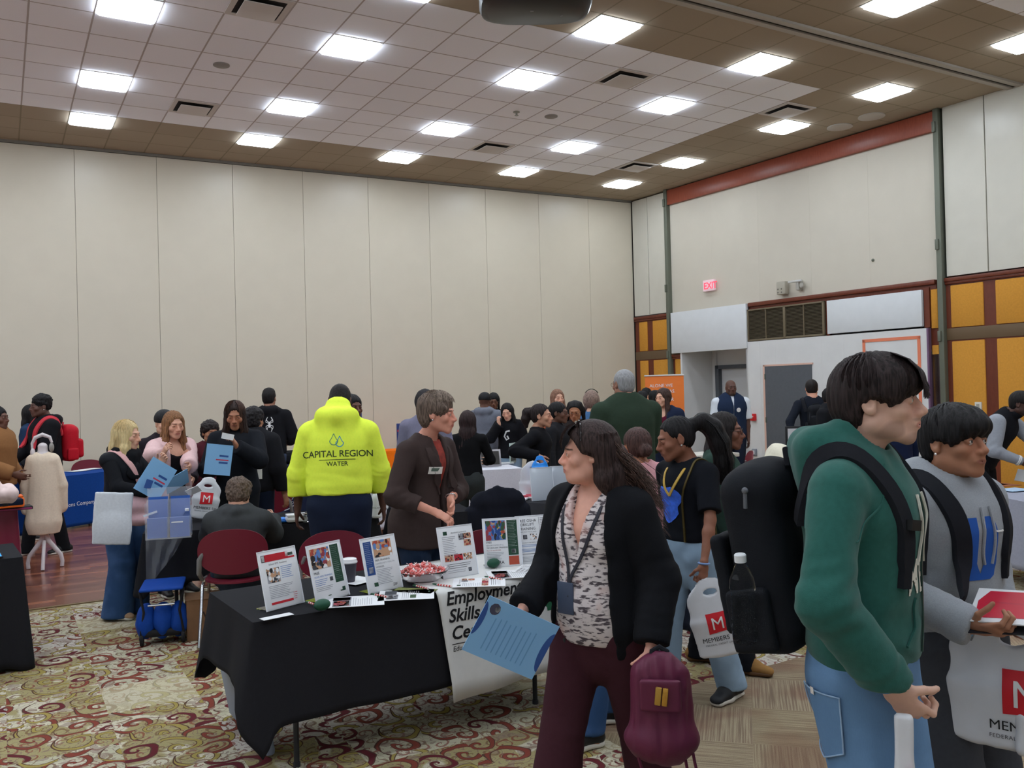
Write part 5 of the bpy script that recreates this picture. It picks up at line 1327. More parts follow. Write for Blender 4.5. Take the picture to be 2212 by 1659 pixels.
p.strands((20, 18, 20), 300, .0024, gen=g_pony, seed=4)
earring(p, -1, SILV, .006); wristband(p, 1, pl('band_pale_blue', 120, 150, 200), r=.027, at_=.005, w_=.006)

# 5 girl with glasses behind, facing right
p = gg = Person('person with glasses and long dark hair in dark green jacket, facing right', 1548, 5.55, 1.60, 84, sex='f', rh=(.27, .12, .80), head=(0, 0, 0), feet=((.10, .12), (-.08, -.16)), res=.0115, seed=5, skin=(120, 78, 62), lips=(100, 56, 54), fat=1.05, neckf=.01)
p.body(headres=.0038, handres=.0065)
p.garment('jacket', cloth('deep_green_jacket', 46, 66, 58), hem=-.02, grow=.036, hood=False, collar=.01)
p.pants(cloth('black_trousers', 22, 24, 30), grow=.02, hemr=.085, kneer=.09)
p.shoes(cloth('tan_suede_boot', 150, 112, 66), sole=pl('boot_sole', 96, 66, 40), boot=True, size=1.1, label='tan suede boot')
p.hair('long', (30, 24, 24), res=.007, fall=[back([(0, -.06, 0), (0, -.085, -.12), (0, -.10, -.26), (0, -.10, -.36)])])
glasses(p, pl('glasses_black', 30, 26, 26, rough=.3)); earring(p, 1, SILV, .006)

# 6 person with a bun and pink jacket
p = Person('person with brown hair in a bun, wearing a pink jacket, behind the walking woman', 1378, 5.6, 1.51, -150, sex='f', head=(0, 0, 0), rh=(.30, .10, .80), res=.012, seed=6, skin=(170, 112, 84), lh=(-.26, .08, .8))
p.body(headres=.0045, handres=.0065)
PNK = cloth('pink_jacket', 224, 166, 172); p.garment('jacket', PNK, hem=-.02, grow=.04)
p.pants(cloth('black_trousers2', 24, 24, 30)); p.shoes(SHB)
p.hair('bun', (70, 48, 44), thick=.012)
# ---------------- people further back ----------------
def mk(label, px, D, H, face, hair, hc, skin=(150, 104, 82), top=None, pants=None, shoe=None, res=.013, hres=.0065, **kw):
    sex = kw.get('sex', 'm'); g = kw.pop('g', {}); pg_ = kw.pop('pg', {}); hk = kw.pop('hk', {}); gl = kw.pop('gl', None); tn = kw.pop('tn', 'shirt')
    p = Person(label, px, D, H, face, skin=skin, res=res, **kw)
    if D > 9: fr, hr = .0065, .011
    else: fr, hr = .0042, .006
    p.body(headres=fr, handres=hr)
    gg_ = dict(hem=-.04, grow=.026); gg_.update(g); p.garment(tn, top or BLK, **gg_)
    pp = dict(grow=.016); pp.update(pg_); p.pants(pants or NAVY, **pp); p.shoes(shoe or SHB)
    if hair: p.hair(hair, hc, res=hres, **hk)
    if gl: glasses(p, pl('glasses_black', 30, 26, 26, rough=.3))
    return p
BROWN, BLACKH, DBR = (66, 44, 36), (20, 18, 20), (44, 32, 28)
LTSK, MDSK, DKSK = (214, 166, 142), (172, 120, 92), (104, 70, 56)
DEN = denim('dark_blue_denim', 50, 78, 118, .4)

# 7 woman in the brown blazer
p = bz = Person('person with short brown-grey hair in dark brown blazer standing behind the flyer table', 905, 5.55, 1.765, 48, sex='f', lean=7, fat=1.02, rh=dict(p=(938, 1105, 5.25), curl=.8, dir=(-.5, .8, -.5), palm=(-.3, -.3, -1)), lh=dict(p=(973, 1078, 5.4), curl=.9, dir=(.4, .4, -.8), palm=(.7, -.3, .3)), relb=(.7, -.6, -.4), lelb=(-.8, -.2, -.6), head=(-26, -4, 0), res=.0105, seed=10, skin=(214, 150, 128), lips=(176, 86, 80), brow=(90, 66, 54), neckf=.02, hs=1.0)
p.body(headres=.0034, handres=.0046); p.eyes()
p.garment('blouse', mat('red_cream_blouse', rgb(150, 58, 48), rough=.8, noise=.5, nscale=14), hem=-.03, grow=.012, sleeve=.3, neck=.01)
BLZ = cloth('brown_blazer', 62, 50, 48, rough=.8)
p.garment('blazer', BLZ, hem=-.12, grow=.028, wedge=(.05, .012, .20), sleeve=.80, cuff=False, wr=.004, res=.0095, sfat=1, neck=.008, flare=.12)
for q in (1, -1): ribbon_on(p.top, [p.T(q*.05, -.06, .56), p.T(q*.085, .05, .5), p.T(q*.10, .2, .42), p.T(q*.07, .2, .32), p.T(q*.03, .2, .22)], .05, .006, 'lapel', BLZ, p.root, off=.004, rs=[.6, .9, 1.2, 1, .3])
M = frame(p.T(.115, .3, .345), -p.X, p.U-p.X*.1)
decal(p.top, 'name_tag', [(0, 0), (.085, 0), (.085, .045), (0, .045)], [(0, 1, 2, 3)], M, pl('tag_white', 225, 222, 214, rough=.4), off=.012)
decal(p.top, 'name_tag_print', [(.012, .018), (.05, .018), (.06, .038), (.012, .038)], [(0, 1, 2, 3)], M, pl('tag_green', 96, 112, 100, rough=.4), off=.0135)
p.pants(denim('indigo_denim', 34, 48, 70, .2), 'jeans', grow=.010, hemr=.07, kneer=.075); p.shoes(SHB)
p.hair('pixie', (104, 88, 78), res=.0055, vol=.004, front=.05)
def g_pix(rd, i):
    a = rd.uniform(-PI, PI); x, y = math.sin(a), math.cos(a); r0 = rd.uniform(.1, .5); pts = []
    for j in range(6):
        t = j/5; th = .15+r0*.5+t*(.95 if y > .2 else 1.3); pts.append((math.sin(th)*x*.092, math.sin(th)*y*.108-.01+.01*t*max(0, y), .048+math.cos(th)*.094+.004*math.sin(i)))
    return pts
p.strands((128, 112, 100), 340, .0022, gen=g_pix, seed=12)
earring(p, 1, SILV, .006); wristband(p, 1, SILV, r=.031, at_=-.02, w_=.004, name='bracelet')

# 8 man in the yellow hoodie
p = yh = Person('person with shaved head in bright yellow hoodie seen from behind, between the tables', 728, 6.5, 1.85, 176, fat=1.1, lean=6, rh=(.33, .18, .84), lh=(-.34, .14, .84), relb=(.8, -.3, -.3), lelb=(-.8, -.3, -.3), head=(0, -36, 4), res=.0115, seed=11, skin=(92, 62, 52), sh=.92)
p.body(headres=.004, handres=.006)
YEL = mat('safety_yellow_fleece', rgb(236, 255, 84), rough=.9, spec=.1, noise=.04, nscale=60, bump=.3, bscale=350)
p.garment('hoodie', YEL, hem=.04, grow=.045, hood=True, wr=.006, hoodk=1.2, hoodup=1.2, res=.0095)
GRT = pl('print_dark_olive', 52, 70, 40, rough=.8)
Mb = frame(p.T(0, -.5, .30), p.X, p.U); bk = -np.array(Mb.to_3x3().col[2])
decal_text(p.top, 'CAPITAL REGION', .068, Mb @ Mt((.0, .0, 0)), GRT, align='CENTER', bold=.004, space=.95)
decal(p.top, 'print_rule', [(-.13, -.022), (.13, -.022), (.13, -.018), (-.13, -.018)], [(0, 1, 2, 3)], Mb, GRT)
decal_text(p.top, 'WATER', .045, Mb @ Mt((0, -.065, 0)), GRT, align='CENTER', bold=.008)
def drop(cx, cy, sc, flip):
    o_ = []
    for k in range(29):
        a = 2*PI*k/28; r = 1+.75*max(0, math.cos(a))**3
        o_.append((cx+sc*math.sin(a)*(1 if math.cos(a) < 0 else (1-.55*math.cos(a)))*flip, cy+sc*math.cos(a)*r))
    i_ = [(cx+(x-cx)*.80, cy+(y-cy)*.80) for x, y in o_]; return o_+i_, [(k, k+1, 29+k+1, 29+k) for k in range(28)]
for cx, cy, sc, c in ((-.022, .115, .032, (96, 150, 110)), (.02, .100, .030, (40, 140, 190))):
    v, f = drop(cx, cy, sc, 1); decal(p.top, 'print_drop', v, f, Mb, pl('drop_%d' % c[0], *c, rough=.7))
p.pants(NAVY, grow=.026, hemr=.085, kneer=.09, top=.08); p.shoes(SHB)
p.hair('buzz', (26, 20, 20), res=.006, thick=.003)

# 9 seated person
p = st = Person('person with curly brown-grey hair in charcoal hoodie, seated with back to the picture', 505, 6.55, 1.32, 172, seat=.50, fat=1.30, lean=10, rh=(.22, .40, .80), lh=(-.22, .40, .80), relb=(.35, -.3, -1), lelb=(-.35, -.3, -1), head=(0, -18, 0), res=.012, seed=12, skin=(196, 146, 124), hs=1.02)
p.body(headres=.0045, handres=.007)
p.garment('hoodie', cloth('charcoal_fleece', 62, 64, 66), hem=-.08, grow=.042, hood=True, wr=.007, hoodk=1.0, res=.010)
p.pants(denim('slate_denim', 44, 54, 70), grow=.016, top=.06); p.shoes(SHB)
p.hair('curly', (96, 80, 70), res=.0055, vol=.004)
seated = p

# 10 blonde with tote
p = bl = Person('person with straight blonde hair in black scarf and wide blue jeans, white tote on arm', 260, 7.25, 1.605, 52, sex='f', rh=dict(p=(318, 1062, 7.0), curl=1.0, dir=(-.3, 1, .2), palm=(-.6, 0, .8)), lh=dict(p=(345, 1005, 7.15), curl=1.0, dir=(0, .6, .8)), head=(-10, -6, 0), res=.012, seed=13, skin=LTSK, lips=(190, 104, 100), brow=(120, 96, 70))
p.body(headres=.004, handres=.0055)
p.garment('sweater', BLK, hem=-.02, grow=.020)
p.garment('vest', cloth('black_puffer', 26, 28, 34, rough=.6), hem=-.04, grow=.040, sleeve=0, collar=.03, wr=.008)
F = SDF(); F.chain([p.T(.09, .02, .53), p.T(.03, .11, .50), p.T(-.06, .10, .51), p.T(-.10, -.02, .54), p.T(0, -.09, .55), p.T(.09, .02, .53)], [.045]*6, k=.02); F.seg(p.T(0, .12, .5), p.T(.02, .14, .34), (.07, .03), (.09, .02), side=p.X, k=.03); v, f = F.mesh(.011); raw_obj('scarf', wrinkle(v, f, .006, 14, 3), f, BLK, p.root)
p.pants(DEN, 'jeans', grow=.022, hemr=.125, kneer=.11, wide=.02, hemz=.02); p.shoes(cloth('tan_shoe', 170, 140, 112))
p.hair('straight', (214, 190, 140), res=.0058, fall=[back([(0, -.06, 0), (0, -.08, -.1), (0, -.08, -.2), (0, -.075, -.26)], (.075, .082, .08, .06)), ([(.066, .02, -.02), (.08, .03, -.1), (.085, .05, -.2)], [.022, .026, .018]), ([(-.066, .02, -.02), (-.08, .03, -.1), (-.085, .05, -.2)], [.022, .026, .018])])
def g_st(rd, i):
    a = rd.uniform(.5, 2*PI-.5); x, y = math.sin(a), math.cos(a); L = rd.uniform(.22, .32)
    return [(x*.015, y*.02-.01, .131), (x*.05, y*.058-.015, .118), (x*.074, y*.086-.017, .09)]+[(x*(.086+.008*t), -.018+y*(.10+.005*t)*(1-.05*t), .075-L*t*(.5+.6*t)) for t in (.12, .3, .5, .7, .85, 1)]
p.strands((224, 200, 152), 240, .0026, gen=g_st, seed=4)
ribbon_on(p.top, [p.T(.13, -.12, .40), p.T(.12, .0, .53), p.T(.09, .15, .44), p.T(-.02, .2, .26), p.T(-.16, .16, .1)], .045, .004, 'pink_strap', cloth('strap_pink', 226, 176, 176), p.root, off=.012)

# 11 pink jacket girl
p = pk = mk('person with long reddish-blonde hair in pale pink open jacket behind the brochure holder', 368, 8.0, 1.66, 28, 'long', (132, 92, 62), skin=(212, 160, 136), top=cloth('black_top', 30, 28, 32), pants=BLK, sex='f', res=.0115, hres=.0055, rh=dict(p=(352, 985, 7.45), curl=.9, dir=(0, .6, .8)), lh=dict(p=(412, 1046, 7.3), curl=.8), head=(6, -8, 0), seed=14, g=dict(hem=-.02, grow=.010, sleeve=.2, lowneck=.06, neck=.03), hk=dict(fall=LONG), lips=(180, 92, 90), tn='camisole')
p.garment('jacket', cloth('pale_pink_jacket', 222, 186, 186), hem=-.02, grow=.045, wedge=(.10, .09, .33), wr=.008, neck=.03)
# 12 paper girl
p = pa = mk('person with long dark hair in black jacket reading a small card', 508, 7.95, 1.735, -8, 'long', (46, 32, 28), skin=(170, 116, 90), top=cloth('black_hooded_jacket', 28, 30, 36), pants=BLK, sex='f', res=.0115, hres=.0055, rh=dict(p=(470, 1010, 7.65), curl=1, dir=(-.3, .4, .8)), lh=dict(p=(512, 965, 7.62), curl=1.2, dir=(.4, .2, .9)), lelb=(-.7, -.1, -.8), head=(-4, -14, 0), seed=15, g=dict(hem=-.08, grow=.045, hood=False, neck=.01), hk=dict(fall=LONG), lips=(130, 70, 66))
p.strands((70, 48, 40), 160, .0028, gen=lambda rd, i: (lambda q: q[:-1]+[(q[-1][0], .0, -.30)])(g_st(rd, i)), seed=6)
# 13 dark beanie person behind the pink jacket
mk('person in black beanie half hidden behind the person in the pale pink jacket', 352, 8.5, 1.66, 15, 'beanie', (26, 26, 30), skin=LTSK, top=cloth('dark_coat', 40, 34, 40), seed=16, hk=dict(thick=.012), lh=(-.2, .2, 1.0))
# 14 dark hood / maroon behind paper girl
p = mk('person in dark jacket with white name card, back turned, behind the card reader', 543, 8.6, 1.66, 150, 'curly', (30, 26, 28), skin=MDSK, top=cloth('black_coat2', 30, 30, 34), seed=17, g=dict(grow=.05, hood=True), fat=1.1)
decal(p.top, 'name_card', [(0, 0), (.07, 0), (.07, .1), (0, .1)], [(0, 1, 2, 3)], frame(p.T(.10, -.5, .1), p.X, p.U), pl('tag_white', 225, 222, 214), off=.006)
p = mk('person in maroon sweater mostly hidden behind the card reader', 450, 9.4, 1.52, 20, 'curly', (36, 28, 28), skin=MDSK, top=cloth('maroon_knit', 78, 34, 42), seed=18, g=dict(grow=.04), sex='f')
# 15 spider hoodie
p = sp = mk('person with flat-top hair in black hoodie printed with a white spider, back turned', 580, 11.8, 1.875, 170, 'fade', (24, 20, 20), skin=(150, 104, 84), top=cloth('black_hoodie', 24, 24, 28), pants=denim('dark_denim2', 52, 66, 90, .4), seed=19, g=dict(grow=.04, hood=True, hoodk=.9, hem=-.03), hk=dict(parts=[lambda E, G: E((0, -.01, .085), (.07, .08, .05), .02)]), rh=(.22, .3, 1.15), lh=(-.24, .2, 1.1), head=(10, 0, 0))
WPR = pl('print_white', 225, 225, 225, rough=.8); M = frame(p.T(.03, -.5, .33), p.X, p.U); b = MB()
def quadline(pts, w_):
    vs = []; fs = []
    for i, (x, y) in enumerate(pts):
        x2, y2 = pts[min(i+1, len(pts)-1)]; x1, y1 = pts[max(i-1, 0)]; L = math.hypot(x2-x1, y2-y1) or 1; nx, ny = -(y2-y1)/L, (x2-x1)/L; vs += [(x+nx*w_/2, y+ny*w_/2), (x-nx*w_/2, y-ny*w_/2)]
    return vs, [(2*i, 2*i+1, 2*i+3, 2*i+2) for i in range(len(pts)-1)]
V, Fc = [], []
def addp(v, f): 
    o_ = len(V); V.extend(v); Fc.extend([tuple(i+o_ for i in q) for q in f])
addp([(.016*math.cos(a), .03*math.sin(a)-.01) for a in [2*PI*i/14 for i in range(14)]], [tuple(range(14))]); addp([(.012*math.cos(a), .028+.012*math.sin(a)) for a in [2*PI*i/10 for i in range(10)]], [tuple(range(10))])
for q in (1, -1):
    for y0, x1, y1, y2 in ((.02, .035, .06, .10), (.012, .045, .035, .085), (.0, .045, -.02, -.075), (-.008, .03, -.05, -.10)): addp(*quadline([(0, y0), (q*x1, y1), (q*x1*.95, (y1+y2)/2), (q*x1*.6, y2)], .008))
decal(p.top, 'spider_print', V, Fc, M @ Mt((.0, .04, 0)), WPR)
blob = [(0.05*math.cos(a)*(1+.3*math.sin(3*a)), .12*math.sin(a)*(1+.2*math.cos(4*a))) for a in [2*PI*i/20 for i in range(20)]]
decal(p.top, 'red_print', blob, [tuple(range(20))], frame(p.T(-.10, -.5, .28), p.X, p.U), pl('print_red', 140, 60, 66, rough=.8))
decal_text(p.top, 'SPDR', .05, frame(p.T(-.05, -.5, .02), p.X, p.U), WPR, bold=.01) if False else None
# 16 red backpack man
p = rb = mk('person with afro hair in black hoodie wearing a red backpack, left of the mannequin', 96, 10.3, 1.85, -72, 'afro', (20, 18, 20), skin=(96, 66, 56), top=cloth('black_hoodie', 24, 24, 28), pants=BLK, seed=20, g=dict(grow=.04, hood=True), lh=(-.2, .3, 1.05), rh=(.1, .35, 1.1), feet=((.1, .2), (-.1, -.15)))
earring(p, -1, SILV, .006)
backpack('bright red backpack on the back of the person with afro hair', p, cloth('red_nylon', 190, 28, 44, rough=.5), w_=.30, h=.42, d=.18, zc=.27, y0=-.14, res=.013, sm=cloth('red_strap', 196, 60, 70), name='backpack', sw=.06)
# 17 woman behind him
mk('person with long black hair and blue-grey top, behind the person with afro hair', 62, 11.4, 1.745, 78, 'long', BLACKH, skin=(110, 76, 64), top=cloth('dark_blue_top', 34, 54, 84), sex='f', seed=21, hk=dict(fall=LONGB), lh=(-.2, .3, 1.1))
# 18 brown jacket at the left edge
p = mk('person in brown work jacket cut off by the left edge of the picture', -16, 9.2, 1.745, 60, 'short', BLACKH, skin=DKSK, top=cloth('brown_duck_jacket', 140, 98, 62), seed=22, g=dict(grow=.055, hem=-.02, collar=.0), fat=1.15, rh=(.2, .3, 1.05), lh=(-.26, .12, .95))
# 19, 20
mk('person mostly hidden behind the yellow hoodie, only dark hair showing', 756, 8.3, 1.77, 30, 'short', BLACKH, skin=DKSK, top=cloth('white_shirt', 200, 200, 204), seed=23)
mk('person with dark hair in violet-grey shirt behind the person in the blazer', 916, 8.3, 1.80, 160, 'long', (34, 30, 34), skin=MDSK, top=cloth('violet_grey_shirt', 122, 120, 142), sex='f', seed=24, g=dict(grow=.035))
# 21 woman with wavy hair, back turned
p = mk('person with long wavy dark hair, black sweater and grey trousers, back turned', 1008, 9.4, 1.565, 172, 'long', (46, 32, 32), skin=LTSK, top=cloth('black_sweater', 22, 22, 24), pants=cloth('dark_grey_trousers', 60, 64, 64), sex='f', seed=25, g=dict(grow=.022, hem=.04), pg=dict(grow=.012, hemr=.07, kneer=.075, seatk=1.2), hk=dict(fall=LONGB), rh=(.16, .3, 1.0), lh=(-.16, .3, 1.0))
# 22 grey hoodie + beanie
mk('person in grey hoodie and black knit cap, back turned', 1046, 12.9, 1.74, 165, 'beanie', (22, 22, 26), skin=DKSK, top=cloth('steel_grey_fleece', 112, 116, 128), pants=cloth('dark_grey_trousers2', 60, 58, 66), seed=26, g=dict(grow=.045, hood=True), rh=(.1, .3, 1.1), lh=(-.1, .3, 1.1), hk=dict(thick=.008))
mk('person with black bangs and glasses facing the camera beside the grey hoodie', 1066, 13.5, 1.735, 0, 'long', BLACKH, hk=dict(bangs=True), skin=(120, 84, 66), top=BLK, sex='f', seed=27, gl=1, head=(0, -10, 0))
# 24 hand on cheek
p = mk('person with straight black hair in black sweatshirt resting a hand on the cheek', 1098, 12.5, 1.585, -6, 'straight', BLACKH, skin=(218, 168, 144), top=cloth('black_sweatshirt', 22, 22, 26), pants=LJ, sex='f', seed=28, g=dict(grow=.045, hem=-.04), hk=dict(fall=LONG), rh=dict(p=(1079, 918, 12.3), curl=.9, dir=(.2, .1, 1), palm=(-.6, -.7, 0)), relb=(.6, .2, -.9), head=(6, -16, 6), lips=(190, 110, 106))
decal(p.top, 'swirl_print', *quadline([(.05, .10), (.0, .09), (-.03, .02), (.0, -.03), (.03, -.01), (.01, .03)], .022), frame(p.T(.03, .5, .28), -p.X, p.U), WPR)
# 25 ponytail profile
p = pb = mk('person with brown ponytail in black quarter-zip top, holding a blue and white bag', 1160, 8.9, 1.625, 78, 'pony', (40, 30, 30), skin=(198, 146, 120), top=cloth('black_quarter_zip', 24, 24, 28), pants=denim('mid_denim3', 84, 110, 140), sex='f', seed=29, g=dict(grow=.03, hem=-.0), rh=dict(p=(1163, 985, 8.6), curl=1.3, dir=(0, .5, -.6)), relb=(.6, -.6, -.5), hk=dict(fall=[([(0, -.12, .05), (0, -.15, .04), (0, -.165, -.03), (0, -.16, -.10)], [.03, .04, .04, .02])], thick=.008), lips=(190, 90, 88), res=.0115, hres=.0055)
decal(p.top, 'white_stripe', *quadline([(0, 0), (.05, -.06)], .016), frame(p.T(-.05, .5, .42), -p.X, p.U), WPR)
mk('person with dark hair and glasses in black top, behind the ponytail wearer, facing right', 1198, 9.8, 1.625, 74, 'short', BLACKH, skin=DKSK, top=cloth('charcoal_top', 34, 34, 38), sex='f', seed=30, gl=1, fat=1.1)
p = mk('person with braided dark hair and glasses looking down', 1243, 10.7, 1.62, -8, 'slick', BLACKH, skin=(170, 116, 86), top=cloth('dark_cardigan', 46, 40, 40), sex='f', seed=31, gl=1, head=(0, -18, 0), hk=dict(fall=[([(.06, -.02, .08), (.09, -.03, 0), (.10, -.02, -.12)], [.03, .03, .02]), ([(-.06, -.02, .08), (-.09, -.03, 0), (-.10, -.02, -.12)], [.03, .03, .02])]))
mk('person with long light brown hair in rust jacket, hand raised', 1202, 12.3, 1.765, 22, 'long', (132, 96, 78), skin=LTSK, top=cloth('rust_jacket', 128, 66, 46), sex='f', seed=32, hk=dict(fall=LONG), rh=(.1, .3, 1.35))
p = mk('person with grey-brown bob and sunglasses on the head, blue top, back turned', 1276, 11.2, 1.725, 165, 'bob', (134, 112, 102), skin=LTSK, top=cloth('steel_blue_top', 74, 112, 156), sex='f', seed=33, hk=dict(vol=.012))
MB().tube([p.H_(.1*math.sin(t), .0, .04+.115*math.cos(t)) for t in np.linspace(-1, 1, 10)], .006, 6).build('sunglasses', pl('sunglass_glint', 90, 86, 80, rough=.15, metal=.5), p.root)
# 30 olive shirt man
p = ol = mk('person with short grey hair and glasses in dark green long-sleeve shirt, back turned', 1352, 7.8, 1.93, -155, 'buzz', (150, 150, 152), skin=(150, 106, 88), top=cloth('dark_olive_shirt', 46, 60, 48), pants=cloth('grey_slacks', 130, 130, 132), fat=1.15, seed=34, g=dict(grow=.038, hem=-.06), res=.0115, hres=.0055, head=(-10, 0, 0), hk=dict(thick=.007), rh=(.2, .3, 1.1), lh=(-.25, .25, 1.1), beard=.6)
glasses(p, pl('glasses_brown', 70, 54, 44, rough=.3))
for px_, D_, H_, fc, lb in ((1384, 14.3, 1.70, 90, 'leftmost of the dark heads behind the olive shirt'), (1397, 14.7, 1.75, -20, 'between the olive shirt and the orange banner'), (1412, 13.6, 1.71, 100, 'just left of the person in the burgundy top')):
    mk('person with black hair, '+lb, px_, D_, H_, fc, 'long' if fc != 100 else 'crop', BLACKH, skin=(200, 150, 120), top=cloth('white_shirt2', 190, 190, 194) if fc == 100 else BLK, sex='f', seed=int(px_))
p = cv = mk('person with brown hair in burgundy top and navy jacket with a red heart badge', 1436, 11.6, 1.745, -24, 'long', (62, 44, 38), skin=LTSK, top=cloth('burgundy_top', 92, 28, 48), sex='f', seed=35, fat=1.1, hk=dict(fall=LONG[1:]), head=(16, -4, 0), g=dict(grow=.02, lowneck=.03), tn='top', lips=(186, 100, 96))
p.garment('jacket', cloth('navy_jacket', 30, 38, 60), hem=-.04, grow=.045, wedge=(.08, .075, .30), neck=.01)
hv = [(0, -.04), (.04, 0), (.04, .025), (.022, .035), (0, .02), (-.022, .035), (-.04, .025), (-.04, 0)]
decal(p.top, 'heart_badge', hv, [tuple(range(8))], frame(p.T(-.12, .5, .34), -p.X, p.U), pl('badge_red', 206, 40, 56), off=.004)
decal_text(p.top, 'CV', .04, frame(p.T(-.095, .5, .335), -p.X, p.U), WPR, bold=.01)
# 36 vest man
p = vm = mk('person with bald head and beard in navy vest over white polo by the recessed door', 1578, 14.0, 1.845, 14, None, None, skin=(92, 62, 52), top=pl('white_polo', 214, 220, 228, rough=.8, bump=.2), pants=cloth('navy_trousers', 30, 36, 52), fat=1.12, seed=36, g=dict(sleeve=.45, cuff=False, grow=.026), beard=.85, head=(-4, 2, 0), lh=(-.25, .06, .92), rh=(.27, .05, .92), tn='polo_shirt', pg=dict(grow=.02))
p.garment('vest', cloth('navy_vest', 34, 46, 70), hem=-.02, grow=.042, sleeve=0, collar=.02, sgrow=.0, wedge=(.03, .004, .42))
ci = [(.035*math.cos(a), .035*math.sin(a)) for a in [2*PI*i/16 for i in range(16)]]
decal(p.top, 'round_badge', ci, [tuple(range(16))], frame(p.T(-.07, .5, .36), -p.X, p.U), WPR, off=.004)
# 37 black long-sleeve man
p = bm_ = mk('person in tight black long-sleeved shirt, back turned, beside the grey door', 1755, 12.6, 1.81, -165, 'fade', (30, 24, 24), skin=(206, 150, 126), top=cloth('black_compression', 28, 32, 42), seed=37, g=dict(grow=.014), lh=dict(p=(1708, 948, 12.4), curl=1), lelb=(-.9, -.2, -.5), head=(10, -4, 0))
backpack('small black backpack on the person in the tight black shirt', p, BPK, w_=.26, h=.36, d=.13, zc=.28, y0=-.12, res=.015)
mk('person in black with dark skin, half hidden behind the green hoodie', 1790, 11.2, 1.70, 70, 'short', BLACKH, skin=DKSK, top=BLK, seed=38, fat=1.1)
mk('person in navy top between the green and grey hoodies, turned away', 1926, 9.0, 1.72, -130, 'short', BLACKH, skin=DKSK, top=cloth('navy_top', 26, 34, 62), seed=39, fat=1.15)
# 40 varsity jacket
p = vj = mk('person in black varsity jacket with grey sleeves bending over the grey table', 2112, 8.9, 1.735, 72, 'fade', (22, 18, 18), skin=(78, 52, 44), top=cloth('black_wool', 24, 25, 30), pants=BLK, lean=30, seed=40, rh=dict(p=(2204, 996, 8.5), curl=.8, dir=(0, 1, -.3)), lh=(-.1, .75, .95), relb=(.5, -.3, -.9), head=(0, -12, 0), hipx=0, g=dict(grow=.03, hem=-.02, sleeve=0, collar=.02), beard=.8, neckf=.05, tn='varsity_jacket', res=.0115, hres=.0055)
GS = cloth('grey_sleeve', 150, 154, 162)
for i, (sh_, el, wr) in enumerate(zip((p.shr, p.shl), p.el, p.wr)):
    F = SDF(); F.seg(sh_, el, .085*p.k, .066*p.k, k=.03).seg(el, el+(wr-el)*.95, .064*p.k, .045*p.k, k=.02); v, f = F.mesh(.011); v = wrinkle(v, f, .004, 9, i, [(el, nrm(wr-sh_), .12, .04, .01)]); o = raw_obj('sleeve', v, f, GS, p.root); o['label'] = 'grey sleeve with striped cuff'
    for t_ in (.90, .95): ribbon = MB(); c0 = Vector(el+(wr-el)*t_); ax = Vector(nrm(wr-el)); a_ = ax.orthogonal().normalized(); b_ = ax.cross(a_); ribbon.tube([c0+(a_*math.cos(t)+b_*math.sin(t))*.046 for t in [2*PI*k/18 for k in range(19)]], .006, 6, caps=False); ribbon.build('cuff_stripe', WPR, o)
for r_ in (.060, .068):
    a_ = Vector(p.X); b_ = Vector(p.F); c0 = Vector(p.T(0, -.01, .56+(r_-.06)*-1.5)); MB().tube([c0+(a_*math.cos(t)+b_*math.sin(t)*1.05)*(r_+.012) for t in [2*PI*k/20 for k in range(21)]], .004, 6, caps=False).build('collar_stripe', WPR, p.root)
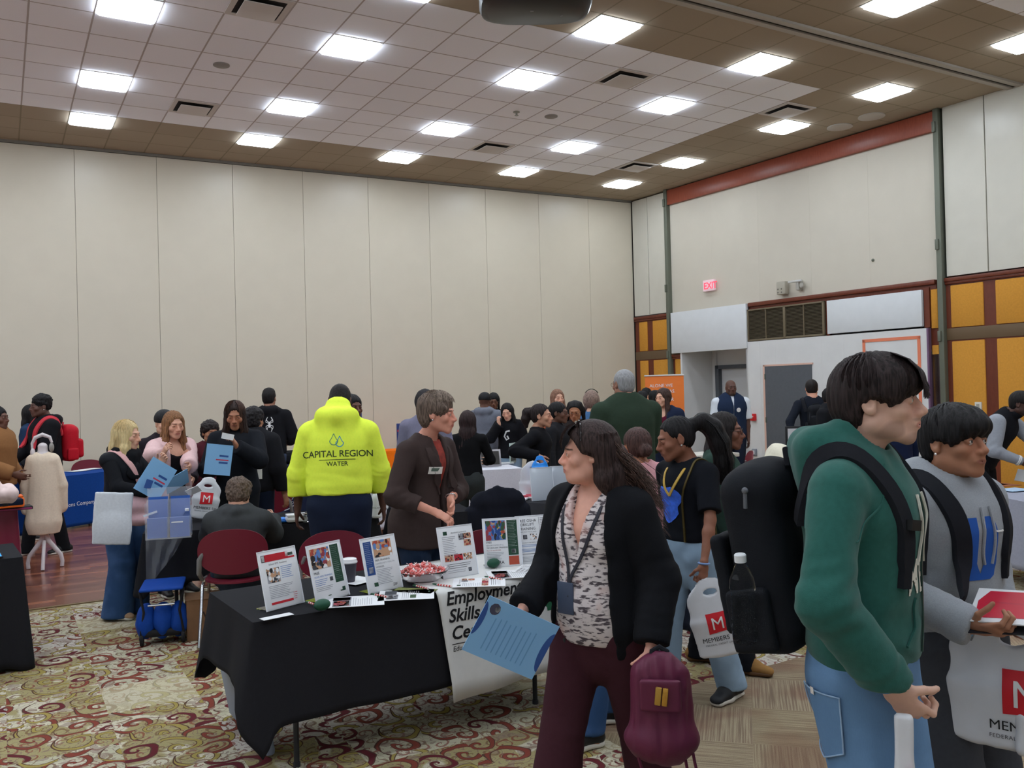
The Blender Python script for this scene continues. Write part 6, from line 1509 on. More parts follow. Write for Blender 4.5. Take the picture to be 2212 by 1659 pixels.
# ---------------- tables, cloths and what lies on them ----------------
def table_axes(A, B):
    A, B = Vector(A), Vector(B); x = (B-A); x.z = 0; x.normalize(); y = Vector((-x.y, x.x, 0)); return x, y
def drape(label, name, A, ang, L, W, H, hang, m, cat='tablecloth', flare=.05, fold=.012, nf=9, seed=0, corner=.10, r=.03, res=.03, group=None, printm=None):
    """cloth over a table; A = front-left corner, hang = (front, right, back, left) length of the drop"""
    o_ = []; rd = random.Random(seed); per = []
    cs = [(0, 0), (L, 0), (L, W), (0, W)]; outn = [(0, -1), (1, 0), (0, 1), (-1, 0)]
    for i in range(4):
        (x0, y0), (x1, y1) = cs[i], cs[(i+1) % 4]; n = max(6, int(math.hypot(x1-x0, y1-y0)/res)); nx, ny = outn[i]
        h0, h1 = hang[i], hang[(i+1) % 4]; hp = hang[i-1]
        for k in range(n):
            t = k/n; px_, py_ = x0+(x1-x0)*t, y0+(y1-y0)*t; d0, d1 = t*n*res, (1-t)*n*res
            cw = max(math.exp(-(d0/.07)**2), math.exp(-(d1/.07)**2)); per.append((px_, py_, nx, ny, hang[i], cw, i, (d0 if d0 < d1 else -d1)))
        # corner fan
        nx2, ny2 = outn[(i+1) % 4]
        for k in range(1, 6):
            t = k/6; a, b_ = 1-t, t; q = math.hypot(a, b_); per.append((x1, y1, (nx*a+nx2*b_)/q, (ny*a+ny2*b_)/q, hang[i]*(1-t)+hang[(i+1) % 4]*t, 1.0, i, 0))
    n = len(per); lv = 14; vs = []; ph = [rd.uniform(0, 6.28) for _ in range(4)]
    for j in range(lv+1):
        t = j/lv
        for k, (x, y, nx, ny, h, cw, sd, dd) in enumerate(per):
            s_ = x if sd in (0, 2) else y; drop = h+corner*cw**2*(1 if h > .05 else 0)
            off = .006+flare*t+fold*(t**.8)*(math.sin(s_*nf+ph[sd])+.5*math.sin(s_*nf*2.3+ph[sd-1]))*(1-cw)+cw*t*corner*.3
            z = H+.008-(r*.3*(1-math.cos(min(1, t*6)*PI/2)) if j else 0)-drop*t
            vs.append((x+nx*off, y+ny*off, max(z, .004)))
    fs = [(j*n+k, j*n+(k+1) % n, (j+1)*n+(k+1) % n, (j+1)*n+k) for j in range(lv) for k in range(n)]+[tuple(range(n))]
    b = MB().add(vs, fs); o = b.build(name, m, None, angle=60); o.location = (A[0], A[1], 0); o.rotation_euler = (0, 0, ang)
    tag(o, label, cat, group); sm = o.modifiers.new('thick', 'SOLIDIFY'); sm.thickness = .003; return o
def folding_table(label, A, ang, L, W, H=.74, top=(205, 205, 200), leg=(52, 54, 58), name='folding_table', group=None, thick=.04):
    t = thing(name, label, 'table', (A[0], A[1], 0), ang, group)
    MB().rbox(.01, L-.01, .01, W-.01, H-thick, H, .012).build('tabletop', pl('top_%d_%d_%d' % top, *top, rough=.6), t)
    lm = pl('leg_%d' % leg[0], *leg, rough=.45, metal=.3)
    for x in (.22, L-.22):
        for y in (.1, W-.1): MB().tube([(x, y, .012), (x, y, H-thick)], .014, 8).lathe([(.018, 0), (.018, .02), (.014, .022)], 8, Mt((x, y, 0))).build('leg', lm, t)
        MB().tube([(x, .1, H*.35), (x, W-.1, H*.35)], .010, 8).build('leg_brace', lm, t)
    return t
TBL = cloth('black_tablecloth', 34, 34, 38, bump=.25, bscale=500)
def ang_of(A, B): return math.atan2(B[1]-A[1], B[0]-A[0])
ZT = .748
A1 = onz(548, 1343, .75); B1 = onz(1180, 1238, .75); a1 = ang_of(A1, B1); L1, W1 = 1.83, .76
ux = Vector((math.cos(a1), math.sin(a1), 0)); uy = Vector((-ux.y, ux.x, 0))
t = folding_table('folding table under the black cloth nearest the camera, one dark leg showing', A1, a1, L1, W1)
c1 = drape('black tablecloth on the near table with the white banner, drooping at its left corner', 'tablecloth', A1, a1, L1, W1, .74, (.47, .45, .35, .30), TBL, seed=1, corner=.12, flare=.05, fold=.010)
# grey plastic slab under the left end
P0, P1 = onz(588, 1640, 0), onz(505, 1545, 0); b = MB(); d = (P1-P0); d.z = 0; Ld = d.length
M = Matrix.Translation(P0+Vector((0, 0, .012))) @ Matrix.Rotation(math.atan2(d.y, d.x), 4, 'Z') @ Matrix.Rotation(R_(-10), 4, 'X')
o = b.rbox(0, Ld, -.025, .025, 0, .42, .02, M).build('moulded_slab', pl('blue_grey_plastic', 138, 150, 170, rough=.5)); tag(o, 'blue-grey moulded plastic panel standing on edge under the left end of the near table', 'panel')
# white banner: top part lies on the table, front part hangs
def onT(x, y, z=0.0): return Vector((A1[0], A1[1], 0))+ux*x+uy*y+Vector((0, 0, .752+z))
bx0, bx1 = .93, 1.72
b = MB(); vs = []; nx_, rows = 26, []
prof = [(y, 0.0) for y in np.linspace(.70, .0, 12)]+[(-.014, -.004), (-.022, -.02)]+[(-.026-.055*((z+.02)/-.48)*1.0, z) for z in np.linspace(-.05, -.50, 12)]
for i, (y, z) in enumerate(prof):
    for k in range(nx_+1):
        x = bx0+(bx1-bx0)*k/nx_; dz = 0
        if y < 0: y_ = y-.010*math.sin(x*16+1)*min(1, -z*3)-.012; x = x+(-z)*.12*(1-k/nx_)-(-z)*.02; z_ = z-(.06*(1-k/nx_) if i == len(prof)-1 else 0)
        else: y_, z_ = y, .004
        vs.append(Vector((x, y_, .752+z_)))
fs = [(i*(nx_+1)+k, i*(nx_+1)+k+1, (i+1)*(nx_+1)+k+1, (i+1)*(nx_+1)+k) for i in range(len(prof)-1) for k in range(nx_)]
bn = b.add(vs, fs).build('banner', pl('banner_white', 216, 216, 214, rough=.6, noise=.02), None, angle=80); bn.location = (A1[0], A1[1], 0); bn.rotation_euler = (0, 0, a1); tag(bn, 'white banner with black italic lettering hanging over the near black tablecloth', 'banner')
bn.modifiers.new('thick', 'SOLIDIFY').thickness = .002
PB = pl('print_black', 22, 22, 26, rough=.6); PG = pl('print_green', 28, 92, 62, rough=.6)
Mb = frame((bx0+.045, -.5, .68), (1, 0, 0), (0, 0, 1))
for s_, y in (('Employment', 0), ('Skills', -.088), ('Center', -.176)):
    v, f = text_mesh(s_, .092, .022, .22, 'LEFT'); decal(bn, 'lettering', [(x+(-y)*.10, yy+y) for x, yy in v], f, Mb, PB)
decal(bn, 'rule', [(0.02, -.198), (.60, -.198), (.60, -.202), (0.02, -.202)], [(0, 1, 2, 3)], Mb, PB)
v, f = text_mesh('Education \u2022 Training \u2022 Jobs', .037, .002, .18); decal(bn, 'lettering', [(x+.022, y-.236) for x, y in v], f, Mb, PB)
decal(bn, 'logo', [(.50, .035), (.70, .09), (.70, -.12), (.62, -.12), (.62, -.10), (.52, -.03), (.58, -.01), (.45, -.035)], [(0, 1, 7), (1, 2, 3, 4, 5, 6, 7)], Mb, PG)

INK = [pl('ink_%d' % i, *c, rough=.6) for i, c in enumerate([(236, 236, 238), (60, 62, 70), (150, 152, 160), (190, 30, 44), (34, 70, 52), (40, 74, 136), (176, 76, 56), (196, 152, 120), (60, 84, 58), (92, 130, 190), (40, 34, 36), (150, 60, 70), (214, 170, 60)])]
W_, DK, GY_, RD, GN, BU, RU, TN, DG, LB, BK, MR, YE = range(13)
class Print:
    def __init__(s): s.b = MB()
    def rect(s, x0, y0, x1, y1, c, z=.0006):
        s.b.cm = c; s.b.add([(x0, y0, z), (x1, y0, z), (x1, y1, z), (x0, y1, z)], [(0, 1, 2, 3)]); return s
    def text(s, x, y, t, size, c=DK, bold=0, shear=0, align='LEFT', z=.0009):
        s.b.cm = c; v, f = text_mesh(t, size, bold, shear, align); s.b.add([(x+a, y+b_, z) for a, b_ in v], f); return s
    def lines(s, x0, y0, x1, n, dy, c=GY_, h=.0022, seed=0):
        rd = random.Random(seed)
        for k in range(n): s.rect(x0, y0-k*dy-h, x0+(x1-x0)*rd.uniform(.6, 1), y0-k*dy, c)
        return s
    def photo(s, x0, y0, x1, y1, cols, seed=0, n=7, m=6):
        rd = random.Random(seed); s.rect(x0, y0, x1, y1, cols[0])
        for k in range(n*m):
            cx, cy = rd.uniform(x0, x1), rd.uniform(y0, y1); w_, h_ = (x1-x0)*rd.uniform(.05, .13), (y1-y0)*rd.uniform(.06, .2); c = rd.choice(cols[1:])
            s.b.cm = c; q = [(max(x0, min(x1, cx+w_*math.cos(a))), max(y0, min(y1, cy+h_*math.sin(a))), .0008+.00001*k) for a in [2*PI*i/9 for i in range(9)]]; s.b.add(q, [tuple(range(9))])
        return s
    def build(s, M, parent, name='printed_sheet'):
        s.b.v = [tuple(M @ Vector(v)) for v in s.b.v]; o = s.b.build(name, INK, parent, smooth=False); return o
def sheet(kind, w_=.216, h=.279):
    P = Print(); X0, X1 = .008, w_-.008
    if kind == 'A':
        P.rect(.03, .235, .17, .262, RD).rect(.03, .228, X1, .236, RD).rect(.155, .238, X1, .262, W_).rect(.17, .24, .2, .255, GN).rect(.012, .228, .034, .262, DK).rect(.015, .231, .031, .259, W_).text(.05, .21, 'School EMT Academy', .012, DK).photo(.03, .125, .105, .195, [GY_, DK, BK, W_, TN], 1).lines(.115, .195, .19, 7, .009, LB).lines(.03, .11, .18, 8, .008).rect(.03, .022, .16, .033, RD).lines(.165, .06, .19, 4, .01, RD)
    elif kind == 'B':
        P.photo(.01, .16, .135, .262, [TN, BK, DK, MR, RU, TN, W_, LB], 2, 9, 7).rect(.145, .075, .2, .266, GN).lines(.15, .255, .195, 18, .0095, W_, .0016).text(.012, .135, 'FREE', .018, DK).text(.012, .118, 'HOME AIDE TRAINING', .0115, LB).lines(.012, .108, .1, 4, .009, LB).rect(.11, .09, .13, .11, DK).rect(.113, .093, .127, .107, GY_).lines(.012, .07, .13, 3, .008).rect(.165, .028, .2, .034, GN).rect(.18, .028, .2, .048, GN).rect(.08, .02, .1, .024, DG)
    elif kind == 'C':
        P.rect(.01, .09, .06, .262, BU).lines(.014, .255, .056, 13, .0095, W_, .0016).rect(.022, .1, .05, .13, W_).photo(.07, .175, .19, .262, [TN, BK, BK, LB, TN, RU, W_], 3, 5, 5).text(.068, .155, 'FREE TRAINING', .014, DK).text(.068, .138, 'COMMUNITY HEALTH', .0125, GY_).text(.068, .121, 'WORKER', .0125, DK).lines(.068, .112, .18, 10, .008).rect(.04, .03, .066, .05, GN).lines(.16, .03, .19, 3, .006, DK)
    elif kind == 'D':
        P.rect(.03, .235, .055, .255, GN).text(.08, .24, 'PROGRAMS & SERVICES', .0095, DK).lines(.02, .225, .11, 13, .0095, GY_).photo(.125, .20, .16, .235, [GY_, BK, W_, DK], 4, 4, 4).photo(.155, .205, .205, .235, [TN, BK, MR, DK], 5, 4, 4).photo(.155, .165, .2, .2, [TN, BK, MR, RU], 6, 4, 4)
        for k in range(3): P.photo(.02+.06*k, .09, .075+.06*k, .125, [[TN, BK, MR, RU], [RD, MR, BK], [TN, DK, BK, W_]][k], 7+k, 4, 4)
        P.lines(.03, .075, .19, 3, .011, DK).rect(.16, .025, .18, .045, DK).rect(.163, .028, .177, .042, GY_).lines(.03, .04, .15, 2, .01)
    elif kind == 'E':
        P.photo(.012, .155, .13, .268, [LB, YE, GN, RU, MR, TN, DG, BK, BU], 10, 7, 7).rect(.14, .065, .2, .268, GN).lines(.143, .262, .197, 17, .009, W_, .0016).rect(.158, .075, .184, .1, W_).rect(.162, .079, .18, .096, DK).text(.012, .138, 'FREE', .016, DK).text(.012, .122, 'ENVIRONMENTAL', .0125, GY_).text(.012, .108, 'TECHNICIAN TRAINING', .0115, DK).text(.012, .094, 'March 31-April 25, 2025', .0085, RU).lines(.012, .085, .12, 6, .0085).text(.06, .018, 'HRA', .026, DK, .001).rect(.14, .01, .2, .06, RU)
    elif kind == 'F':
        P.text(.012, .245, 'FREE OSHA', .0225, DK, .0006).text(.012, .222, 'FORKLIFT', .0225, DK, .0006).text(.012, .198, 'TRAINING', .0225, DK, .0006).text(.012, .184, "HERE'S WHAT YOU'LL NEED:", .0085, DK, .0006).rect(.035, .145, .06, .17, DK).rect(.039, .149, .056, .166, GY_).photo(.08, .14, .12, .175, [W_, DK, BK, TN], 11, 3, 4).text(.012, .122, 'THE WINNERS TO THE MARKET, EVER!', .0066, DK, .0004).lines(.012, .112, .15, 2, .008, LB).lines(.012, .088, .17, 3, .007, LB).lines(.012, .06, .19, 1, .01, DK).lines(.012, .042, .19, 4, .008)
        P.rect(.14, .14, .142, .27, DK).lines(.148, .265, .205, 12, .0095, DK)
    elif kind == 'G': P.rect(.01, .16, .2, .25, GY_).photo(.02, .17, .13, .245, [TN, MR, BK, RU], 12, 6, 6).rect(.135, .165, .2, .25, DG).lines(.02, .15, .19, 9, .011).rect(.15, .02, .19, .035, GN)
    elif kind == 'H': P.photo(.02, .18, .11, .24, [GY_, DK, BK], 13, 5, 5).rect(.115, .19, .2, .25, DK).lines(.02, .16, .2, 4, .01).rect(.03, .09, .1, .12, DG).lines(.11, .13, .2, 6, .01).rect(.14, .02, .17, .03, GN)
    return P
PAPER = pl('paper_white', 228, 229, 232, rough=.6); ACR = mat('clear_acrylic', (.92, .95, .98), rough=.03, trans=1, ior=1.15)
def stand(label, kind, bl, br, h=.279, lean=14, frame_m=None, zt=.756, w_=None):
    a, b_ = onz(*bl, zt), onz(*br, zt); x = (b_-a); L = w_ or .216; x = x.normalized(); y = Vector((-x.y, x.x, 0)); mid = (a+b_)/2; o0 = mid-x*L/2
    t = thing('sign_holder', label, 'sign holder', (mid.x, mid.y, zt), math.atan2(x.y, x.x))
    up = Vector((0, math.sin(R_(lean)), math.cos(R_(lean)))); M = frame((-L/2, 0, 0), (1, 0, 0), up)
    MB().rbox(-.004, L+.004, -.002, h+.004, -.004, -.0006, .0015, M).build('panel', PAPER if frame_m is None else frame_m, t)
    MB().box(-.004, L+.004, h+.0, h+.004, -.005, .002, M).box(-.005, -.001, -.002, h+.004, -.005, .002, M).box(L+.001, L+.005, -.002, h+.004, -.005, .002, M).build('clear_edge', pl('edge_white', 235, 238, 245, rough=.2), t)
    MB().box(-L/2, L/2, -.0, .09, 0, .003).build('foot', ACR, t)
    if kind: sheet(kind).build(M, t)
    return t
stand('stand-up flyer with red header at the left end of the near table', 'A', (585, 1319), (650, 1302))
stand('stand-up flyer with group photo and green side strip, second from left', 'B', (690, 1302), (750, 1285))
stand('stand-up flyer with blue side strip and photo of two people', 'C', (802, 1283), (866, 1268))
stand('stand-up flyer with six small photos standing on the white banner', 'D', (960, 1252), (1033, 1240))
stand('stand-up flyer with hard-hat photo, green strip and rust square', 'E', (1052, 1227), (1126, 1222))
stand('stand-up flyer about forklift training beside the walking woman', 'F', (1126, 1220), (1196, 1214))
def lying(label, kind, c, ang, name='flyer', zt=.757, w_=.216, h=.279, dz=0, m=None, cat='flyer', rr=.0015):
    p = onz(*c, zt+dz); t = thing(name, label, cat, (p.x, p.y, zt+dz), a1+R_(ang))
    MB().box(-w_/2, w_/2, -h/2, h/2, 0, rr).build('sheet', m or PAPER, t, smooth=False)
    if kind: sheet(kind, w_, h).build(Mt((-w_/2, -h/2, rr)), t)
    return t
lying('flyer with red photo and green strip lying in front of the second stand', 'G', (768, 1299), 66)
lying('black and white flyer lying in front of the blue-strip stand', 'H', (878, 1285), 62)
lying('flyer with small photos lying on the white banner', 'D', (1035, 1258), 58, zt=.760)
lying('grey flyer lying before the hard-hat stand', 'G', (1108, 1240), 66, zt=.760)
lying('white flyer lying at the right end of the near table', 'F', (1168, 1230), 40, zt=.7625)
lying('white paper napkin under the coffee cup', None, (770, 1254), 20, 'napkin', w_=.17, h=.17, cat='napkin')
lying('small white business cards on the near table corner', None, (598, 1332), 8, 'business_card', w_=.15, h=.05, cat='card')
lying('green-edged brochure behind the candy bowl', None, (895, 1276), 40, 'brochure', w_=.10, h=.22, m=pl('olive_paper', 120, 128, 70), cat='brochure')
def egg(label, c, zt=.757):
    p = onz(*c, zt); o = MB().ell((0, 0, .026), (.043, .030, .027), 20, 14).build('stress_ball', pl('egg_green', 26, 78, 58, rough=.5)); o.location = (p.x, p.y, zt); o.rotation_euler = (0, 0, a1+R_(10)); tag(o, label, 'stress ball')
egg('dark green oval stress ball in front of the second stand-up flyer', (696, 1318)); egg('dark green oval stress ball before the hard-hat flyer stand', (1066, 1226), .760)
def pen(label, p0, p1, zt=.763):
    a, b_ = onz(*p0, zt), onz(*p1, zt); d = (b_-a).normalized(); L = .135; t = thing('pen', label, 'pen', tuple(a), math.atan2(d.y, d.x), 'red and white pens')
    MB().tube([(0, 0, 0), (.10, 0, 0)], .0052, 10).build('barrel', pl('pen_white', 226, 210, 205, rough=.3), t)
    b = MB()
    for k in range(5): b.tube([(.008+k*.019, 0, 0), (.017+k*.019, 0, 0)], .0055, 10)
    b.build('red_bands', pl('pen_red', 186, 44, 44, rough=.3), t); MB().tube([(.10, 0, 0), (.125, 0, 0), (.135, 0, 0)], .005, 10, rs=[.0055, .0045, .001]).build('tip', pl('pen_green', 40, 84, 60, rough=.3), t)
pen('red and white pen beside the left green stress ball', (690, 1309), (668, 1302)); pen('red and white pen in front of the blue-strip flyer stand', (838, 1290), (795, 1281)); pen('red and white pen lying under the candy bowl', (925, 1272), (900, 1266)); pen('red and white pen right of the candy bowl', (976, 1267), (940, 1262)); pen('red pen among the flyers on the banner', (1085, 1252), (1062, 1248))
# coffee cup
p = onz(755, 1256, .759); t = thing('coffee_cup', 'dark grey paper coffee cup with white lid between the second and third flyer stands', 'cup', tuple(p), 0)
MB().lathe([(.029, 0), (.030, .003), (.042, .105), (.042, .108), (0, .108)], 28).build('cup_body', pl('cup_grey', 74, 72, 82, rough=.6), t)
MB().lathe([(.045, .102), (.046, .108), (.043, .112), (.041, .124), (.036, .126), (.034, .122), (0, .121)], 28).build('lid', pl('lid_white', 228, 226, 228, rough=.4), t)
# candy bowl
pc = onz(912, 1254, .760); t = thing('candy_bowl', 'clear plastic bowl heaped with red and white wrapped candies', 'bowl', tuple(pc), a1)
pr = [(.06, 0), (.09, .004), (.135, .045), (.15, .062), (.152, .064), (.146, .062), (.13, .046), (.088, .008), (0, .006)]
MB().lathe(pr, 32).build('bowl_shell', mat('clear_bowl', (.96, .95, .97), rough=.05, trans=1, ior=1.12), t)
rd = random.Random(5); c0 = None
for k in range(74):
    rr = .118*math.sqrt(rd.random()); a = rd.uniform(0, 2*PI); z = .018+.052*(1-(rr/.13)**2)*rd.uniform(.3, 1.25)+.03*(rr/.13)
    if c0 is None:
        c0 = thing('candy', 'red and white wrapped candy in the clear bowl', 'candy', (0, 0, 0), 0, 'wrapped candies in the bowl')
        MB().ell((0, 0, 0), (.015, .011, .009), 10, 7).build('sweet', pl('candy_pink', 222, 120, 116, rough=.25, spec=.6), c0)
        b = MB(); b.tube([(-.008, 0, .003), (0, 0, .0095), (.008, 0, .003)], .003, 5); b.build('stripe', pl('candy_red', 198, 46, 48, rough=.3), c0)
        b = MB()
        for q in (1, -1): b.add([(q*.013, 0, 0), (q*.027, -.009, .003), (q*.025, 0, -.002), (q*.027, .009, .003)], [(0, 1, 2), (0, 2, 3)])
        b.build('wrapper', pl('candy_wrap', 236, 214, 214, rough=.2, spec=.7), c0); cc = c0
    else: cc = dup(c0, c0['label'], group='wrapped candies in the bowl')
    w3 = Vector(pc)+Vector((rr*math.cos(a), rr*math.sin(a), z)); cc.location = w3; cc.rotation_euler = (rd.uniform(-.8, .8), rd.uniform(-.8, .8), rd.uniform(0, 6.28))

# ---- chairs ----
CRM = pl('chrome_tube', 190, 192, 196, rough=.22, metal=.95); MRN = pl('maroon_plastic', 112, 28, 46, rough=.42, spec=.45); GRF = pl('grey_arm', 120, 118, 116, rough=.5)
def shell(w_, h, curve, fn):
    b = MB(); n, m_ = 22, 12; vs = []
    for side in (0, 1):
        for i in range(m_+1):
            r = i/m_
            for k in range(n*2):
                a = 2*PI*k/(n*2); ca, sa = math.cos(a), math.sin(a); x = w_*r*math.copysign(abs(ca)**.85, ca); z = h*r*math.copysign(abs(sa)**.85, sa)
                vs.append(fn(x, z, side))
    N = n*2
    for side in (0, 1):
        o_ = side*(m_+1)*N
        b.f += [tuple((o_+i*N+k, o_+i*N+(k+1) % N, o_+(i+1)*N+(k+1) % N, o_+(i+1)*N+k)[::(1 if side else -1)]) for i in range(m_) for k in range(N)]
    o_ = (m_+1)*N; b.f += [(m_*N+k, m_*N+(k+1) % N, o_+m_*N+(k+1) % N, o_+m_*N+k) for k in range(N)]
    b.v = [tuple(v) for v in vs]; b.mi = [0]*len(b.f); return b
def make_chair(label, loc, rz, group='maroon stacking chairs'):
    "faces +Y; seat height 0.45"
    t = thing('stacking_chair', label, 'chair', loc, rz, group)
    shell(.245, .165, .06, lambda x, z, s: (x, -.215+.38*x*x*1.6-.10*(z+.165)-(.011 if s else 0), .67+z*1.0)).build('backrest', MRN, t)
    shell(.235, .225, .03, lambda x, z, s: (x, z+.01, .455-.12*x*x*0+.25*x*x*.4-(.014 if s else 0)-.06*max(0, z-.12)-.04*max(0, -z-.12))).build('seat', MRN, t)
    for q in (1, -1):
        MB().tube([(q*.245, .20, .01), (q*.232, .16, .43), (q*.225, .13, .45), (q*.225, -.10, .45)], .0115, 10).lathe([(.015, 0), (.015, .02)], 8, Mt((q*.245, .2, 0))).build('leg', CRM, t)
        MB().tube([(q*.235, -.28, .01), (q*.23, -.12, .42), (q*.225, -.05, .45)], .0115, 10).lathe([(.015, 0), (.015, .02)], 8, Mt((q*.235, -.28, 0))).build('leg', CRM, t)
        MB().tube([(q*.22, .08, .445), (q*.235, -.10, .46), (q*.24, -.19, .52), (q*.232, -.215, .62), (q*.20, -.20, .68)], .015, 8, rs=[.012, .015, .018, .018, .012]).build('back_support', GRF, t)
    MB().tube([(-.225, -.05, .44), (.225, -.05, .44)], .010, 8).build('cross_bar', CRM, t)
    return t
def chair_at(px_, py_, D): p = at(px_, py_, D); return (p.x, p.y, 0)
sl = seated.loc; sz = seated.rz
fwd = Vector((-math.sin(sz), math.cos(sz), 0))
ch = make_chair('maroon chair with chrome legs under the seated person in charcoal', tuple(Vector(sl)-fwd*.02), sz); C0 = ch
seat_off = 0
q = chair_at(722, 900, 5.85); dup(ch, 'maroon chair behind the stand-up flyers, pushed up to the near table', q, face_to(q, 180-175))
q = chair_at(1062, 900, 5.75); dup(ch, 'maroon chair behind the right half of the near table', q, face_to(q, 10))
q = chair_at(588, 900, 9.75); dup(ch, 'empty maroon chair left of the yellow hoodie, at the white table', q, face_to(q, 165))
q = chair_at(1583, 900, 12.4); dup(ch, 'maroon chair beside the white table near the recessed door', q, face_to(q, -80))
q = chair_at(1046, 900, 7.9); cj = dup(ch, 'maroon chair with a dark jacket hung over its back', q, face_to(q, -155))
q = chair_at(1172, 900, 10.9); dup(ch, 'maroon chair beside the white cloth table, seen past the acrylic signs', q, face_to(q, -100))
q = chair_at(1628, 900, 8.0); dup(ch, 'maroon chair with a cream coat on it, behind the large backpack', q, face_to(q, 60))
q = chair_at(188, 900, 13.9); dup(ch, 'maroon chair behind the blue cloth table', q, face_to(q, 0))
# jacket on the chair
def coat_on(ch_, label, m, w_=.27, top=.86, low=.22, name='jacket', seed=0, back_=-.23):
    t = thing(name, label, 'jacket', ch_.location, ch_.rotation_euler.z); F = SDF()
    F.seg((-w_*.6, back_, top-.05), (w_*.6, back_, top-.05), (.05, .055), (.05, .055), side=(0, 0, 1), k=.03)
    F.seg((0, back_-.02, top-.08), (0, back_-.045, low), (w_, .045), (w_*.86, .05), side=(1, 0, 0), k=.04)
    F.seg((0, back_+.05, top-.08), (0, back_+.09, .52), (w_*.9, .025), (w_*.8, .03), side=(1, 0, 0), k=.04)
    for q in (1, -1): F.seg((q*(w_*.95), back_, top-.14), (q*(w_*1.1), back_-.02, low+.05), .06, .045, k=.02)
    v, f = F.mesh(.012); v = wrinkle(v, f, .012, 9, seed, st=(1.6, 1, .35)); raw_obj('body', v, f, m, t); return t
cjk = coat_on(cj, 'dark navy fleece jacket hanging over the back of a maroon chair', cloth('dark_navy_fleece', 26, 28, 38))
decal_text(cjk.children[0], 'logo', .05, frame((-.14, -1, .72), (1, 0, 0), (0, 0, 1)), WPR) if False else None
# ---------------- the other tables ----------------
def T_(label, cl, fl, L, W, ang, hang, m, z=.74, seed=0, clothname='tablecloth', **k):
    A = onz(*fl, z+.01); t = folding_table(label, A, ang, L, W, z)
    c = drape(cl, clothname, A, ang, L, W, z, hang, m, seed=seed, **k) if cl else None
    return A, t, c
def pt(A, ang, x, y, z): return Vector((A[0], A[1], 0))+Vector((math.cos(ang), math.sin(ang), 0))*x+Vector((-math.sin(ang), math.cos(ang), 0))*y+Vector((0, 0, z))
# rear-left black table, with the seated person
A2 = onz(310, 1152, .75); B2 = onz(668, 1128, .75); a2 = ang_of(A2, B2)
A, t, c = T_('folding table carrying the brochure holder in front of the seated person', 'black tablecloth on the table of the seated person, clear film over its left end', (310, 1152), 1.80, .72, a2, (.38, .3, .3, .35), TBL, seed=3)
A3_, t, c = T_('folding table behind the yellow hoodie wearer', 'black tablecloth on the table behind the yellow hoodie wearer', (0, 0), 1.4, .72, a2, (.5, .45, .3, .3), TBL, seed=4) if False else (None, None, None)
Ab = pt(A2, a2, 2.0, .03, 0)
folding_table('folding table behind the yellow hoodie, carrying the water bottles', Ab, a2, .62, .7); drape('black tablecloth behind the yellow hoodie, with white bottles standing on it', 'tablecloth', Ab, a2, .62, .7, .74, (.5, .45, .3, .3), TBL, seed=5)
def on2(px_, py_, z=.757): return onz(px_, py_, z)
# clear film hanging at the left end
b = MB(); vs = []; n = 12
for i in range(n+1):
    for j in range(9):
        t_ = j/8; vs.append((.02+.30*i/n-.10*t_*(i/n), -.035-.05*t_-.02*math.sin(i*1.3+t_*3), .752-t_*(.42-.25*i/n)))
fs = [(i*9+j, i*9+j+1, (i+1)*9+j+1, (i+1)*9+j) for i in range(n) for j in range(8)]
o = b.add(vs, fs).build('plastic_film', mat('clear_film', (.7, .74, .8), rough=.2, alpha=.16, spec=.8)); o.location = (A2[0], A2[1], 0); o.rotation_euler = (0, 0, a2); tag(o, 'clear plastic film drooping from the left end of the table with the brochure holder', 'plastic film')
# brochure holder
p = on2(366, 1160); t = thing('brochure_holder', 'clear acrylic brochure holder with blue leaflets left of the seated person', 'brochure holder', tuple(p), a2)
b = MB()
for x in (-.155, 0.0, .155): b.box(x-.002, x+.002, -.09, .10, 0, .26)
b.box(-.155, .155, .096, .10, 0, .36).box(-.155, .155, -.092, -.088, 0, .16).box(-.155, .155, -.09, .1, 0, .004).box(-.155, .155, .02, .024, 0, .28); b.build('acrylic_shell', mat('tinted_acrylic', (.85, .9, .98), rough=.05, alpha=.13, spec=.8), t, smooth=False)
BLT = pl('leaflet_blue', 44, 92, 176, rough=.4)
for x in (-.145, .01):
    MB().box(x, x+.135, .03, .06, .02, .30, Mt((0, 0, 0), rx=R_(-6))).build('leaflets', BLT, t, smooth=False); MB().box(x, x+.135, -.06, -.03, .006, .15).build('leaflets', BLT, t, smooth=False)
MB().box(-.12, -.02, .028, .031, .20, .215, Mt((0, 0, 0), ry=R_(-18))).box(.02, .1, -.063, -.061, .11, .12).build('leaflet_title', pl('title_white', 220, 226, 236), t, smooth=False)
bottle('small clear water bottle beside the brochure holder on the table', tuple(on2(405, 1157)), .20, .032)
def box_thing(name, label, cat, p, rz, w_, d, h, m, r=.006, parts=()):
    t = thing(name, label, cat, tuple(p), rz); MB().rbox(-w_/2, w_/2, -d/2, d/2, 0, h, r).build('body', m, t)
    for n_, a, mm in parts: MB().rbox(*a, .002).build(n_, mm, t)
    return t
box_thing('leaflet_stack', 'pile of bright blue folded leaflets right of the seated person', 'leaflets', on2(597, 1128), a2+.3, .18, .13, .02, pl('bright_blue_paper', 30, 110, 205, rough=.5), parts=[('top_leaflet', (-.07, .09, -.05, .08, .02, .026), pl('bright_blue2', 50, 132, 224, rough=.5))])
for lb, (x, y) in (('white foam takeout box left of the yellow hoodie', (640, 1126)),):
    box_thing('takeout_box', lb, 'box', on2(x, y), a2+.1, .17, .13, .045, pl('foam_white', 216, 216, 218, rough=.5), .02, parts=[('lid', (-.078, .078, -.058, .058, .045, .06), pl('foam_white2', 224, 224, 226, rough=.4))])
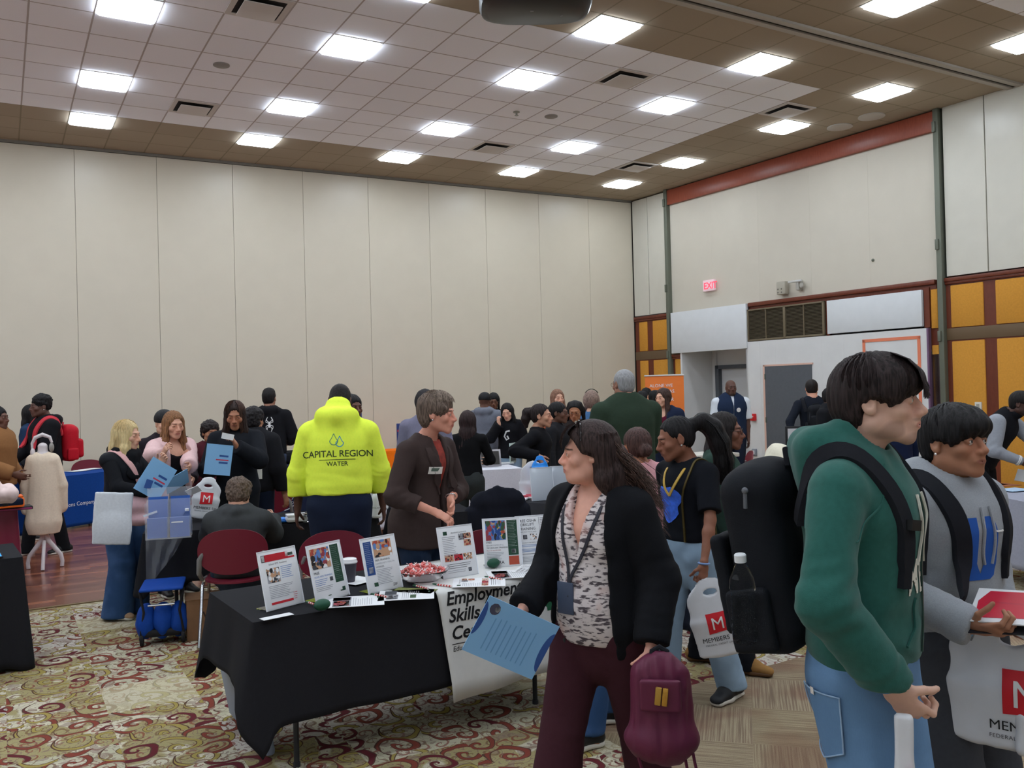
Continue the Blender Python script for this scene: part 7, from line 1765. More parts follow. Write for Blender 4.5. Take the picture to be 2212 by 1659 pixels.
box_thing('clear_tub', 'small clear plastic tub beside the foam box', 'tub', on2(664, 1127), a2, .08, .08, .06, ACR, .01, parts=[('tub_lid', (-.042, .042, -.042, .042, .06, .066), ACR)])
for k, (x, y) in enumerate(((814, 1118), (829, 1100), (806, 1104))):
    tb = bottle('white sports bottle with navy cap right of the yellow hoodie, %s' % ('nearest one', 'right back one', 'left back one')[k], tuple(on2(x, y)), .235, .042, cap=(34, 48, 92), clear=False, group='white sports bottles')
    MB().lathe([(.012, .235), (.012, .255), (.008, .262), (0, .262)], 10).build('spout', pl('cap_34_48_92', 34, 48, 92, rough=.4), tb)
    if k == 0: v, f = text_mesh('CAPITAL REGION', .013, 0, 0, 'CENTER'); a0 = math.atan2(-tb.location.y, -tb.location.x); MB().add([(.0435*math.cos(a0+x_/.043), .0435*math.sin(a0+x_/.043), .08+y_) for x_, y_ in v], f).build('lettering', PB, tb)
# left-edge black table
A4 = onz(62, 1176, .75)
ang4 = R_(4); A4b = Vector((A4.x-1.83, A4.y-.62, 0))
folding_table('folding table at the left edge under a black cloth reaching the floor', (A4.x-1.80, A4.y-.66), ang4, 1.75, .7); drape('floor-length black tablecloth at the left edge of the picture', 'tablecloth', (A4.x-1.80, A4.y-.66), ang4, 1.75, .7, .74, (.71, .71, .6, .6), TBL, seed=6, fold=.022, nf=26, flare=.05, corner=.03)
o = thing('tablet', 'bright blue screen of a tablet on the black table at the left edge', 'tablet', tuple(onz(0, 1200, .757)), ang4)
MB().rbox(-.13, .012, -.1, .08, 0, .008, .003).build('case', PB, o); MB().box(-.12, .004, -.09, .07, .008, .0085).build('screen', mat('screen_blue', rgb(30, 140, 230), emit=.8), o, smooth=False)
# maroon satin table behind it
SAT = mat('maroon_satin', rgb(120, 22, 52), rough=.35, spec=.6, sheen=.3)
A5 = onz(50, 1098, .80); folding_table('folding table under the shiny maroon cloth at left', (A5.x-1.6, A5.y-.1), R_(3), 1.55, .7, .79); drape('shiny maroon satin tablecloth behind the black table at left', 'tablecloth', (A5.x-1.6, A5.y-.1), R_(3), 1.55, .7, .79, (.70, .72, .5, .5), SAT, seed=8, fold=.02, nf=22, flare=.03, corner=.05)
def on5(x, y, z=.808): return onz(x, y, z)
box_thing('black_tray', 'flat black device on the maroon satin table', 'tray', on5(20, 1102), R_(6), .36, .18, .03, PB, .008, parts=[('edge_strip', (-.17, .17, -.095, -.09, .005, .02), pl('pinkish', 150, 60, 110, rough=.3))])
box_thing('orange_case', 'orange box stacked on the black tray at the left edge', 'box', on5(10, 1096, .845), R_(4), .30, .2, .085, pl('case_orange', 240, 112, 36, rough=.45), .015, parts=[('lid', (-.14, .14, -.09, .09, .085, .10), pl('case_orange2', 232, 100, 30, rough=.4))])
box_thing('dark_box', 'dark blue-black box on top of the orange box at left', 'box', on5(8, 1092, .955), R_(8), .26, .16, .05, NAVY, .01, parts=[('strap', (-.02, .02, -.085, .085, .0, .053), PB)])
o = thing('bag_bundle', 'bunched white and pink plastic bag on the boxes at the left edge', 'bag', tuple(on5(10, 1085, 1.012)), 0); F = SDF(); F.ell((0, 0, .06), (.10, .09, .07)).ell((-.08, .02, .12), (.07, .07, .07)).ell((.03, 0, .10), (.04, .04, .05)); v, f = F.mesh(.008); raw_obj('bag_body', wrinkle(v, f, .010, 18, 2), f, pl('bag_pale_pink', 232, 206, 202, rough=.35), o)
# mannequin torso with cream sweatshirt
pm = onz(98, 1228, 0); mq = thing('mannequin', 'headless white mannequin torso on a curved white leg stand at left', 'mannequin', (pm.x, pm.y, 0), face_to(pm, 172)); WHP = pl('mannequin_white', 216, 208, 210, rough=.35)
F = SDF(); F.seg((0, 0, .65), (0, 0, 1.12), (.12, .09), (.13, .09), side=(1, 0, 0), k=.03).seg((0, 0, 1.14), (0, 0, 1.30), .052, .046, k=.05).ell((0, 0, 1.31), (.046, .046, .02), k=.01).seg((-.11, 0, 1.16), (.11, 0, 1.16), .045, .045, k=.05); v, f = F.mesh(.012); raw_obj('torso', v, f, WHP, mq)
for q in (1, -1): MB().tube([(q*.012, 0, .36), (q*.03, 0, .30), (q*.09, 0, .22), (q*.15, .0, .14), (q*.165, .0, .07), (q*.16, .0, .012)], .02, 10, rs=[.03, .028, .024, .022, .02, .02]).build('leg', WHP, mq)
MB().tube([(0, 0, .34), (0, 0, .70)], .022, 12).build('pole', WHP, mq)
MB().tube([(0, -.03, .30), (0, -.10, .18), (0, -.18, .012)], .018, 10).build('leg', WHP, mq)
CRMC = cloth('cream_fleece', 226, 208, 186)
sw = thing('sweatshirt', 'oversized cream sweatshirt worn by the mannequin', 'sweatshirt', mq.location, mq.rotation_euler.z); F = SDF()
F.seg((0, 0, .38), (0, 0, .50), (.175, .115), (.20, .13), side=(1, 0, 0), k=.02).seg((0, 0, .50), (0, 0, 1.12), (.20, .13), (.165, .105), side=(1, 0, 0), k=.03).seg((-.11, 0, 1.16), (.11, 0, 1.16), .055, .055, k=.05)
for q in (1, -1): F.seg((q*.13, 0, 1.15), (q*.205, .02, .88), .06, .06, k=.02).seg((q*.205, .02, .88), (q*.21, .05, .64), .06, .05, k=.02).seg((q*.21, .05, .64), (q*.205, .05, .61), .03, .03)
F.seg((0, 0, 1.19), (0, 0, 1.4), .056, .056, op='s', k=.01); F.cut((0, 0, .37), (0, 0, -1)); v, f = F.mesh(.010); raw_obj('body', wrinkle(v, f, .009, 6, 4, st=(1.5, 1, .4))*np.array([.87, .92, 1]), f, CRMC, sw)
hp = thing('headphones', 'white over-ear headphones hooked on the mannequin neck', 'headphones', mq.location+Vector((0, 0, 1.34)), mq.rotation_euler.z)
MB().tube([(-.10, 0, -.10), (-.10, 0, -.0), (-.07, 0, .06), (0, 0, .09), (.07, 0, .06), (.09, 0, 0)], .016, 8, rs=[.01, .014, .02, .022, .018, .012]).build('headband', WHP, hp); MB().ell((-.095, 0, -.10), (.025, .04, .05), 14, 10).build('ear_cup', WHP, hp); MB().ell((.085, 0, -.05), (.025, .04, .05), 14, 10).build('ear_cup', pl('cup_grey2', 150, 146, 140, rough=.4), hp)
# blue table
BLC = cloth('royal_blue_cloth', 22, 66, 140, bump=.15)
A6 = onz(20, 1042, .75); B6 = onz(214, 1020, .75); a6 = ang_of(A6, B6); A6 = pt(A6, a6, -.5, 0, 0)
folding_table('folding table under the blue cloth by the far wall', A6, a6, 2.4, .7); c6 = drape('royal blue fitted tablecloth with white lettering at far left', 'tablecloth', A6, a6, 2.4, .7, .74, (.70, .70, .6, .7), BLC, seed=9, fold=.004, flare=.01, corner=.0)
v, f = text_mesh('Communications Company', .078, .004, 0, 'LEFT'); xo = 0
_d = at(142, 1096, 1.0)-Vector((0, 0, CAMH)); _n = Vector((math.sin(a6), -math.cos(a6), 0)); _t = (Vector((A6[0], A6[1], 0))+_n*.02).dot(_n)/_d.dot(_n); p = _d*_t+Vector((0, 0, CAMH)); loc = Matrix.Rotation(-a6, 4, 'Z') @ (p-Vector((A6[0], A6[1], 0)))
wv, _ = text_mesh('Communica', .078, .004); wx = max(q[0] for q in wv)
decal(c6, 'lettering', [(x+loc.x-wx, y+loc.z) for x, y in v], f, frame((0, -1, 0), (1, 0, 0), (0, 0, 1)), pl('lettering_white', 220, 226, 236), off=.004)
for lb, x, y in (('white sheet on the blue table, left one', 168, 1017), ('white sheet on the blue table, right one', 196, 1013)):
    p = onz(x, y, .757); o = thing('sheet', lb, 'paper', tuple(p), a6); MB().box(-.14, .14, -.1, .1, 0, .002).build('paper', PAPER, o, smooth=False)
# navy seal table + white table
NVC = cloth('navy_seal_cloth', 34, 42, 66, bump=.15)
A7 = onz(545, 1000, .76); B7 = onz(665, 990, .76); a7 = R_(2)
A7 = at(520, 985, 12.6); A7 = Vector((A7.x, A7.y, 0)); folding_table('folding table under the navy cloth with the round seal', A7, a7, 1.5, .6); c7 = drape('navy tablecloth printed with a round white seal, left of the yellow hoodie', 'tablecloth', A7, a7, 1.5, .6, .74, (.72, .72, .6, .7), NVC, seed=10, fold=.004, flare=.01, corner=0)
ps = onz(620, 1060, 0); dd = at(625, 1042, 12.6); loc = Matrix.Rotation(-a7, 4, 'Z') @ (dd-Vector((A7[0], A7[1], 0)))
Ms = frame((loc.x, -1, .37), (1, 0, 0), (0, 0, 1)); SLW = pl('seal_white', 200, 206, 214)
for r0, r1 in ((.27, .283), (.19, .198)):
    vv = [(r*math.cos(a), r*math.sin(a)) for r in (r0, r1) for a in [2*PI*i/40 for i in range(40)]]; decal(c7, 'seal_ring', vv, [(i, (i+1) % 40, 40+(i+1) % 40, 40+i) for i in range(40)], Ms, SLW, off=.004)
txt = 'DEPARTMENT OF CORRECTIONS'; V, Fc = [], []
for i, ch_ in enumerate(txt):
    if ch_ == ' ': continue
    a = R_(205-i*(230/len(txt))); v, f = text_mesh(ch_, .055, .002, 0, 'CENTER'); ca, sa = math.cos(a-PI/2), math.sin(a-PI/2); addp([(.212*math.cos(a)+x*ca-y*sa, .212*math.sin(a)+x*sa+y*ca) for x, y in v], f)
for i, ch_ in enumerate('FOR GOOD'):
    if ch_ == ' ': continue
    a = R_(235+i*11); v, f = text_mesh(ch_, .055, .002, 0, 'CENTER'); ca, sa = math.cos(a+PI/2), math.sin(a+PI/2); addp([(.25*math.cos(a)+x*ca-y*sa, .25*math.sin(a)+x*sa+y*ca) for x, y in v], f)
decal(c7, 'seal_lettering', V, Fc, Ms, SLW, off=.004, sub=.05)
decal(c7, 'seal_crest', [(.12*math.cos(a)*(1+.2*math.cos(3*a)), .11*math.sin(a)) for a in [2*PI*i/18 for i in range(18)]], [tuple(range(18))], Ms, pl('seal_grey', 120, 126, 140), off=.004)
o = thing('duffel_bag', 'black bag lying on the navy seal table', 'bag', tuple(pt(A7, a7, .75, .3, .75)), a7); F = SDF(); F.box((0, 0, .09), (.22, .13, .09), r=.07); v, f = F.mesh(.012); raw_obj('bag_body', wrinkle(v, f, .012, 9, 3), f, BPK, o); MB().tube([(-.1, -.1, .12), (-.08, -.12, .2), (.08, -.12, .2), (.1, -.1, .12)], .01, 8).build('handle', STR, o)
A8 = onz(548, 1036, .75); B8 = onz(668, 1030, .75); a8 = ang_of(A8, B8); folding_table('white folding table with dark legs left of the yellow hoodie', A8, a8, 1.2, .6, .745, top=(222, 222, 224), thick=.05)
# orange cloth table
A9 = onz(806, 976, .75); folding_table('folding table under the orange cloth', A9, R_(0), 1.2, .6); drape('bright orange tablecloth by the far wall', 'tablecloth', A9, R_(0), 1.2, .6, .74, (.5, .4, .4, .55), cloth('orange_cloth', 240, 116, 20), seed=12, fold=.02, nf=16)
# white cloth tables
WTC = cloth('white_tablecloth', 208, 208, 216, bump=.15)
Aw = onz(800, 1028, .75); Bw = onz(1128, 1011, .75); aw = ang_of(Aw, Bw); Lw = (Bw-Aw).length
folding_table('long folding table under the white cloth in the middle distance', Aw, aw, Lw, .7); drape('long white tablecloth in the middle distance behind the blazer', 'tablecloth', Aw, aw, Lw, .7, .74, (.66, .66, .5, .6), WTC, seed=13, fold=.012, nf=12)
def onw(x, y): return onz(x, y, .757)
p = onw(1060, 1008); t = thing('picture_frame', 'silver picture frame with dark picture on the long white table', 'picture frame', tuple(p), aw)
M = Mt((0, 0, 0), rx=R_(-12)); MB().rbox(-.15, .15, -.01, .01, 0, .23, .004, M).build('frame', pl('frame_silver', 170, 166, 170, rough=.3, metal=.5), t); MB().box(-.125, .125, -.013, -.009, .025, .205, M).build('picture', pl('pic_dark', 60, 58, 56, rough=.2), t, smooth=False)
p = onw(1108, 1000); t = thing('display_board', 'small pale green display card at the right end of the long white table', 'display', tuple(p), aw+R_(50)); MB().rbox(-.1, .1, -.006, .006, 0, .28, .003).build('card', pl('card_green', 196, 214, 208), t); MB().box(-.08, .08, -.009, -.006, .03, .22).build('card_print', pl('card_dark', 86, 90, 88), t, smooth=False)
for lb, x, y in (('white papers on the long white table beside the blazer', 985, 1012), ('white papers behind the picture frame', 1085, 1001)):
    p = onw(x, y); o = thing('sheet', lb, 'paper', tuple(p), aw); MB().box(-.14, .14, -.1, .1, 0, .01).build('paper', PAPER, o, smooth=False)
# retractable display stand behind blazer + blue board
def board(label, px_, py0, py1, D, w_, face, m, name='display_stand', strip=None):
    p = at(px_, (py0+py1)/2, D); z1 = at(px_, py0, D).z; z0 = at(px_, py1, D).z; t = thing(name, label, 'display stand', (p.x, p.y, 0), face_to(p, face))
    MB().rbox(-w_/2, w_/2, -.008, .008, z0, z1, .004).build('panel', m, t); MB().tube([(0, -.02, .01), (0, -.02, z0+.1)], .012, 8).build('pole', CRM, t); MB().rbox(-w_/2, w_/2, -.12, .08, 0, .02, .006).build('base', CRM, t)
    return t, z0, z1
t, z0, z1 = board('blue display board with white and red lines, left of the blazer', 888, 914, 980, 10.5, .34, 0, pl('board_blue', 30, 50, 110, rough=.4))
P = Print()
for k in range(8): P.rect(-.13, z0+.05+k*.032, .13-.04*(k % 3), z0+.062+k*.032, LB, z=.0095)
P.rect(-.16, z1-.10, .16, z1-.075, RD, z=.0095).rect(-.12, z1-.05, .05, z1-.035, W_, z=.0095); P.build(frame((0, 0, 0), (-1, 0, 0), (0, 0, 1)) if False else frame((0, 0, 0), (-1, 0, 0), (0, 0, 1)), t)
board('blue and white sign panel behind the yellow hoodie', 756, 866, 905, 13.0, .34, 0, pl('board_navy', 36, 52, 100, rough=.4))
# orange banner stand
pbn = at(1437, 900, 15.2); t = thing('banner_stand', 'orange roll-up banner with white capital lettering beside the recess', 'banner', (pbn.x, pbn.y, 0), face_to(pbn, 0)); zb1 = at(1437, 811, 15.2).z; Wb = .66
MB().rbox(-Wb/2, Wb/2, -.004, .004, .08, zb1, .002).build('fabric', pl('banner_orange', 226, 118, 44, rough=.6), t)
MB().rbox(-Wb/2-.01, Wb/2+.01, -.015, .015, zb1-.01, zb1+.015, .004).build('top_rail', pl('rail_white', 214, 214, 210, rough=.3), t); MB().rbox(-Wb/2-.02, Wb/2+.02, -.12, .12, 0, .09, .02).build('base', CRM, t)
Mf = frame((Wb/2-.075, .006, 0), (-1, 0, 0), (0, 0, 1))
for s_, z, sz, bo in (('ALONE WE', zb1-.20, .078, 0), ('HAVE IDEAS.', zb1-.30, .078, 0), ('TOGETHER', zb1-.44, .080, .006), ('WE HAVE', zb1-.54, .080, .006), ('IMPACT.', zb1-.64, .080, .006)): ontext(s_, sz, Mf @ Mt((0, z, 0)), 'lettering', pl('lettering_white', 220, 226, 236), t, bold=bo, depth=.0)
MB().poly([(-Wb/2, 0), (-Wb/2, .28), (-.12, .34), (.02, .20), (.06, 0)], .0, .001, frame((0, .005, zb1-1.05), (1, 0, 0), (0, 0, 1)) @ Mt((0, 0, -.0))).build('green_shape', pl('sage', 130, 156, 146), t, smooth=False)
# small black table with acrylic signs
A10 = onz(1086, 1082, .75); B10 = onz(1200, 1090, .75); a10 = ang_of(A10, B10)+R_(6); folding_table('small folding table under the short black cloth with acrylic signs', A10, a10, .85, .6); drape('short dark grey-black tablecloth with a pointed drooping corner, under the acrylic signs', 'tablecloth', A10, a10, .85, .6, .74, (.16, .2, .2, .12), cloth('faded_black_cloth', 52, 52, 56), seed=15, corner=.10, flare=.08)
def on10(x, y): return onz(x, y, .757)
ACP = pl('acrylic_white_back', 196, 204, 216, rough=.15, spec=.6)
for lb, x0, x1, y in (('grey-white acrylic sign holder seen from behind, left one', 1152, 1196, 1082), ('grey-white acrylic sign holder seen from behind, right one beside the walking woman', 1196, 1240, 1078)):
    stand(lb, None, (x0, y), (x1, y-3), h=.30, lean=10, frame_m=ACP, zt=.757)
for lb, x, y in (('red and white leaflet pile on the small black table', 1115, 1078), ('red and white leaflets nearer the acrylic sign', 1138, 1073)):
    p = on10(x, y); o = thing('leaflet_stack', lb, 'leaflets', tuple(p), a10+R_(20)); MB().box(-.11, .11, -.14, .14, 0, .012).build('paper', PAPER, o, smooth=False); MB().box(-.09, .08, -.1, .02, .012, .013).box(-.02, .1, .03, .12, .012, .013).build('red_print', pl('leaf_red', 206, 60, 80), o, smooth=False)
# white table and chair near the door
A11 = onz(1425, 985, .75); B11 = onz(1592, 972, .75); A11 = onz(1470, 982, .75); a11 = R_(-35)
A11 = at(1415, 985, 12.9); A11 = onz(1400, 990, .75); B11 = onz(1600, 977, .75); a11 = ang_of(A11, B11); t = folding_table('white folding table marked with faint letters in front of the person in the vest', A11, a11, (B11-A11).length, .6, .745, top=(214, 210, 200), leg=(110, 110, 112), thick=.06)
ontext('D.C.', .06, frame(((B11-A11).length-.42, .006, .695), (1, 0, 0), (0, 0, 1)), 'faint_lettering', pl('faint', 168, 162, 156), t, depth=.002)
# grey table at right
GTC = cloth('pale_grey_cloth', 150, 152, 166, bump=.2); A12 = onz(2108, 1062, .75); B12 = onz(2212, 1083, .75)
cA = onz(2096, 1048, .75); a12 = R_(-58)
a12 = ang_of(A12, B12); folding_table('folding table under the pale grey cloth at right', A12, a12, 1.83, .76); c12 = drape('pale grey tablecloth with a maroon feather emblem at the right edge', 'tablecloth', A12, a12, 1.83, .76, .74, (.55, .5, .5, .5), GTC, seed=16, fold=.022, nf=11, flare=.06)
Mw = frame((.06, -1, .62), (1, 0, 0), (0, 0, 1)); FE = [(-.02, -.10), (.04, -.13), (.10, -.10), (.15, -.04), (.19, .05), (.14, .0), (.155, .04), (.11, -.0), (.11, .03), (.06, -.02), (-.02, -.03)]
decal(c12, 'emblem_edge', [(x*1.12-.005, y*1.15) for x, y in FE], [tuple(range(11))], Mw, WPR, off=.004); decal(c12, 'emblem', FE, [tuple(range(11))], Mw, pl('emblem_maroon', 132, 32, 52), off=.006); decal(c12, 'emblem_stripe', *quadline([(0, -.06), (.08, -.06), (.14, .0)], .008), Mw, pl('emblem_grey', 180, 176, 180), off=.008)
for lb, x, y, c in (('colourful magazine on the grey table', 2165, 1048, (150, 90, 70)), ('pale blue leaflet on the grey table', 2190, 1058, (170, 200, 226)), ('light blue card at the left of the grey table', 2140, 1047, (120, 170, 214))):
    p = onz(x, y, .757); o = thing('leaflet', lb, 'leaflet', tuple(p), a12+.3); MB().box(-.10, .10, -.13, .13, 0, .004).build('sheet', pl('leaf_%d' % c[0], *c, rough=.4), o, smooth=False)
p = onz(2205, 1040, .757); o = thing('paper_stand', 'white folded card standing on the grey table at the right edge', 'card', tuple(p), a12); MB().rbox(-.1, .1, -.004, .004, 0, .12, .002, Mt((0, 0, 0), rx=R_(-20))).build('card', PAPER, o)
# dark table behind the backpack, seen low
A13 = onz(1600, 1392, .02); B13 = onz(1730, 1362, .02); a13 = ang_of(A13, B13); folding_table('low folding table under the navy-black cloth behind the large backpack', pt(A13, a13, .02, .06, 0), a13, 1.0, .6, .70); drape('navy-black tablecloth reaching the floor behind the large backpack', 'tablecloth', pt(A13, a13, .02, .06, 0), a13, 1.0, .6, .70, (.69, .69, .6, .69), cloth('navy_black_cloth', 24, 30, 44), seed=17, fold=.02, nf=18)
# cream coat heap
pc_ = at(1672, 990, 7.6); o = thing('cream_coat', 'cream coat heaped behind the large black backpack', 'coat', (pc_.x, pc_.y, 0), 0); F = SDF(); F.ell((0, 0, .98), (.17, .15, .12)).ell((.14, .08, 1.12), (.13, .12, .12), k=.05).ell((-.12, -.03, .82), (.12, .12, .14), k=.06).seg((0, 0, .5), (.1, .05, 1.0), .14, .16, k=.05); v, f = F.mesh(.012); raw_obj('body', wrinkle(v, f, .018, 7, 6, st=(1, 1, .7)), f, cloth('cream_coat_cloth', 222, 216, 196), o)
# black-framed board
pb_ = at(1750, 938, 9.5); t = thing('framed_board', 'black-framed pale board between the grey door and the green hood', 'board', (pb_.x, pb_.y, 0), face_to(pb_, 10)); z1 = at(1750, 920, 9.5).z
MB().rbox(-.26, .26, -.01, .01, z1-.36, z1, .005).build('frame', PB, t); MB().box(-.235, .235, -.014, .014, z1-.335, z1-.025).build('sheet', pl('board_pale', 196, 196, 200), t, smooth=False); MB().tube([(-.2, -.02, 0.01), (0, -.02, z1-.1)], .012, 8).tube([(.2, -.02, .01), (0, -.02, z1-.1)], .012, 8).tube([(0, -.02, z1-.1), (0, .28, .01)], .012, 8).build('easel_legs', PB, t)
# cart and cardboard box under the table
pq = onz(352, 1392, 0); t = thing('folding_cart', 'blue folding cart under the table left of the seated person', 'cart', (pq.x, pq.y, 0), a2); CBL = cloth('cart_blue', 24, 66, 150, rough=.6)
F = SDF(); F.box((0, .12, .41), (.15, .20, .012), r=.01); v, f = F.mesh(.012); raw_obj('cover', v, f, CBL, t)
for x in (-.11, .0, .11):
    F = SDF(); F.ell((x, .04, .17), (.07, .09, .13)); v, f = F.mesh(.012); raw_obj('fabric_fold', wrinkle(v, f, .012, 14, int(x*50)+9), f, CBL, t)
for q in (1, -1): MB().tube([(q*.15, -.02, .05), (q*.12, -.04, .25), (q*.15, .0, .40)], .009, 8).build('frame_bar', PB, t); MB().lathe([(.045, -.012), (.05, 0), (.045, .012)], 16, Mt((q*.14, 0, .05), ry=R_(90))).build('wheel', PB, t)
MB().tube([(-.09, -.06, .30), (.09, -.06, .30)], .008, 8).build('handle', CRM, t); MB().rbox(-.13, .13, -.03, .2, .06, .12, .02).build('base', PB, t)
pq = onz(452, 1372, 0); t = thing('cardboard_box', 'brown cardboard box with dark lettering under the seated person table', 'box', (pq.x, pq.y, 0), a2+.1); CB = pl('cardboard', 128, 94, 66, rough=.8, noise=.06); MB().rbox(-.16, .16, -.12, .16, 0, .30, .004).build('box_body', CB, t)
MB().box(-.165, .165, -.125, .02, .298, .302, Mt((0, 0, 0), rx=R_(0))).build('flap', CB, t, smooth=False); ontext('W', .10, frame((-.05, -.1215, .14), (1, 0, 0), (0, 0, 1)), 'lettering', pl('box_ink', 58, 42, 34), t, bold=.01)

# ---------------- bags and papers that people hold ----------------
def plastic_bag(label, top, D, w_, h, yaw, lean=0, tote=False, logo=True, m=None, name='plastic_bag', sag=.035, text='MEMBERS 1st', sub='FEDERAL CREDIT UNION', lx=0, ly=-.32, ls=.1, handle=True, tilt=0, seed=0):
    p = at(*top, D); t = thing(name, label, 'bag', tuple(p), yaw); m = m or mat('bag_white', rgb(214, 216, 222), rough=.35, spec=.5, noise=.03, nscale=12)
    F = SDF(); R3 = Matrix.Rotation(R_(tilt), 3, 'Y')
    def q(x, y, z): return R3 @ Vector((x, y, z))
    F.seg(q(0, 0, -.09), q(0, 0, -h*.5), (w_*.42, .012), (w_*.5, sag), side=q(1, 0, 0), k=.02).seg(q(0, 0, -h*.5), q(0, 0, -h+.03), (w_*.5, sag), (w_*.49, sag*.7), side=q(1, 0, 0), k=.02, axr=.03)
    if tote: F.p = []; F.box(q(0, 0, -h*.5-.02), (w_*.47, .016, h*.47), R3, r=.012).ell(q(0, 0, -h*.72), (w_*.42, sag, h*.24), R3, k=.04)
    else: F.seg(q(0, 0, -.015), q(0, 0, -.10), (w_*.26, .008), (w_*.44, .012), side=q(1, 0, 0), k=.03)
    if not tote: F.ell(q(0, 0, -.055), (.035, .05, .016), R3, op='s', k=.006)
    v, f = F.mesh(.007); v = wrinkle(v, f, .004, 11, seed, st=(1.5, 1, .5)); o = raw_obj('bag_body', v, f, m, t)
    if logo:
        RDm = pl('logo_red', 206, 34, 46, rough=.5); M = Matrix.Rotation(R_(tilt), 4, 'Y') @ frame((lx, -1, ly), (1, 0, 0), (0, 0, 1)); k = ls
        decal(o, 'logo_square', [(-.5*k, -.5*k), (.5*k, -.42*k), (.5*k, .5*k), (-.5*k, .5*k)], [(0, 1, 2, 3)], M, RDm, off=.003)
        v2, f2 = text_mesh('M', k*.85, .0, 0, 'CENTER'); decal(o, 'logo_letter', [(x, y-.3*k) for x, y in v2], f2, M, WPR, off=.006, sub=.012)
        v2, f2 = text_mesh(text, k*.32, .0, 0, 'LEFT' if lx else 'CENTER'); decal(o, 'lettering', [(x-(.8*k if lx else 0), y-.90*k) for x, y in v2], f2, M, PB, off=.0025, sub=.012)
        v2, f2 = text_mesh(sub, k*.13, 0, 0, 'LEFT' if lx else 'CENTER', 1.1); decal(o, 'small_lettering', [(x-(.8*k if lx else 0), y-1.1*k) for x, y in v2], f2, M, pl('ink_1', 60, 62, 70), off=.0025, sub=.012)
    return t
def fcam(px_, D, a=0):
    p = at(px_, 850, D); return face_to(p, a)+PI        # bag local -Y faces the camera
plastic_bag('white plastic bag with red square logo hanging from the hand of the ponytail wearer', (1527, 1256), 4.56, .27, .40, fcam(1525, 4.7, 8), tilt=-12, lx=0, ly=-.21, ls=.105, seed=3)
plastic_bag('large white plastic bag with red square logo at the right edge of the picture', (2186, 1345), 2.74, .38, .40, fcam(2186, 2.7, -5), tilt=0, lx=.04, ly=-.205, ls=.135, seed=5, sag=.05)
plastic_bag('rolled white plastic bag with red logo held low by the green hoodie wearer', (1950, 1512), 2.20, .05, .42, fcam(1934, 2.2, 0), logo=False, tote=True, seed=6, sag=.02)
MB().box(.008, .024, -.030, -.024, -.34, -.16).build('red_strip', pl('logo_red', 206, 34, 46, rough=.5), bpy.data.objects['plastic_bag.002'])
rb_ = bpy.data.objects[-1] if False else None
o = thing('folded_bag_corner', 'grey-white plastic bag corner at the lower right edge of the picture', 'bag', tuple(at(2210, 1580, 2.7)), 0); F = SDF(); F.seg((0, 0, -.05), (0, 0, .05), (.03, .02), (.03, .02), side=(1, 0, 0)); v, f = F.mesh(.006); raw_obj('bag_body', wrinkle(v, f, .004, 20, 1), f, MATS['bag_white'], o)
# tote of the blonde
plastic_bag('plain white tote bag hanging from the arm of the blonde in the black scarf', (248, 1054), 6.80, .29, .43, fcam(246, 6.9, -8), logo=False, tote=True, tilt=5, name='tote_bag', m=cloth('white_canvas', 216, 220, 226, bump=.2), seed=8, sag=.03)
# pink puffer bag
pp_ = at(312, 1100, 7.05); o = thing('puffer_bag', 'quilted pale pink bag at the hip of the blonde', 'bag', tuple(pp_), fcam(312, 7)); F = SDF(); F.box((0, 0, 0), (.14, .07, .12), r=.06).ell((-.04, 0, -.06), (.10, .07, .08)); v, f = F.mesh(.009); v = v+vnormals(v, f)*(.008*np.sin(v[:, 2:3]*55)); raw_obj('bag_body', v, f, cloth('pink_quilt', 228, 186, 190, rough=.5), o)
# white handbag of the ponytail wearer
pp_ = at(1540, 1220, 5.0); o = thing('handbag', 'white flap handbag on a dark gold chain at the hip of the ponytail wearer', 'handbag', tuple(pp_), fcam(1540, 5)); MB().rbox(-.09, .09, -.03, .03, -.06, .06, .014).build('bag_body', pl('handbag_white', 214, 206, 202, rough=.4), o); MB().rbox(-.092, .092, -.036, -.028, -.02, .062, .008).build('flap', pl('handbag_white', 214, 206, 202), o)
# maroon drawstring backpack in the hand of the walking woman
pp_ = at(1425, 1425, 3.08); t = thing('drawstring_backpack', 'maroon nylon drawstring backpack with gold buckle in the hand of the walking woman', 'backpack', tuple(pp_), fcam(1425, 3.1, 0)); MNY = mat('maroon_nylon', rgb(98, 34, 62), rough=.5, spec=.4, bump=.3, bscale=120)
F = SDF(); F.seg((0, 0, -.06), (0, 0, -.27), (.108, .06), (.116, .075), side=(1, 0, 0), k=.03).seg((0, 0, -.0), (0, 0, -.08), (.05, .035), (.09, .05), side=(1, 0, 0), k=.03).ell((0, 0, -.27), (.125, .08, .06), k=.04)
v, f = F.mesh(.006); v = wrinkle(v, f, .010, 12, 5, [((0, 0, -.10), (1, 0, 0), .14, .035, .012)], st=(1.8, 1, .4)); bb = raw_obj('bag_body', v, f, MNY, t)
MB().tube([(-.03, 0, -.01), (-.025, 0, .03), (0, 0, .045), (.025, 0, .03), (.03, 0, -.01)], .010, 8).build('handle', STR, t)
F = SDF(); F.box((0, -.075, -.10), (.07, .012, .055), r=.01); v, f = F.mesh(.006); raw_obj('flap', v, f, MNY, t)
M = Mt((-.022, -.095, -.125), ry=R_(6)); MB().rbox(0, .022, -.006, .006, 0, .062, .004, M).build('buckle', GOLD, t); MB().rbox(.024, .044, -.006, .006, .0, .062, .004, M).build('buckle', SILV if False else pl('buckle_gold2', 206, 158, 74, rough=.25, metal=.8), t)
for x, L_ in ((.07, .14), (.10, .12), (-.09, .10)):
    MB().tube([(x, -.02, -.28), (x+.01, -.03, -.34), (x+.02, -.02, -.32-L_*.6), (x+.015, -.02, -.34-L_)], .006, 6).build('dangling_strap', MNY, t)
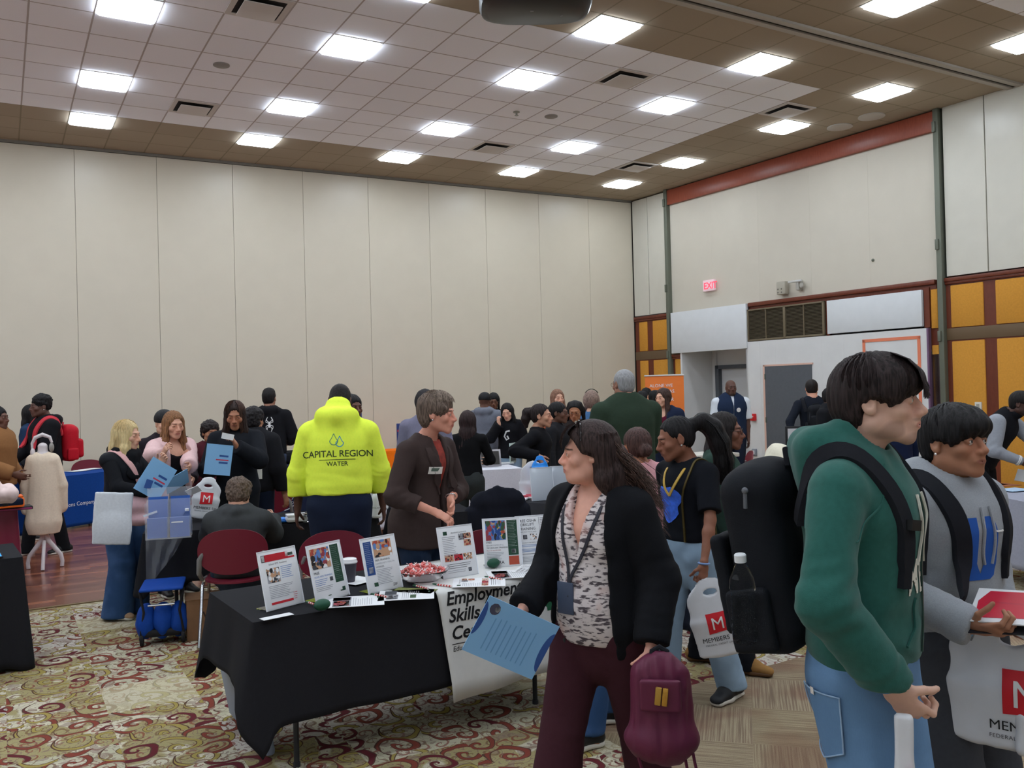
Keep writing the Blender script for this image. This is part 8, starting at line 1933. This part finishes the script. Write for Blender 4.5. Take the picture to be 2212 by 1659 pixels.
# blue pamphlet in her hand
BP = pl('pamphlet_blue', 132, 182, 226, rough=.4); BPD = pl('pamphlet_dark', 48, 84, 150, rough=.4)
def leaflet(label, c, D, w_, h, yaw, roll=0, pitch=0, m=BP, parts=(), name='pamphlet', cat='pamphlet'):
    p = at(*c, D); t = thing(name, label, cat, tuple(p), yaw); M = Matrix.Rotation(R_(pitch), 4, 'X') @ Matrix.Rotation(R_(roll), 4, 'Y')
    MB().box(-w_/2, w_/2, -.002, .002, -h/2, h/2, M).build('cover', m, t, smooth=False)
    for n_, pts, mm in parts:
        MB().add([M @ Vector((x*w_, -.0028, y*h)) for x, y in pts], [tuple(range(len(pts)))]).build(n_, mm, t, smooth=False)
    return t
arc = lambda cx, cy, r, ry, a0, a1_, n=10: [(cx+r*math.cos(R_(a0+(a1_-a0)*i/n)), cy+ry*math.sin(R_(a0+(a1_-a0)*i/n))) for i in range(n+1)]
LN = pl('pamphlet_line', 108, 156, 206)
lns = [('print_line', [(-.36, .30-.07*k), (.2+.02*(k % 3), .30-.07*k), (.2+.02*(k % 3), .285-.07*k), (-.36, .285-.07*k)], LN) for k in range(9)]
leaflet('light blue pamphlet with dark blue arcs carried low by the walking woman', (1104, 1378), 3.12, .216, .285, fcam(1104, 3.1, 10), roll=-62, pitch=8, parts=[('arc', [(.5, .5)]+arc(.5, .0, .13, .36, 90, 270)+[(.5, -.5)], BPD) if False else ('arc', arc(0, -.5, .36, .09, 180, 0), BPD), ('arc', arc(.1, .5, .3, .07, 0, -180), pl('pamphlet_dark', 48, 84, 150)), ('emblem', arc(.33, .36, .10, .07, 0, 350), pl('emblem_dark', 70, 70, 90)), ('emblem_white', arc(.34, .33, .05, .035, 0, 350), PAPER)]+lns)
tt = [('title_red', [(-.1, .02), (.38, .02), (.38, -.02), (-.1, -.02)], pl('title_red', 200, 60, 84)), ('title', [(.02, .16), (.36, .16), (.36, .10), (.02, .10)], BPD), ('title', [(.02, -.06), (.36, -.06), (.36, -.12), (.02, -.12)], BPD)]
leaflet('light blue pamphlet held by the blonde', (336, 1035), 6.86, .22, .28, fcam(336, 6.9, 20), roll=34, parts=tt)
leaflet('light blue pamphlet held by the person in the pale pink jacket', (383, 1040), 7.4, .21, .16, fcam(383, 7.4, 40), roll=-28, pitch=30)
leaflet('light blue pamphlet held up by the card reader', (472, 993), 7.50, .215, .26, fcam(472, 7.5, 0), roll=8, parts=tt)
leaflet('small white card held close to the face by the card reader', (492, 943), 7.5, .10, .05, fcam(492, 7.5, 0), roll=14, m=PAPER, name='card', cat='card')
leaflet('white slip held out by the person in the pale pink jacket', (418, 1060), 7.15, .11, .07, fcam(418, 7.1, 0), roll=-30, pitch=40, m=PAPER, name='card', cat='card')
leaflet('small blue card case in the hand of the blonde', (321, 1046), 6.78, .05, .07, fcam(321, 6.8), roll=20, m=BPD, name='card_case', cat='card case')
plastic_bag('white plastic bag with red logo hanging in front of the card reader', (452, 1035), 7.35, .22, .34, fcam(452, 7.3, 5), tilt=10, lx=0, ly=-.16, ls=.10, seed=9)
# blue and white bags of the ponytail profile person
plastic_bag('white plastic bag beside the blue one, held by the ponytail wearer in black', (1152, 1000), 8.5, .26, .42, fcam(1150, 8.5, 0), logo=False, seed=11, tilt=4)
plastic_bag('bright blue plastic bag held by the ponytail wearer in black', (1166, 985), 8.42, .16, .26, fcam(1166, 8.4, 0), logo=False, m=mat('bag_blue', rgb(30, 140, 236), rough=.3, spec=.5), seed=12)
leaflet('white paper in the hand of the person in the tight black shirt', (1713, 952), 12.3, .16, .12, fcam(1713, 12.3), roll=30, m=PAPER, name='paper', cat='paper')
# leaflets of the grey hoodie
t = leaflet('glossy leaflet with red and black print held open by the grey hoodie wearer', (2196, 1312), 2.66, .24, .20, fcam(2178, 2.6, -20), pitch=-72, roll=-10, m=PAPER, name='magazine', cat='magazine', parts=[('red_print', [(-.42, -.4), (.48, -.3), (.48, .45), (-.35, .42), (-.45, .1)], pl('mag_red', 196, 40, 60, rough=.3)), ('navy_print', [(-.36, .05), (.5, .05), (.5, .1), (-.3, .1)], pl('mag_navy', 40, 44, 80, rough=.3))])
leaflet('dark underside of a leaflet held beneath the red one', (2168, 1340), 2.66, .22, .14, fcam(2160, 2.6, -20), pitch=-68, roll=-14, m=pl('mag_dark', 44, 44, 50, rough=.25), name='magazine', cat='magazine')
# sneaker under the near table edge: belongs to a walker hidden by the woman
ps = onz(1298, 1570, 0)
p = Person('person hidden behind the walking woman, only a black sneaker and blue jeans leg visible', 1322, 4.45, 1.50, -70, sex='f', feet=((1318, 1562), (-.06, .18)), res=.013, seed=60, skin=MDSK, rh=(.1, .2, 1.0), lh=(-.1, .2, 1.0), fat=.85)
p.body(headres=.006, handres=.008); p.garment('shirt', cloth('plum_grey_top', 60, 52, 60), grow=.02); p.pants(DEN, 'jeans', grow=.012, hemr=.07, kneer=.07, hemz=.07); p.shoes(pl('sneaker_black', 24, 26, 30, rough=.4)); p.hair('bun', (64, 46, 44), res=.008)
